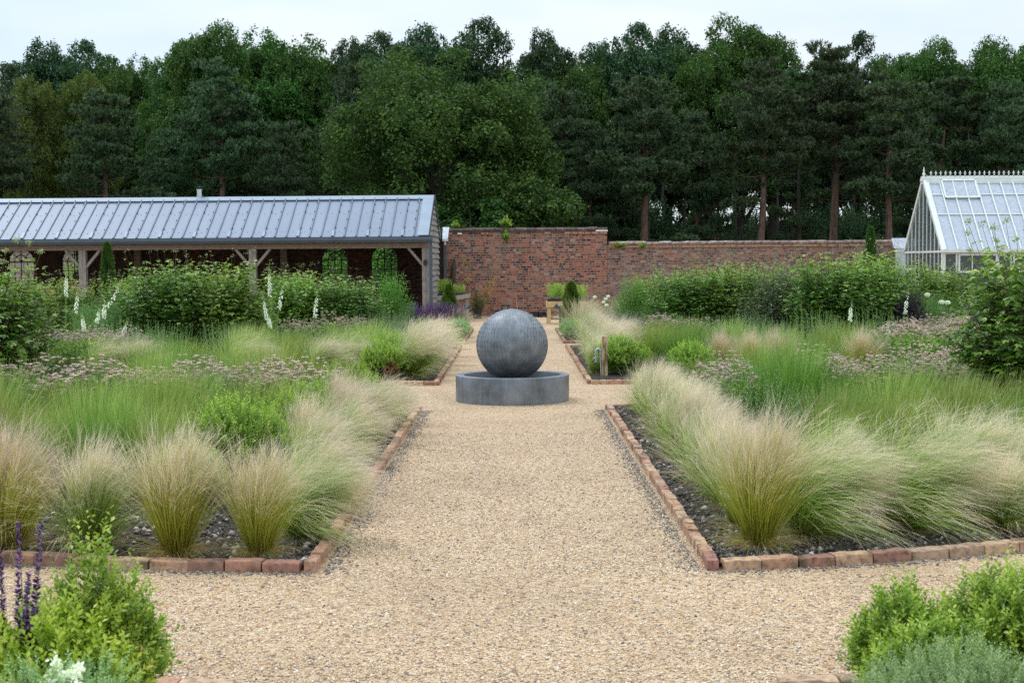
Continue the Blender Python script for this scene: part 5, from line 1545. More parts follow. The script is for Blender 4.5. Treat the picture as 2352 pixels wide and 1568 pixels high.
# ================================================================== bollard spotlights
def spot(x, y, sg, label):
    o = tag(empty('bollard_spotlight', (x, y, 0)), label, 'garden light')
    MB().box(-0.028, 0.028, -0.028, 0.028, 0, 0.575).build('post', M['dark_metal'], o)
    h = MB(); Mx = Matrix.Translation((sg * 0.075, -0.03, 0.545)) @ Matrix.Rotation(R(-18) * sg, 4, 'Y') @ Matrix.Rotation(R(sg * 68), 4, 'Y')
    n_ = 18; vs = []
    for (r_, z) in ((0.024, -0.05), (0.036, -0.045), (0.058, 0.065), (0.05, 0.06)):
        vs += [Mx @ Vector((r_ * math.cos(k * 2 * math.pi / n_), r_ * math.sin(k * 2 * math.pi / n_), z)) for k in range(n_)]
    h.add(vs, [(j * n_ + k, j * n_ + (k + 1) % n_, (j + 1) * n_ + (k + 1) % n_, (j + 1) * n_ + k) for j in range(3) for k in range(n_)] , True)
    h.add([vs[k] for k in range(n_)], [tuple(range(n_))]); h.add([vs[3 * n_ + k] for k in range(n_)], [tuple(range(n_))])
    h.build('lamp_head', M['dark_metal'], o)
    MB().tube([(0.0, -0.03, 0.55), (sg * 0.05, -0.03, 0.55)], 0.008, 8).build('bracket', M['steel'], o)
spot(-1.26, 36.0, 1, 'dark bollard spotlight beside the left potting table')
spot(1.14, 36.0, -1, 'dark bollard spotlight in front of the right potting table')

# ================================================================== potting tables
t1 = tag(empty('potting_table', (-1.80, 40.75, 0)), 'grey weathered table with curved front boards beside the shed', 'table')
def fascia(x0, x1, zt, zb0, zb1, y, curve, name='curved_board', mat='oak_grey', th=0.05):
    n_ = 14; vs = []; fs = []
    for k in range(n_ + 1):
        f = k / n_; x = x0 + (x1 - x0) * f; dz = curve * math.sin(f * math.pi * 0.5); zt_ = zt - dz * 0.35
        zb = zb0 + (zb1 - zb0) * f
        yy = y - 0.10 * math.sin(f * math.pi)
        vs += [(x, yy, zb - dz * .1), (x, yy, zt_), (x, yy + th, zt_), (x, yy + th, zb - dz * .1)]
    for k in range(n_):
        a = k * 4
        fs += [(a, a + 4, a + 5, a + 1), (a + 1, a + 5, a + 6, a + 2), (a + 2, a + 6, a + 7, a + 3), (a + 3, a + 7, a + 4, a)]
    fs += [(0, 1, 2, 3), (n_ * 4 + 3, n_ * 4 + 2, n_ * 4 + 1, n_ * 4)]
    mb = MB(); mb.add(vs, fs); return mb.build(name, M[mat], t1)
fascia(-0.48, 0.02, 0.73, 0.60, 0.62, 0.0, 0.02)
fascia(0.52, -0.0, 0.80, 0.68, 0.60, -0.02, 0.18)
MB().box(-0.46, 0.50, 0.0, 0.85, 0.70, 0.725).build('top', M['oak_grey'], t1)
MB().box(0.38, 0.46, 0.04, 0.12, 0, 0.70).build('leg', M['oak_grey'], t1)
MB().box(0.38, 0.46, 0.75, 0.83, 0, 0.70).build('leg', M['oak_grey'], t1)
MB().box(-0.44, -0.36, 0.04, 0.12, 0, 0.70).build('leg', M['oak_grey'], t1)
MB().box(-0.44, -0.36, 0.75, 0.83, 0, 0.70).build('leg', M['oak_grey'], t1)
MB().box(-0.35, 0.40, 0.05, 0.11, 0.57, 0.67).build('rail', M['oak_beam'], t1)
MB().bar((0.42, 0.08, 0.30), (0.06, 0.08, 0.60), 0.04, 0.06, (0, 1, 0)).build('brace', M['oak_grey'], t1)
t2 = tag(empty('potting_table', (0.86, 38.1, 0)), 'new pale softwood table carrying lime green seedlings by the wall', 'table')
MB().box(-0.02, 1.13, 0.0, 0.035, 0.46, 0.615).build('front_rail', M['new_timber'], t2)
MB().box(-0.02, 1.13, 0.036, 0.86, 0.585, 0.61).box(-0.02, 0.015, 0.036, 0.86, 0.46, 0.584).build('top', M['new_timber'], t2)
for (x, y) in ((0.0, 0.04), (1.0, 0.04), (0.0, 0.78), (1.0, 0.78)): MB().box(x, x + 0.10, y, y + 0.08, 0, 0.584).build('leg', M['new_timber'] if y < .5 else M['oak_grey'], t2)
MB().bar((0.08, 0.10, 0.43), (0.55, 0.10, 0.28), 0.03, 0.06, (0, 1, 0)).bar((0.06, 0.14, 0.17), (0.6, 0.14, 0.36), 0.03, 0.06, (0, 1, 0)).build('brace', M['new_timber'], t2)
MB().box(0.1, 1.0, 0.10, 0.14, 0.12, 0.17).build('stretcher', M['oak_grey'], t2)
def tray(x, y, z, w_, d_, hgt_, label, seed, dens=900):
    o = tag(empty('seedling_tray', (x, y, z)), label, 'seedling tray', 'trays of seedlings on the potting tables')
    mb = MB(); nx = max(2, round(w_ / 0.13)); ny = 3
    for i in range(nx):
        for j in range(ny):
            x0 = -w_ / 2 + i * w_ / nx; y0 = -d_ / 2 + j * d_ / ny
            mb.box(x0 + 0.004, x0 + w_ / nx - 0.004, y0 + 0.004, y0 + d_ / ny - 0.004, 0.002, 0.065)
    mb.box(-w_ / 2 - 0.01, w_ / 2 + 0.01, -d_ / 2 - 0.01, d_ / 2 + 0.01, 0.0, 0.03)
    mb.build('tray', M['black'], o)
    g = rng(seed); ns = int(w_ * 130)
    lines = []; LPs = []
    for k in range(ns):
        b_ = np.array([(g.random() - .5) * w_ * .95, (g.random() - .5) * d_ * .9, 0.06]); hh = hgt_ * (0.55 + 0.5 * g.random())
        t_ = b_ + np.array([g.normal() * 0.04, g.normal() * 0.04, hh]); lines.append(((b_, t_), (0.003, 0.0015)))
        m_ = dens // ns
        s = 0.25 + 0.75 * g.random(m_); LPs.append(b_ + (t_ - b_) * s[:, None] + g.normal(size=(m_, 3)) * 0.012)
    P = np.concatenate(LPs); n = len(P)
    V, Q, rr = leafq(P, dirs(g, n, 0.5), dirs(g, n, .3), 0.022 + 0.022 * g.random(n), 0.3, 0.08, g.random(n))
    merge_tubes(lines, M['stem_green'], 'stems', o, 3)
    mesh_np('seedlings', V, Q, M['seedling'], o, {'r': rr})
tray(1.10, 38.45, 0.612, 0.44, 0.62, 0.42, 'black tray of lime seedlings left of the dark conifer', 71, 3400)
tray(1.76, 38.45, 0.612, 0.36, 0.62, 0.38, 'black tray of lime seedlings at the right end of the new table', 72, 2400)
tray(-2.05, 41.1, 0.727, 0.36, 0.5, 0.42, 'black tray of tall green seedlings nearest the shed', 73, 2200)
tray(-1.62, 41.2, 0.727, 0.32, 0.5, 0.26, 'black tray of pale seedlings at the right end of the grey table', 74, 1500)

# pots by the wall
def pot(x, y, r_, h_, mat, label, plant=None):
    o = tag(empty('plant_pot', (x, y, 0)), label, 'plant pot')
    MB().lathe([(r_ * 0.82, 0), (r_ * 0.98, h_ * 0.93), (r_ * 1.05, h_ * 0.93), (r_ * 1.05, h_), (r_ * 0.95, h_), (r_ * 0.93, h_ * 0.88)], 28).build('pot', M[mat], o)
    MB().lathe([(0.0001, h_ * 0.885), (r_ * 0.935, h_ * 0.885)], 20).build('compost', M['soil'], o)
    return o
pot(-1.14, 42.6, 0.155, 0.30, 'black', 'large black pot holding a bushy evergreen by the brick wall')
ps = make_shrub('potted_evergreen', 81, 0.36, 0.62, 'dark_shrub_leaf', 70, 0.05, False, 0.045, 3, False, 0.25)
ps.location = (-1.10, 42.6, 0.27); tag(ps, 'bushy dark evergreen growing in the large black pot', 'shrub')
g = rng(3); n = 26; P = dirs(g, n, 0.2) * np.array([0.25, 0.25, 0.2]) + np.array([0.02, -0.05, 0.35])
q = leafq(P, dirs(g, n, .4), dirs(g, n), np.full(n, 0.035), 0.7, 0.1, g.random(n)); mesh_np('flowers', q[0], q[1], M['red_fl'], ps, {'r': q[2]})
for k, (x, r_, h_, mt, lb) in enumerate(((0.62, 0.10, 0.17, 'black', 'leftmost small black pot at the foot of the wall'), (0.78, 0.10, 0.16, 'black', 'small black pot left of the dark blue pot'), (0.96, 0.09, 0.15, 'blue_pot', 'small dark blue pot beside the new table leg'))):
    pot(x, 43.2, r_, h_, mt, lb)
cane = tag(MB().tube([(0.09, 43.9, 0.0), (0.02, 44.35, 0.72)], 0.007, 6).build('bamboo_cane', M['new_timber']), 'thin bamboo cane leaning on the wall behind the fountain', 'cane')
cane = tag(MB().tube([(-2.05, 44.0, 0.6), (-2.20, 44.4, 1.65)], 0.009, 6).build('bamboo_cane', M['new_timber']), 'pale cane leaning beside the rear downpipe', 'cane')
bm_ = tag(empty('besom_broom', (-1.96, 44.2, 0)), 'dark besom broom standing upside down by the shed corner', 'broom')
MB().tube([(0, 0, 0), (0.02, 0.1, 1.0)], 0.015, 8).build('handle', M['oak_beam'], bm_)
MB().tube([(0.02, 0.1, 0.95), (0.02, 0.1, 1.15), (0.06, 0.14, 1.6), (0.09, 0.18, 1.8)], [0.03, 0.09, 0.07, 0.01], 9).build('brush', M['crack'], bm_)
# amber sapling
def sapling(seed, H, label, loc, lean=0.0):
    g = rng(seed); o = tag(empty('amber_sapling', loc), label, 'young tree')
    lines = [([(0, 0, 0), (lean * .5, 0, H * 0.5), (lean, 0, H)], [0.008, 0.006, 0.002])]
    LPs = []
    for k in range(16):
        f = 0.4 + 0.6 * g.random(); p = np.array([lean * f, 0, H * f]); a = g.random() * 6.28; L_ = 0.30 * (1.2 - f) + 0.05
        e = p + np.array([math.cos(a) * L_, math.sin(a) * L_, L_ * 0.5]); lines.append(([p, e], [0.003, 0.001]))
        LPs.append(p + (e - p) * (0.3 + 0.8 * g.random(12))[:, None] + g.normal(size=(12, 3)) * 0.02)
    P = np.concatenate(LPs); n = len(P)
    q = leafq(P, dirs(g, n, -.1), dirs(g, n, .8), 0.04 + 0.025 * g.random(n), 0.4, 0.05, g.random(n))
    merge_tubes(lines, M['bark'], 'stems', o, 4); mesh_np('leaves', q[0], q[1], M['maple'], o, {'r': q[2]})
sapling(4, 1.72, 'thin amber leaved sapling rising behind the grey potting table', (-1.47, 43.2, 0.0), 0.05)
sapling(5, 1.15, 'leaning amber leaved sapling over the large black pot', (-1.15, 43.0, 0.1), 0.55)

# ================================================================== people at a table in the dark of the shed
def person(loc, rz, shirt, hair, label, k):
    o = tag(empty('person', loc, rz), label, 'person', 'people seated in the open shed')
    # pelvis at seat height, facing local -y
    J = {'pel': (0, 0, .50, .13, .10), 'wst': (0, .01, .66, .12, .09), 'chs': (0, .01, .84, .145, .10), 'nek': (0, 0, .99, .055, .055), 'nk2': (0, -.01, 1.05, .05, .05),
         'h1': (0, -.02, 1.12, .072, .085), 'h2': (0, -.02, 1.20, .075, .09), 'h3': (0, -.01, 1.27, .045, .055)}
    for s_, nme in ((1, 'l'), (-1, 'r')):
        J[nme + 'sh'] = (s_ * .17, .01, .93, .055, .055); J[nme + 'el'] = (s_ * .22, -.06, .70, .040, .040); J[nme + 'wr'] = (s_ * .13, -.27, .74, .027, .030); J[nme + 'ha'] = (s_ * .09, -.34, .75, .034, .018)
        J[nme + 'hp'] = (s_ * .09, -.04, .50, .085, .085); J[nme + 'kn'] = (s_ * .11, -.44, .50, .060, .062); J[nme + 'an'] = (s_ * .11, -.42, .10, .038, .042); J[nme + 'to'] = (s_ * .12, -.56, .05, .035, .028)
    ks = list(J); E = [('pel', 'wst'), ('wst', 'chs'), ('chs', 'nek'), ('nek', 'nk2'), ('nk2', 'h1'), ('h1', 'h2'), ('h2', 'h3')]
    for q in 'lr': E += [('chs', q + 'sh'), (q + 'sh', q + 'el'), (q + 'el', q + 'wr'), (q + 'wr', q + 'ha'), ('pel', q + 'hp'), (q + 'hp', q + 'kn'), (q + 'kn', q + 'an'), (q + 'an', q + 'to')]
    def skin(name, keys, grow, mat):
        kk = [x for x in ks if x in keys]
        me = bpy.data.meshes.new(name)
        me.from_pydata([J[x][:3] for x in kk], [(kk.index(a), kk.index(b_)) for a, b_ in E if a in kk and b_ in kk], [])
        ob_ = link(name, me, mat, o)
        md = ob_.modifiers.new('skin', 'SKIN'); md.use_smooth_shade = True
        ob_.modifiers.new('sub', 'SUBSURF').render_levels = 2; ob_.modifiers['sub'].levels = 1
        if not me.skin_vertices: me.attributes  # layer made below
        for i, x in enumerate(kk):
            sv = me.skin_vertices[0].data[i]; sv.radius = (J[x][3] + grow, J[x][4] + grow); sv.use_root = (i == 0)
        return ob_
    skin('body', ks, 0, m_noise('skin_tone', (0.42, 0.24, 0.17), (0.48, 0.29, 0.21), 5, 0.6, bstr=0))
    skin('shirt', ['pel', 'wst', 'chs', 'nek', 'lsh', 'lel', 'rsh', 'rel'], 0.012, shirt)
    skin('trousers', ['pel', 'lhp', 'lkn', 'lan', 'rhp', 'rkn', 'ran'], 0.014, M['dark_metal'])
    mb = MB()
    mb.lathe([(0.0001, 1.325), (0.05, 1.315), (0.085, 1.27), (0.095, 1.20), (0.088, 1.12), (0.06, 1.06)], 18, 0, 0.012)
    hr = mb.build('hair', hair, o)
    # keep the face free: push the front of the hair back above the brow
    for v in hr.data.vertices:
        if v.co.y < -0.02 and v.co.z < 1.235: v.co.y = -0.02 + (v.co.y + 0.02) * 0.15
    fc = MB()
    for s_ in (-1, 1):
        fc.lathe([(0.0001, 1.185), (0.009, 1.180), (0.0001, 1.172)], 8, s_ * 0.030, -0.102)
        fc.lathe([(0.0001, 1.20), (0.012, 1.185), (0.010, 1.16), (0.0001, 1.15)], 8, s_ * 0.077, -0.01)
    fc.add([(-0.01, -0.105, 1.15), (0.01, -0.105, 1.15), (0, -0.135, 1.145), (0, -0.108, 1.185)], [(0, 1, 2), (0, 2, 3), (1, 3, 2)])
    fc.box(-0.022, 0.022, -0.104, -0.09, 1.112, 1.118)
    fc.build('face', hair, o)
    return o
hairm = m_noise('dark_hair', (0.012, 0.009, 0.008), (0.03, 0.022, 0.018), 30, 0.5)
tb = tag(empty('dining_table', (-13.55, 43.6, 0)), 'dark timber table inside the open shed', 'table')
MB().box(-1.5, 0.9, -0.4, 0.4, 0.70, 0.74).build('top', M['oak_beam'], tb)
for (x, y) in ((-1.4, -0.3), (0.8, -0.3), (-1.4, 0.3), (0.8, 0.3)): MB().box(x - .04, x + .04, y - .04, y + .04, 0, 0.70).build('leg', M['oak_beam'], tb)
for yy, lb in ((-0.85, 'front timber bench of the shed dining table'), (0.85, 'rear timber bench of the shed dining table')):
    b_ = tag(empty('bench', (-13.55, 43.6 + yy, 0)), lb, 'bench')
    MB().box(-1.5, 0.9, -0.16, 0.16, 0.38, 0.43).build('seat', M['oak_beam'], b_)
    for x in (-1.35, 0.75): MB().box(x - .03, x + .03, -0.14, 0.14, 0, 0.38).build('leg', M['oak_beam'], b_)
person((at(112, 42.7), 42.75, 0.0), R(180), m_noise('orange_top', (0.75, 0.13, 0.02), (0.85, 0.18, 0.03), 4, 0.8), hairm, 'person in an orange top seated with back to the garden', 0)
person((at(143, 42.7), 42.75, 0.12), R(180), m_noise('navy_top', (0.02, 0.03, 0.06), (0.04, 0.05, 0.09), 4, 0.8), hairm, 'person in a dark navy top seated left of the foxglove', 1)
person((at(176, 42.7), 42.75, 0.16), R(180), m_noise('crimson_top', (0.25, 0.01, 0.04), (0.3, 0.02, 0.05), 4, 0.8), hairm, 'person in a dark crimson top seated by the oak post', 2)

# ================================================================== trees
ORD = ['first', 'second', 'third', 'fourth', 'fifth', 'sixth', 'seventh', 'eighth', 'ninth', 'tenth', 'eleventh', 'twelfth', 'thirteenth', 'fourteenth', 'fifteenth']
H0 = 12.0
BL = {}
for key, mt, sd in (('a', 'oak_leaf', 1), ('b', 'oak_leaf_dark', 2), ('c', 'oak_leaf_dark', 3), ('d', 'oak_leaf', 4), ('g', 'oak_leaf_gold', 5)):
    o = make_broadleaf(100 + sd, H0, 3.9, 60000, mt, bottom=0.26 if key != 'g' else 0.1, leaf=0.14, lobes=115)
    tag(o, None, 'tree', 'broadleaf trees of the wood behind the wall'); BL[key] = Proto(o)
PN = {}
for key, sd, fk, lo in (('p', 1, False, 0.28), ('q', 2, False, 0.42), ('r', 3, False, 0.24), ('f', 4, True, 0.5)):
    o = make_pine(200 + sd, 9.5, 2.15, 80000, lo, fk)
    tag(o, None, 'tree', 'pine trees in front of the wood'); PN[key] = Proto(o)
big = make_broadleaf(131, 9.7, 4.7, 130000, 'oak_leaf', bottom=0.02, leaf=0.125, lobes=190)
big.location = (at(1015, 52.5), 53.0, 0)
tag(big, 'largest bright green oak filling the middle of the wood behind the brick wall', 'tree', 'broadleaf trees of the wood behind the wall')
big2 = make_broadleaf(132, 4.6, 2.6, 26000, 'oak_leaf', bottom=0.0, leaf=0.14, lobes=50)
big2.location = (at(1235, 50.5), 51.0, 0)
tag(big2, 'low bright green oak spreading just above the tall brick wall', 'tree', 'broadleaf trees of the wood behind the wall')
big3 = copy_tree(big2, (at(1085, 49.5), 50.0, 0), 2.1, 0.86, 'low bright oak directly behind the coping of the tall brick wall', 'broadleaf trees of the wood behind the wall')
# broadleaf: key, u, v of the top, distance, width factor, label
BT = [('g', 85, 170, 60, .72, 'yellow green broadleaf tree at the far left, below the skyline'), ('g', 205, 158, 61, .66, 'yellow green broadleaf tree second from the left, below the skyline'),
      ('b', 20, 150, 67, .9, 'dark rounded tree at the left edge of the skyline'), ('c', 120, 112, 70, 1.0, 'dark rounded tree behind the yellow green ones'), ('b', 215, 96, 70, 1.0, 'high dark rounded tree left of the skyline gap'),
      ('d', 318, 120, 68, .75, 'narrow dark tree just left of the skyline gap'),
      ('a', 425, 140, 66, .8, 'green tree just right of the left skyline gap'), ('a', 482, 72, 64, .85, 'tall green tree above the left part of the metal roof'), ('d', 590, 60, 66, .95, 'tallest loose crowned tree on the left skyline'),
      ('d', 668, 74, 67, .9, 'loose crowned tree right of the tallest left one'), ('a', 735, 142, 66, .8, 'green tree in the dip left of the big oak'), ('c', 792, 104, 67, .7, 'pointed tree left of the big oak'),
      ('c', 855, 110, 68, .8, 'dark tree peeping over the left shoulder of the big oak'), ('b', 905, 78, 69, .9, 'dark tree above the left part of the big oak'), ('c', 985, 70, 70, .9, 'dark tree above the middle of the big oak'),
      ('b', 1070, 54, 71, 1.0, 'highest dark dome behind the big oak'), ('b', 1160, 86, 70, .9, 'dark dome just left of the middle skyline gap'),
      ('c', 1265, 86, 66, .75, 'dark tree just right of the middle skyline gap'), ('d', 1325, 112, 65, .75, 'yellow tinged tree right of the middle skyline gap'),
      ('b', 1450, 58, 66, .95, 'tall blue green tree right of centre'), ('c', 1535, 82, 68, .95, 'blue green tree behind the tall one right of centre'),
      ('d', 1628, 92, 65, .8, 'mid green tree left of the tall pointed one'), ('a', 1700, 56, 66, .95, 'tall green tree rising above the bare pine trunk'), ('d', 1775, 104, 66, .8, 'green tree just left of the right skyline gap'),
      ('c', 1900, 140, 70, .7, 'grey green thin crown right of the right skyline gap'), ('b', 1965, 90, 70, .85, 'blue grey dome on the right skyline'), ('a', 2115, 108, 66, .9, 'bright green tree above the greenhouse end'),
      ('a', 2035, 150, 63, .55, 'small yellow green tree below the blue grey dome'),
      ('b', 2235, 108, 69, .8, 'dark tree left of the last tree on the right'), ('d', 2325, 76, 66, 1.0, 'large greyish green tree at the right edge of the skyline')]
g = rng(77)
for (k, u, v, Y, wf, lb) in BT:
    H = hgt(u, v, Y); s = H / H0 * 1.045
    BL[k].put((at(u, Y), Y, 0), g.random() * 6.28, (0.76 * wf * s, 0.76 * wf * s, s), lb)
for i, (u, v, Y, k) in enumerate([(60, 240, 78, 'b'), (260, 230, 80, 'c'), (400, 190, 78, 'b'), (540, 170, 80, 'c'), (700, 190, 78, 'b'), (850, 180, 80, 'c'), (1000, 160, 80, 'b'), (1230, 170, 80, 'b'), (1370, 150, 78, 'c'), (1600, 160, 80, 'b'), (1850, 180, 78, 'c'), (2040, 170, 80, 'b'), (2190, 180, 80, 'c')]):
    H = hgt(u, v, Y); s = H / H0
    BL[k].put((at(u, Y), Y, 0), g.random() * 6.28, (s * 0.8, s * 0.8, s), 'dark broadleaf tree deep in the back of the wood')
PT = [('p', 12, 225, 56, 1.0, 'dark pine at the left edge of the wood'), ('r', 250, 200, 56, 1.0, 'layered pine above the left part of the metal roof'), ('p', 400, 300, 60, .9, 'dark pine between the layered pine and the bare trunked pine'),
      ('q', 491, 150, 57, 1.0, 'pine with a bare reddish trunk behind the chimney flue'), ('p', 668, 285, 56, .85, 'lower pine right of the chimney flue'), ('r', 590, 330, 59, .8, 'dark pine just right of the bare reddish trunk'),
      ('p', 835, 150, 60, .8, 'slim pine against the left side of the big oak'), ('p', 760, 330, 58, .7, 'short dark pine left of the big oak'),
      ('r', 1215, 175, 60, .9, 'blue green pine right of the top of the big oak'), ('r', 1285, 195, 58, .95, 'blue green pine touching the right side of the big oak'), ('p', 1345, 280, 57, .8, 'spreading pine right of the big oak'),
      ('r', 1475, 168, 55, 1.1, 'broad layered pine above the low brick wall'), ('p', 1398, 345, 58, .95, 'short pine just right of the step in the wall'), ('r', 1440, 395, 61, 1.1, 'low pine behind the broad layered one'), ('q', 1600, 260, 60, .8, 'dark slim pine between two broad ones'),
      ('q', 1736, 150, 55, 1.0, 'pine with a tall bare trunk above the low wall'), ('p', 1650, 330, 59, .7, 'short pine left of the tall bare trunk'), ('q', 1904, 112, 57, 1.0, 'grey green pine reaching the right skyline'), ('p', 1820, 300, 60, .7, 'short dark pine right of the tall bare trunk'),
      ('r', 2045, 175, 54, 1.05, 'broad dark pine left of the greenhouse'), ('f', 2185, 180, 58, 1.0, 'pine with a forked trunk above the greenhouse ridge'), ('q', 2290, 200, 57, 1.0, 'pine above the right part of the greenhouse'), ('p', 2375, 230, 58, 1.0, 'pine cut by the right edge of the photo'), ('p', 2120, 300, 60, .8, 'dark pine behind the greenhouse gable')]
for (k, u, v, Y, wf, lb) in PT:
    H = hgt(u, v, Y); s = H / 9.5
    PN[k].put((at(u, Y), Y, 0), (g.random() * 6.28 if k != 'f' else 0.2), (wf * s * 0.92, wf * s * 0.92, s * 0.96), lb)
# bare dark poles inside the wood
pl = empty('bare_tree')
mb = MB(); gg = rng(9)
mb.tube([(0, 0, -.2), (0.06, 0, 3), (-0.04, 0.05, 6), (0.08, 0, 9)], [0.13, 0.11, 0.08, 0.03], 7, False).build('trunk', M['bark'], pl)
ln = []
for k in range(16):
    z = 2.2 + 0.42 * k; a = gg.random() * 6.28; L_ = 0.6 + gg.random()
    ln.append(([(0, 0, z), (math.cos(a) * L_ * .5, math.sin(a) * L_ * .5, z + .15), (math.cos(a) * L_, math.sin(a) * L_, z + .5)], [0.025, 0.015, 0.005]))
merge_tubes(ln, M['bark'], 'branches', pl, 4)
tag(pl, 'bare dark trunk standing inside the shaded wood', 'tree', 'bare dark trunks inside the wood')
pp = Proto(pl)
for i in range(70):
    u = 20 + i * 34 + g.normal() * 18; Y = 59 + 14 * g.random()
    pp.put((at(u, Y), Y, 0), g.random() * 6.28, 0.68 + 0.2 * g.random(), 'bare dark trunk standing inside the shaded wood')
# undergrowth of the wood
ug = make_box('woodland_bush', 61, 1.3, 2.0, 'oak_leaf_dark', 900, 0.10, 12, 0.4, 6, 0.6, 0.5)
tag(ug, 'dark bush in the undergrowth of the wood', 'bush', 'undergrowth of the wood')
pu = Proto(ug)
for i in range(56):
    u = -20 + i * 44 + g.normal() * 20; Y = 60 + 18 * g.random()
    pu.put((at(u, Y), Y, 0), g.random() * 6.28, (1.3, 1.3, 1.25 + 0.9 * g.random()), 'dark bush in the undergrowth of the wood')
# greenery straight behind the arches
gb = make_shrub('garden_shrub', 62, 1.5, 2.2, 'bright_leaf', 190, 0.12, False, 0.10, 8, True, 0.5)
tag(gb, 'bright green shrub seen through the right arched windows', 'shrub'); pg = Proto(gb)
pg.put((-4.9, 49.2, 0), 0.3, 1.15); pg.put((-7.0, 49.4, 0), 1.3, 1.15, 'bright green shrub seen through the second arched window from the right')
pg.put((-13.2, 50.4, 0), 3.3, 1.0, 'green shrub behind the arched window left of the oak post')
gy = make_shrub('garden_shrub', 63, 1.3, 1.9, 'seedling', 150, 0.10, False, 0.09, 8, True, 0.5)
gy.location = (-15.2, 49.0, 0); tag(gy, 'yellow green shrub seen through the arched window beside the left oak post', 'shrub')

# ================================================================== plants in the beds
WIND = (0.42, -0.04, 0)
ST = {}
ST['u1'] = make_stipa(1, 1700, (0.20, 0, 0), 0.42, 0.70, True, 0.2)
ST['u2'] = make_stipa(2, 1700, (0.26, 0, 0), 0.46, 0.68, True, 0.9)
ST['u3'] = make_stipa(3, 1600, (0.24, -0.05, 0), 0.50, 0.66, False, 0.2)
ST['w1'] = make_stipa(4, 1800, (1.35, -0.14, -0.10), 0.46, 0.78, False, 0.2)
ST['w2'] = make_stipa(5, 1800, (0.85, 0.05, -0.12), 0.52, 0.72, False, 0.9)
ST['w3'] = make_stipa(6, 1700, (0.65, -0.10, 0), 0.52, 0.70, False, 0.3)
ST['n1'] = make_stipa(7, 1700, (0.40, 0, 0), 0.46, 0.68, False, 0.3, 3400)
ST['n2'] = make_stipa(8, 1700, (0.46, -0.05, 0), 0.44, 0.68, False, 0.8, 3400)
for o in ST.values(): tag(o, None, 'ornamental grass', 'clumps of pale feather grass')
STP = {k: Proto(o) for k, o in ST.items()}
g = rng(5)
def stipa(k, x, y, s, label, hz=1.0):
    n_ = 0.88 if k[0] == 'u' else (0.90 if k[0] == 'n' else 0.96)
    STP[k].put((x, y, 0.02), g.normal() * 0.16, (s * n_, s * n_, s * hz), label)
# front left bed
stipa('u2', -3.45, 8.25, 1.0, 'feather grass clump cut by the left edge of the photo')
stipa('u2', -2.93, 8.15, 1.02, 'reddish feather grass clump behind the purple salvia')
stipa('u3', -2.44, 8.10, 0.96, 'feather grass clump behind the tall box shoots at the left')
stipa('u1', -1.90, 7.88, 0.97, 'golden upright feather grass clump, third from the left along the front brick edging')
stipa('u1', -1.43, 7.86, 0.84, 'golden feather grass clump nearest the left corner of the path')
stipa('w1', -1.28, 8.35, 0.84, 'feather grass clump blown right over the brick corner')
FLR0 = [('w2', -1.36, 9.3, .80), ('w3', -1.48, 10.2, .88), ('u2', -1.62, 10.9, .86), ('w2', -1.42, 11.5, .84), ('n2', -1.55, 12.2, .90), ('w3', -1.40, 12.9, .84), ('u2', -1.66, 13.3, .88)]
FLR = FLR0 + [('w2', -1.34, 13.7, .76), ('w3', -1.32, 14.5, .70)]
for i, (k, x, y, s) in enumerate(FLR): stipa(k, x, y, s, ORD[i] + ' feather grass clump back from the corner along the left path edge')
# front right bed
stipa('u1', 1.38, 8.02, 1.05, 'tall golden feather grass clump at the right front corner of the path')
stipa('w1', 1.72, 8.3, 0.98, 'feather grass clump swept right beside the tall golden one')
stipa('w1', 2.33, 8.45, 1.0, 'feather grass clump arching right at the middle of the right front row')
stipa('n1', 2.12, 9.3, 0.74, 'feather grass clump behind the arching one in the right front row')
stipa('w3', 2.80, 8.85, 1.05, 'pale feather grass clump near the right edge of the photo')
stipa('u3', 2.92, 8.45, 0.72, 'small feather grass clump at the right edge of the brick edging')
stipa('w3', 3.3, 9.0, 1.0, 'feather grass clump cut by the right edge of the photo')
FRR = [('n1', 1.38, 8.65, 0.83), ('n2', 1.40, 9.2, 0.85), ('u3', 1.42, 9.8, 0.85), ('n2', 1.40, 10.4, 0.85), ('n1', 1.46, 11.0, 0.85), ('n2', 1.38, 11.7, 0.84), ('n1', 1.42, 12.4, 0.84), ('n2', 1.61, 13.0, 0.81), ('n1', 1.38, 13.3, 0.83), ('n2', 1.40, 14.2, 0.83), ('n1', 1.46, 15.0, 0.83), ('u3', 1.42, 15.6, 0.77)]
for i, (k, x, y, s) in enumerate(FRR): stipa(k, x, y, s, ORD[i] + ' feather grass clump behind the tall golden one along the path')
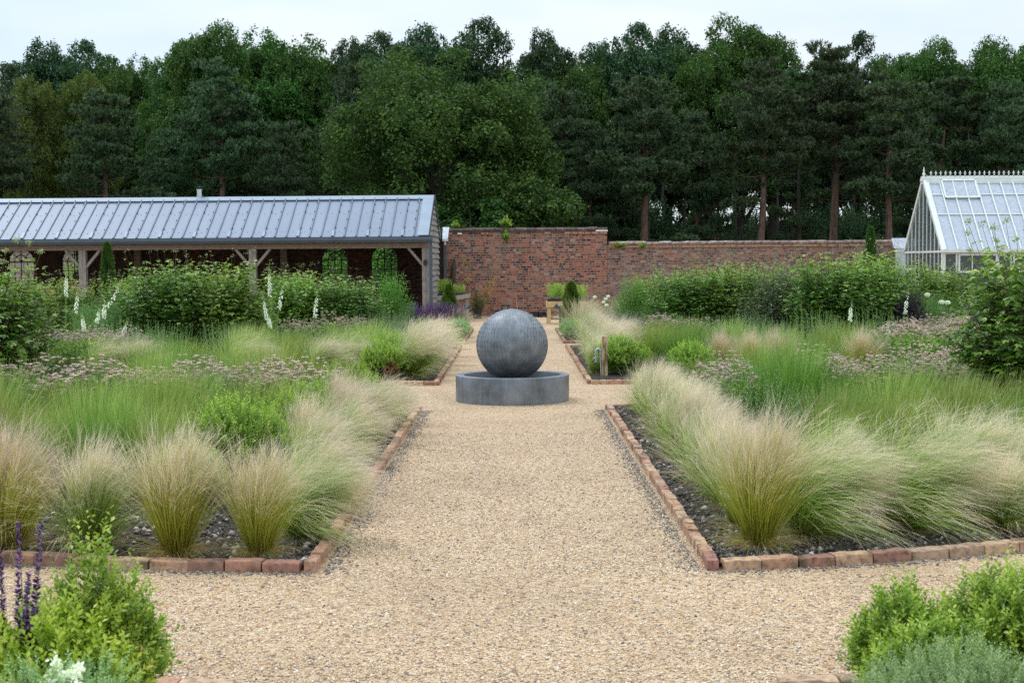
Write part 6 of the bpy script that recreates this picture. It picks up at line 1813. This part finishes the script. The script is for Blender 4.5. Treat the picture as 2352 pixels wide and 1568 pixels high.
# middle beds
stipa('w2', -1.50, 20.1, 1.12, 'large feather grass clump leaning right at the corner left of the fountain')
MLR = [('w2', -1.45, 21.1, 1.1), ('n2', -1.40, 22.1, 1.0), ('w3', -1.35, 23.1, 1.0), ('n2', -1.5, 24.1, 1.0), ('n2', -1.4, 25.2, 1.0), ('n2', -1.75, 23.6, .95)]
for i, (k, x, y, s) in enumerate(MLR): stipa(k, x, y, s, ORD[i] + ' pinkish feather grass clump behind the leaning one left of the fountain')
for i, (x, y) in enumerate([(-5.9, 20.2), (-5.45, 20.3), (-3.9, 20.3), (-2.75, 20.0), (-2.5, 20.4)]):
    stipa('w3' if i % 2 else 'w1', x, y, 0.92, ORD[i] + ' buff feather grass clump from the left in the middle left bed')
MRR = [('n1', 1.18, 20.75, .80), ('n2', 1.42, 21.2, .95), ('n1', 1.38, 21.8, 1.0), ('n2', 1.42, 22.8, 1.0), ('n2', 1.75, 23.2, 1.0), ('n1', 1.38, 23.9, 1.0), ('n2', 1.45, 25.0, 1.0), ('n2', 1.8, 24.6, .95), ('n1', 1.4, 26.2, 1.0), ('n1', 1.4, 27.2, 1.0)]
for i, (k, x, y, s) in enumerate(MRR): stipa(k, x, y, s, ORD[i] + ' feather grass clump back from the tap post along the right path edge')
for i, (x, y) in enumerate([(3.3, 20.0), (3.7, 20.4), (4.9, 20.2), (2.9, 20.2)]):
    stipa('u2', x, y, 0.9, ORD[i] + ' buff feather grass clump in the middle right bed')

# upright green grasses
MO = [make_moor(1), make_moor(2, wind=(0.22, 0, 0), spread=0.42), make_moor(3, mat='moor_dark', L=0.86), make_moor(4, spread=0.42, wind=(0.16, 0, 0))]
SE = make_moor(9, 620, 0.70, 0.5, 'sedge', 0.005, (0.1, 0, 0), 0.16, 0.5, 90)
for o in MO: tag(o, None, 'ornamental grass')
MOP = [Proto(o) for o in MO]
tag(SE, None, 'ornamental grass'); SEP = Proto(SE)
ORD2 = ORD + ['sixteenth', 'seventeenth', 'eighteenth', 'nineteenth', 'twentieth', 'twenty-first', 'twenty-second', 'twenty-third']
def drift_labels(lst, label):
    order = sorted(range(len(lst)), key=lambda i: lst[i][0] / lst[i][1])
    lab = [None] * len(lst)
    for rank, i in enumerate(order): lab[i] = label + (', ' + ORD2[rank] + ' from the left' if len(lst) > 1 else '')
    return lab
def moor(lst, label, group, s0=1.0, pr=None):
    lab = drift_labels(lst, label)
    for i, (x, y) in enumerate(lst):
        p = (pr or MOP[int(g.integers(0, 4))])
        s = s0 * (0.76 + 0.42 * g.random())
        p.put((x + g.normal() * 0.05, y + g.normal() * 0.08, 0.02), (g.random() - .5) * 1.2, s, lab[i], group)
moor([(-2.55, 10.0), (-2.95, 10.2), (-3.35, 10.0), (-3.75, 10.3), (-2.75, 10.8), (-3.2, 10.9), (-3.65, 10.9), (-4.1, 11.0), (-2.4, 11.3), (-2.85, 11.6), (-3.35, 11.7), (-3.85, 11.8), (-4.35, 11.8), (-2.25, 12.0), (-2.7, 12.3), (-3.2, 12.4)], 'green grass tuft in the front drift, left bed', 'front green grasses of the left bed', 0.93)
moor([(-2.1, 14.3), (-2.5, 14.5), (-2.95, 14.6), (-3.35, 14.8), (-3.8, 14.9), (-4.2, 15.2), (-2.2, 15.3), (-2.7, 15.5), (-3.2, 15.6), (-3.7, 15.6)], 'green grass tuft behind the front left pink flowers', 'back green grasses of the front left bed', 0.96)
moor([(-2.15, 20.9), (-2.6, 21.2), (-3.1, 21.3), (-3.6, 21.5), (-4.1, 21.2), (-4.7, 21.2), (-5.2, 21.4), (-2.3, 22.0), (-2.9, 22.2), (-3.5, 22.4), (-4.2, 22.1), (-2.2, 23.0)], 'green grass tuft in the middle left bed', 'green grasses of the middle left bed', 0.85)
moor([(2.35, 10.4), (2.8, 10.2), (3.25, 10.3), (3.7, 10.2), (2.6, 11.1), (3.05, 11.2), (3.5, 11.2), (3.95, 11.1), (2.85, 12.0), (3.35, 12.1), (3.85, 12.2), (4.3, 12.1), (3.1, 12.8), (3.6, 12.9), (4.1, 12.9)], 'green grass tuft in the front drift, right bed', 'front green grasses of the right bed', 0.90)
moor([(2.55, 13.3), (2.72, 13.6), (2.48, 13.75)], 'deep green tall grass tuft beside the right pink flowers', 'deep green tall grass of the right bed', 1.05, MOP[2])
moor([(1.95, 15.6), (2.3, 15.5), (2.7, 15.7), (3.1, 15.6), (3.5, 15.7), (2.05, 15.0)], 'green grass tuft at the back of the front right bed', 'back green grasses of the front right bed', 0.85)
moor([(2.1, 22.4), (2.5, 22.0), (2.95, 21.8), (3.5, 21.6), (4.1, 21.6), (4.7, 21.4), (5.3, 21.4), (2.3, 23.2), (2.8, 23.0), (3.4, 22.6), (4.0, 22.6), (3.4, 20.9), (4.3, 20.7), (5.0, 20.9), (2.0, 23.9)], 'green grass tuft in the middle right bed', 'green grasses of the middle right bed', 0.85)
moor([(-1.95, 25.6), (-2.35, 25.9), (-2.75, 26.0), (-3.2, 25.7), (-3.6, 25.4), (-2.1, 26.6), (-2.6, 26.8), (-1.7, 27.1)], 'dull sedge tuft before the left bright round shrub', 'sedges of the middle left bed', 1.0, SEP)
moor([(1.95, 26.0), (2.4, 26.2), (2.85, 26.1), (3.3, 25.9), (2.15, 27.0), (2.7, 27.1)], 'dull sedge tuft before the right bright round shrub', 'sedges of the middle right bed', 1.0, SEP)
OA = make_moor(12, 700, 0.85, 0.5, 'oat', 0.003, (0.2, 0, 0), 0.12, 0.6, 900)
tag(OA, None, 'ornamental grass'); OAP = Proto(OA)
moor([(1.55, 30.2), (1.8, 31.0), (1.5, 32.0), (2.0, 32.0), (2.1, 30.6), (2.5, 31.6), (1.7, 33.2), (1.45, 30.9)], 'straw coloured oat grass tuft below the white alliums', 'oat grasses of the far right bed', 1.0, OAP)
moor([(-1.35, 31.6)], 'small oat grass tuft behind the white flowered mound', 'oat grasses of the far left bed', 0.8, OAP)

# silvery upright perennials
SP = [make_spire_plant('silvery_perennial', 1, 0.24, 0.76, 'silver_leaf', 54, 0.042), make_spire_plant('silvery_perennial', 2, 0.28, 0.72, 'silver_leaf', 62, 0.042)]
for o in SP: tag(o, None, 'perennial')
SPP = [Proto(o) for o in SP]
def spire(lst, label, group, s0=1.0):
    lab = drift_labels(lst, label)
    for i, (x, y) in enumerate(lst): SPP[i % 2].put((x + g.normal() * .05, y + g.normal() * .1, 0.02), g.random() * 6.28, s0 * (0.9 + 0.25 * g.random()), lab[i], group)
spire([(-6.3, 22.4), (-5.8, 22.7), (-5.3, 22.8), (-4.8, 23.0), (-4.4, 22.9), (-4.0, 23.2), (-3.6, 23.3), (-5.5, 22.0), (-3.0, 23.6), (-2.5, 23.9), (-2.1, 24.2), (-6.8, 22.6), (-4.6, 23.5), (-1.9, 22.6), (-2.6, 24.8), (-3.2, 24.6)], 'silvery leafy perennial before the big left shrubs', 'silvery perennials of the middle left bed')
spire([(-2.6, 13.0), (-3.5, 13.6), (-4.3, 13.9), (-2.0, 13.6), (-4.6, 13.0), (-3.0, 13.9)], 'silvery leafy perennial among the front left pink flowers', 'silvery perennials of the front left bed', 0.95)
spire([(2.5, 24.6), (2.9, 24.9), (3.3, 24.6), (3.7, 24.4), (4.1, 24.0), (4.5, 23.8), (4.9, 23.2), (5.3, 23.0), (5.7, 22.8), (4.4, 23.0), (6.1, 22.4), (3.4, 23.8), (5.0, 22.4), (5.6, 22.0), (6.4, 21.6), (2.7, 24.0), (3.8, 23.4)], 'silvery leafy perennial before the right shrubs', 'silvery perennials of the middle right bed')
spire([(2.25, 12.9), (2.45, 12.4), (4.5, 14.0), (2.2, 14.9), (3.0, 14.2), (3.9, 14.8)], 'silvery leafy perennial among the front right pink flowers', 'silvery perennials of the front right bed', 0.9)

# pink flower drifts
PK = [make_pinkclump(1), make_pinkclump(2, 0.3, 0.60, 95), make_pinkclump(3, 0.28, 0.68, 75)]
for o in PK: tag(o, None, 'flowers')
PKP = [Proto(o) for o in PK]
def pinks(lst, label, group, s0=1.0):
    lab = drift_labels(lst, label)
    for i, (x, y) in enumerate(lst): PKP[i % 3].put((x + g.normal() * .06, y + g.normal() * .08, 0.02), g.random() * 6.28, s0 * (0.92 + 0.16 * g.random()), lab[i], group)
pinks([(-4.55, 12.9), (-4.2, 12.7), (-4.0, 13.2), (-3.7, 12.9), (-3.4, 13.3), (-3.15, 12.95), (-2.85, 13.4), (-2.6, 13.1), (-2.35, 13.5), (-2.1, 13.2), (-3.8, 13.6), (-3.2, 13.8), (-4.9, 13.0), (-2.15, 12.8), (-1.95, 13.9), (-4.4, 13.5), (-2.5, 14.0), (-2.95, 13.05)], 'dusky pink flower clump in the front left drift', 'pink flower drift of the front left bed', 1.10)
pinks([(-6.9, 21.2), (-6.5, 21.4), (-6.2, 21.0), (-6.6, 22.0), (-6.1, 21.7), (-7.0, 21.8), (-5.9, 21.3)], 'pink flower clump below the leaning white foxglove', 'pink flower drift of the middle left bed', 1.0)
pinks([(-3.9, 24.6), (-3.55, 24.4), (-3.3, 24.9), (-3.0, 25.0), (-2.7, 25.2), (-3.6, 25.0)], 'pink flower clump at the foot of the upright foxgloves', 'pink flowers at the foot of the foxgloves', 1.05)
pinks([(2.0, 13.7), (2.25, 14.1), (2.1, 14.5), (1.95, 13.2), (2.4, 13.9)], 'pink flower clump beside the deep green tuft', 'pink flowers beside the right feather grasses', 1.0)
pinks([(3.0, 13.6), (3.3, 13.9), (3.6, 14.2), (3.95, 14.0), (4.2, 14.4), (3.3, 14.6), (3.75, 14.8), (4.4, 13.8), (4.1, 15.2), (4.6, 14.9), (3.5, 15.3), (4.8, 15.5), (4.9, 14.2), (5.1, 15.0), (3.1, 15.0), (4.4, 15.6)], 'pink flower clump in the drift beside the big right shrub', 'pink flower drift of the front right bed', 1.02)
pinks([(5.6, 19.8), (6.0, 20.2), (6.4, 20.6), (5.9, 21.0), (6.3, 21.5), (6.7, 21.2), (6.9, 22.0), (6.2, 22.4), (6.8, 22.8), (7.2, 22.4), (7.3, 23.2), (6.9, 23.8), (7.5, 23.8), (7.1, 24.6), (7.7, 24.6), (5.4, 20.4), (6.6, 19.7), (7.1, 20.4), (7.4, 21.3), (6.4, 23.2), (7.9, 23.0), (5.6, 21.4)], 'pink flower clump in the far right drift', 'pink flower drift of the middle right bed', 1.05)
pinks([(2.55, 24.2), (2.95, 24.3), (3.2, 24.2), (2.4, 23.8)], 'pink flower clump behind the middle right green grasses', 'pink flowers of the middle right bed', 1.05)

# big shrubs
SB = [make_shrub('leafy_shrub', 1, 0.95, 1.58, 'dark_shrub_leaf', 330, 0.086, True, 0.072, 26, fl_n=10), make_shrub('leafy_shrub', 2, 0.90, 1.58, 'shrub_leaf', 330, 0.084, True, 0.072, 24, fl_n=10)]
SBP = [Proto(o) for o in SB]
for o in SB: tag(o, None, 'shrub')
M['grey_shrub_leaf'] = leafmat('greyish_shrub_leaves', [(0, (0.05, 0.085, 0.04)), (0.5, (0.11, 0.17, 0.085)), (1, (0.30, 0.36, 0.24))], 0.25, 0.5, 0.08)
GS_ = make_shrub('leafy_shrub', 5, 0.62, 1.50, 'grey_shrub_leaf', 240, 0.07, False, 0.06, 18, True, 0.36)
GS_.location = (4.72, 25.7, 0); tag(GS_, 'greyish shrub with pale tips standing in front of the right shrub bank', 'shrub')
NS = make_shrub('leafy_shrub', 3, 0.82, 1.60, 'dark_shrub_leaf', 260, 0.10, True, 0.075, 26, True, fl_n=60)
tag(NS, None, 'shrub'); NSP = Proto(NS)
NSP.put((-5.25, 13.9, 0), 0.4, (1.0, 1.0, 1.02), 'big dark shrub at the left edge of the photo')
NSP.put((-6.4, 14.6, 0), 2.0, 1.0, 'big dark shrub outside the left edge')
NSP.put((4.88, 13.3, 0), 1.9, (1.02, 1.02, 1.08), 'big dark shrub with cream flower sprays at the right edge of the photo')
NSP.put((6.1, 13.9, 0), 4.0, 1.08, 'second big dark shrub behind the one at the right edge')
SBP[0].put((-6.05, 24.6, 0), 0, (1.03, 1.03, 1.037), 'left big shrub of the pair behind the white foxgloves')
SBP[1].put((-5.0, 24.7, 0), 1.0, (1.03, 1.03, 1.037), 'right big shrub of the pair behind the white foxgloves')
SBP[1].put((-4.1, 27.1, 0), 2.2, (.98, .98, 0.904), 'shrub directly behind the tallest white foxglove')
SBP[0].put((-3.25, 27.2, 0), 3.0, (.95, .95, 0.856), 'shrub in front of the arched windows')
SBP[1].put((-7.2, 26.8, 0), 3.6, (.80, .80, 0.848), 'lower shrub below the slim cypress at the left')
SBP[1].put((-8.3, 26.5, 0), 5.0, (.80, .80, 0.848), 'lower shrub left of the slim cypress')
SBP[0].put((-8.9, 24.0, 0), 4.0, (.72, .72, 0.764), 'small dark shrub beyond the left edge shrub')
SBP[0].put((3.35, 27.4, 0.000), 4.0, (.90, .90, 0.954), 'leftmost of the three darker right shrubs')
SBP[1].put((4.25, 27.3, 0.000), 5.0, (.93, .93, 0.986), 'middle of the three darker right shrubs')
SBP[0].put((4.95, 26.4, 0), 1.2, (.93, .93, 0.986), 'dark shrub behind the greyish one in the right shrub bank')
SBP[0].put((5.55, 25.0, 0), 2.2, (1.0, 1.0, 1.060), 'big shrub in the front of the right shrub bank')
SBP[1].put((6.35, 25.6, 0), 0.2, (1.03, 1.03, 1.092), 'big shrub with pale tops in the right shrub bank')
SBP[1].put((7.35, 28.6, 0), 3.2, (.98, .98, 1.039), 'bright shrub below the slim right cypress')
SBP[1].put((8.5, 29.0, 0), 4.4, (.90, .90, 0.954), 'bright shrub left of the greenhouse corner')
SBP[0].put((9.2, 30.3, 0), 4.4, (.85, .85, 0.901), 'shrub below the greenhouse gable')
SBP[0].put((9.9, 28.6, 0), 0.4, (.80, .80, 0.848), 'shrub below the greenhouse door frame')
SBP[1].put((10.6, 29.2, 0), 1.4, (.85, .85, 0.901), 'green shrub below the greenhouse windows')
SBP[1].put((8.6, 26.3, 0), 2.7, (.66, .66, 0.699), 'low green shrub behind the white alliums at the right')
SBP[0].put((9.3, 25.4, 0), 5.7, (.66, .66, 0.699), 'low dark shrub left of the big right edge shrub')
SBP[1].put((4.4, 30.6, 0), 2.7, (.86, .86, 0.911), 'shrub against the low brick wall')
SBP[1].put((3.2, 31.4, 0), 0.7, (.80, .80, 0.848), 'shrub between the bright round shrub and the low wall')
SBP[0].put((5.6, 31.2, 0), 1.7, (.86, .86, 0.911), 'dark shrub in the far right bed near the low wall')
SBP[0].put((-4.9, 31.0, 0), 2.7, (.86, .86, 0.911), 'shrub in the far left bed near the middle oak post')
SBP[1].put((-6.6, 31.4, 0), 1.7, (.80, .80, 0.848), 'green shrub in the far left bed near the shed')
SBP[0].put((-8.6, 31.4, 0), 3.7, (.80, .80, 0.848), 'dark shrub in the far left bed near the shed')
SBP[1].put((-10.5, 31.0, 0), 5.7, (.80, .80, 0.848), 'green shrub below the left oak post')
SBP[0].put((-12.2, 30.4, 0), 0.9, (.85, .85, 0.901), 'dark shrub at the far left near the shed')
# bright round shrubs
BS = make_shrub('bright_round_shrub', 8, 0.44, 1.36, 'bright_leaf', 150, 0.075, False, 0.05, 5, False, 0.26, 'stem_green', 0, 0.0)
tag(BS, None, 'shrub'); bsp = Proto(BS)
bsp.put((-2.62, 30.0, 0), 0.4, (1.12, 1.1, 1.05), 'bright green round shrub in front of the shed corner post')
bsp.put((2.50, 30.0, 0), 2.4, (1.05, 1.0, 1.02), 'bright green round shrub against the brick wall right of the alliums')
dk = make_box('purple_bush', 9, 0.30, 1.05, 'purple_leaf', 420, 0.045, 12, 0.16, 6, 0.25)
dk.location = (6.9, 25.0, 0); tag(dk, 'dark purple leaved bush behind a white foxglove', 'bush')
# fennel
FN = make_feathery('bronze_fennel', 10, 0.45, 1.35, 'fennel', 6000)
tag(FN, None, 'herb'); fnp = Proto(FN)
fnp.put((-3.95, 30.2, 0), 0, (1.0, 1.0, 1.04), 'smoky bronze fennel behind the tallest foxglove')
fnp.put((-3.15, 30.4, 0), 1.3, (.9, .9, 1.0), 'smoky bronze fennel below the arched window')
FG = make_feathery('green_fennel', 11, 0.42, 1.25, 'fennel_green', 6500)
tag(FG, None, 'herb'); fgp = Proto(FG)
for i, (x, y, s, lb) in enumerate([(-7.0, 24.0, .92, 'feathery green plant left of the big shrubs'), (-7.5, 24.8, .85, 'feathery green plant behind the leaning foxglove'), (7.35, 25.8, .9, 'feathery green plant right of the purple bush'), (7.9, 26.4, .85, 'feathery green plant behind the alliums at the right'), (8.0, 25.2, .7, 'low feathery green plant under the alliums'), (9.4, 27.2, 1.1, 'tall feathery green plant below the greenhouse corner')]):
    fgp.put((x, y, 0), i, s, lb)
# alliums
for i, (u, v, Y, lb) in enumerate([(1367, 682, 30.5, 'white allium standing alone left of the group'), (1398, 681, 30.5, 'highest white allium of the group by the wall'), (1392, 687, 30.2, 'white allium just below the highest one'), (1387, 694, 30.0, 'white allium at the lower left of the group'), (1394, 701, 29.8, 'lowest white allium of the group'), (2130, 677, 24.6, 'white allium above the right pair'), (2163, 694, 24.2, 'left white allium of the right pair'), (2177, 695, 24.4, 'right white allium of the right pair')]):
    o = make_allium(20 + i, hgt(u, v, Y), 0.043 if i < 5 else 0.052); o.location = (at(u, Y), Y, 0); tag(o, lb, 'flower')
# cypresses and small conifers
cy = make_column('slim_cypress', 1, 0.17, 2.25, 'cypress', 11000, 0.085, 0.12, 0.25)
tag(cy, None, 'conifer'); cyp = Proto(cy)
cyp.put((at(249, 34.5), 34.5, 0), 0, (0.95, 0.95, hgt(249, 560, 34.5) / 2.2), 'slim dark cypress in front of the open shed')
cyp.put((at(1999, 34.5), 34.5, 0), 1, (0.90, 0.9, hgt(1999, 526, 34.5) / 2.2), 'slim dark cypress against the low brick wall')
cf = make_column('golden_green_conifer', 2, 0.21, 1.13, 'conifer', 9000, 0.075, 0.35, 0.35)
tag(cf, None, 'conifer'); cfp = Proto(cf)
cfp.put((at(1313, 34.3), 34.3, 0), 0, (1.0, 1.0, 1.04), 'shaggy green conifer in front of the new softwood table')
cfp.put((at(1032, 34.3), 34.3, 0), 1.5, (.9, .9, 1.0), 'shaggy green conifer in front of the grey potting table')
# box bushes
BX = [make_box('box_bush', 1, 0.33, 0.54, 'box_leaf', 1100, 0.023, 13, 0.09, 26, 0.55, 0.12), make_box('box_bush', 2, 0.30, 0.48, 'box_leaf', 1000, 0.023, 13, 0.09, 20, 0.55, 0.12)]
for o in BX: tag(o, None, 'bush')
BXP = [Proto(o) for o in BX]
for i, (x, y, s, lb) in enumerate([(-2.08, 10.5, 1.12, 'bright box bush behind the golden feather grasses at the left'), (-1.82, 11.5, 1.08, 'box bush right of the bright one in the front left bed'), (-1.88, 12.6, 1.0, 'third box bush from the front of the left bed'), (-1.85, 14.0, 1.0, 'box bush in front of the back left green grasses'), (-1.80, 15.1, 1.0, 'box bush at the back corner of the front left bed'),
        (-2.25, 9.6, 0.8, 'small box bush half hidden by the golden feather grasses at the left'), (-1.62, 14.6, .8, 'small box bush beside the back brick corner at the left'),
        (-1.86, 19.85, 1.0, 'round box bush with an orange patch left of the leaning feather grass'), (-1.80, 20.8, 1.05, 'box bush behind the one with the orange patch'), (-1.80, 24.9, .9, 'pale box bush behind the pinkish feather grasses'), (-1.75, 27.3, .95, 'small yellow green bush below the purple salvia'), (-1.35, 27.4, .85, 'yellow green bush at the far corner left of the path'), (-2.2, 27.5, .85, 'small bush left of the purple salvia'),
        (2.12, 9.7, .78, 'small box bush with pale shoots among the right front feather grasses'), (1.52, 20.55, 1.0, 'round box bush right of the tap post'), (1.75, 21.0, .8, 'small box bush behind the round one at the tap'), (2.45, 19.8, .9, 'box bush right of the first green grasses of the middle right bed'), (1.8, 27.6, .85, 'small bush at the back of the middle right bed'), (1.62, 29.5, .85, 'small green bush right of the grey mounds')]):
    BXP[i % 2].put((x, y, 0.01), i * 1.1, s, lb)
rs = make_box('rust_coloured_shoots', 12, 0.085, 0.24, 'rust_leaf', 110, 0.026, 10, 0.07, 3, 0.55, 0.08)
rs.location = (-1.74, 19.62, 0.03); tag(rs, 'rust orange shoots at the front of the box bush left of the fountain', 'bush')
bg = make_box('golden_bush', 13, 0.17, 0.45, 'box_gold', 300, 0.028, 12, 0.09, 8, 0.55, 0.1)
bg.location = (1.42, 29.35, 0); tag(bg, 'golden bush between the grey mounds and the feather grass', 'bush')
# grey mounds
SM = make_box('grey_green_mound', 14, 0.25, 0.42, 'santolina', 620, 0.018, 14, 0.075, 0, 0.45)
tag(SM, None, 'bush'); smp = Proto(SM)
for i, (x, y, s, lb) in enumerate([(1.22, 29.4, .95, 'grey green mound at the near corner right of the path'), (1.20, 30.1, 1.0, 'grey green mound behind the corner one right of the path'), (1.22, 30.9, 1.0, 'third grey green mound right of the path'),
        (-1.24, 29.55, 1.0, 'white flowered grey mound at the near corner left of the path'), (-1.22, 30.3, 1.0, 'white flowered grey mound behind the corner one left of the path'), (-1.26, 31.1, 1.0, 'third grey mound left of the path')]):
    o = smp.put((x, y, 0), i * 1.3, s, lb)
    if i >= 3 or i == 0:
        gq = rng(i); n = 150 if i >= 3 else 14; d = dirs(gq, n, 0.5); P = d * np.array([.25, .25, .21]) + np.array([0, 0, .22])
        q = leafq(P, dirs(gq, n, .4), d, np.full(n, 0.022), 0.8, 0.1, gq.random(n)); mesh_np('flowers', q[0], q[1], M['white_fl'], o, {'r': q[2]})
# salvias
SV = make_salvia(1, 0.24, 0.76, 44); tag(SV, None, 'flowers'); svp = Proto(SV)
for i, (x, y) in enumerate([(-2.3, 32.0), (-2.0, 31.6), (-1.95, 32.5), (-1.62, 31.8), (-1.45, 32.5), (-1.4, 31.9), (-2.45, 32.6), (-1.75, 32.3)]):
    svp.put((x, y, 0), i * 1.7, 1.0, ORD[i] + ' purple salvia clump before the grey potting table', 'purple salvias of the far left bed')

# foxgloves
def fox(seed, u, vt, Y, ub, label, white=0.36, curve=0.0, dy=0.0):
    H = hgt(u, vt, Y); x0 = at(ub, Y)
    o = make_foxglove(seed, H, (at(u, Y) - x0, dy), white, curve); o.location = (x0, Y, 0); tag(o, label, 'flower', 'white foxgloves')
fox(1, 157, 606, 24.0, 146, 'white foxglove in front of the dark shed opening at the left', 0.42)
fox(2, 180, 655, 23.6, 166, 'white foxglove just right of the big left edge shrub', 0.36)
fox(3, 306, 622, 23.0, 138, 'long white foxglove leaning far to the right', 0.55, 1.0)
fox(4, 238, 676, 23.2, 232, 'white foxglove upright behind the leaning one', 0.3)
fox(5, 187, 712, 22.4, 198, 'short white foxglove left of the base of the leaning one', 0.25)
fox(6, 232, 700, 22.6, 196, 'short white foxglove crossing the leaning one', 0.22)
fox(7, 301, 728, 22.0, 240, 'short leaning white foxglove in front of the big left shrub', 0.25, 0.6)
fox(8, 620, 600, 24.2, 628, 'tallest white foxglove in the middle group', 0.46)
fox(9, 651, 638, 24.3, 626, 'white foxglove right of the tallest one', 0.42)
fox(10, 600, 664, 23.8, 630, 'white foxglove leaning left beside the tallest one', 0.4)
fox(11, 731, 655, 24.4, 706, 'white foxglove standing apart right of the middle group', 0.42)
fox(12, 618, 715, 23.4, 622, 'short white foxglove at the foot of the middle group', 0.2)
fox(13, 2, 610, 24.0, 0, 'white foxglove at the left edge behind the dark shrub', 0.4)
fox(14, 1957, 686, 23.0, 1950, 'white foxglove in front of the right shrub bank', 0.28)
fox(15, 2086, 652, 24.6, 2072, 'tall white foxglove right of the purple bush', 0.40)
fox(16, 2041, 724, 20.6, 2036, 'short white foxglove above the far pink drift', 0.28)

# weeds on the wall
WD = make_box('wall_weed', 30, 0.14, 0.28, 'box_leaf', 70, 0.05, 8, 0.10, 8, 0.6, 0.14); tag(WD, None, 'weed'); wdp = Proto(WD)
wdp.put((-0.27, 44.6, 2.70), 0, 1.0, 'largest leafy weed growing on the tall wall coping')
wdp.put((-0.27, 44.42, 2.30), 2, (.9, .5, 1.0), 'green weed hanging on the face of the tall wall')
wdp.put((-1.85, 44.7, 2.70), 1, .7, 'small weed on the tall wall coping beside the shed')
wdp.put((3.25, 44.44, 2.10), 3, (1.3, .4, .45), 'fern tuft below the coping at the start of the low wall')
wdp.put((4.0, 44.44, 2.10), 4, (1.3, .4, .4), 'fern tuft right of the first one on the low wall')
sapling(6, 1.9, 'amber tinged climber above the shrubs against the low wall', (5.6, 43.9, 0.0), 0.0)

# ================================================================== nearest beds
nb1 = make_box('box_bush', 41, 0.145, 0.60, 'box_leaf', 400, 0.028, 12, 0.10, 40, 0.55, 0.17)
nb1.location = (-1.455, 4.86, 0); tag(nb1, 'tall box bush with shoots at the bottom left of the photo', 'bush')
nb2 = make_box('box_bush', 42, 0.23, 0.47, 'box_gold', 700, 0.030, 12, 0.10, 40, 0.55, 0.12)
nb2.location = (-1.53, 4.62, 0); tag(nb2, 'yellow green box bush in front of the tall one at the bottom left', 'bush')
nb3 = make_box('box_bush', 43, 0.11, 0.44, 'box_leaf', 460, 0.028, 12, 0.09, 30, 0.55, 0.13)
nb3.location = (-1.40, 4.98, 0); tag(nb3, 'dark box bush nearest the path at the bottom left', 'bush')
nb4 = make_box('box_bush', 44, 0.15, 0.44, 'box_leaf', 760, 0.025, 12, 0.07, 18, 0.55, 0.09)
nb4.location = (1.37, 5.02, 0); tag(nb4, 'box bush nearest the path at the bottom right', 'bush')
nb5 = make_box('box_bush', 45, 0.24, 0.54, 'box_leaf', 1200, 0.025, 12, 0.08, 26, 0.55, 0.10)
nb5.location = (1.72, 4.88, 0); tag(nb5, 'largest box bush at the bottom right edge', 'bush')
nb6 = make_box('box_bush', 46, 0.20, 0.40, 'box_leaf', 1000, 0.025, 12, 0.07, 20, 0.55, 0.08)
nb6.location = (1.41, 4.75, 0); tag(nb6, 'brighter box bush in front of the other two at the bottom right', 'bush')
nm1 = make_box('grey_green_mound', 47, 0.34, 0.44, 'santolina', 2600, 0.013, 14, 0.055, 0, 0.45)
nm1.location = (1.36, 4.28, 0); tag(nm1, 'grey green mound at the bottom right corner of the photo', 'bush')
nm2 = make_box('grey_green_mound', 48, 0.26, 0.42, 'santolina', 1500, 0.014, 14, 0.055, 0, 0.45)
nm2.location = (-1.38, 4.22, 0); tag(nm2, 'grey green mound with white flowers at the bottom left corner', 'bush')
gq = rng(88); n = 260
cl = gq.normal(size=(9, 3)) * np.array([0.05, 0.05, 0.018]) + np.array([0.03, -0.06, 0.43])
P = cl[gq.integers(0, 9, n)] + gq.normal(size=(n, 3)) * 0.011
q = leafq(P, dirs(gq, n, .4), dirs(gq, n, .8), np.full(n, 0.016), 0.85, 0.1, 0.5 + 0.5 * gq.random(n)); mesh_np('flowers', q[0], q[1], M['white_fl'], nm2, {'r': q[2]})
ns_ = make_salvia(51, 0.13, 0.80, 6, True); ns_.location = (-1.68, 4.55, 0); tag(ns_, 'purple salvia with tall spikes at the bottom left edge', 'flowers')
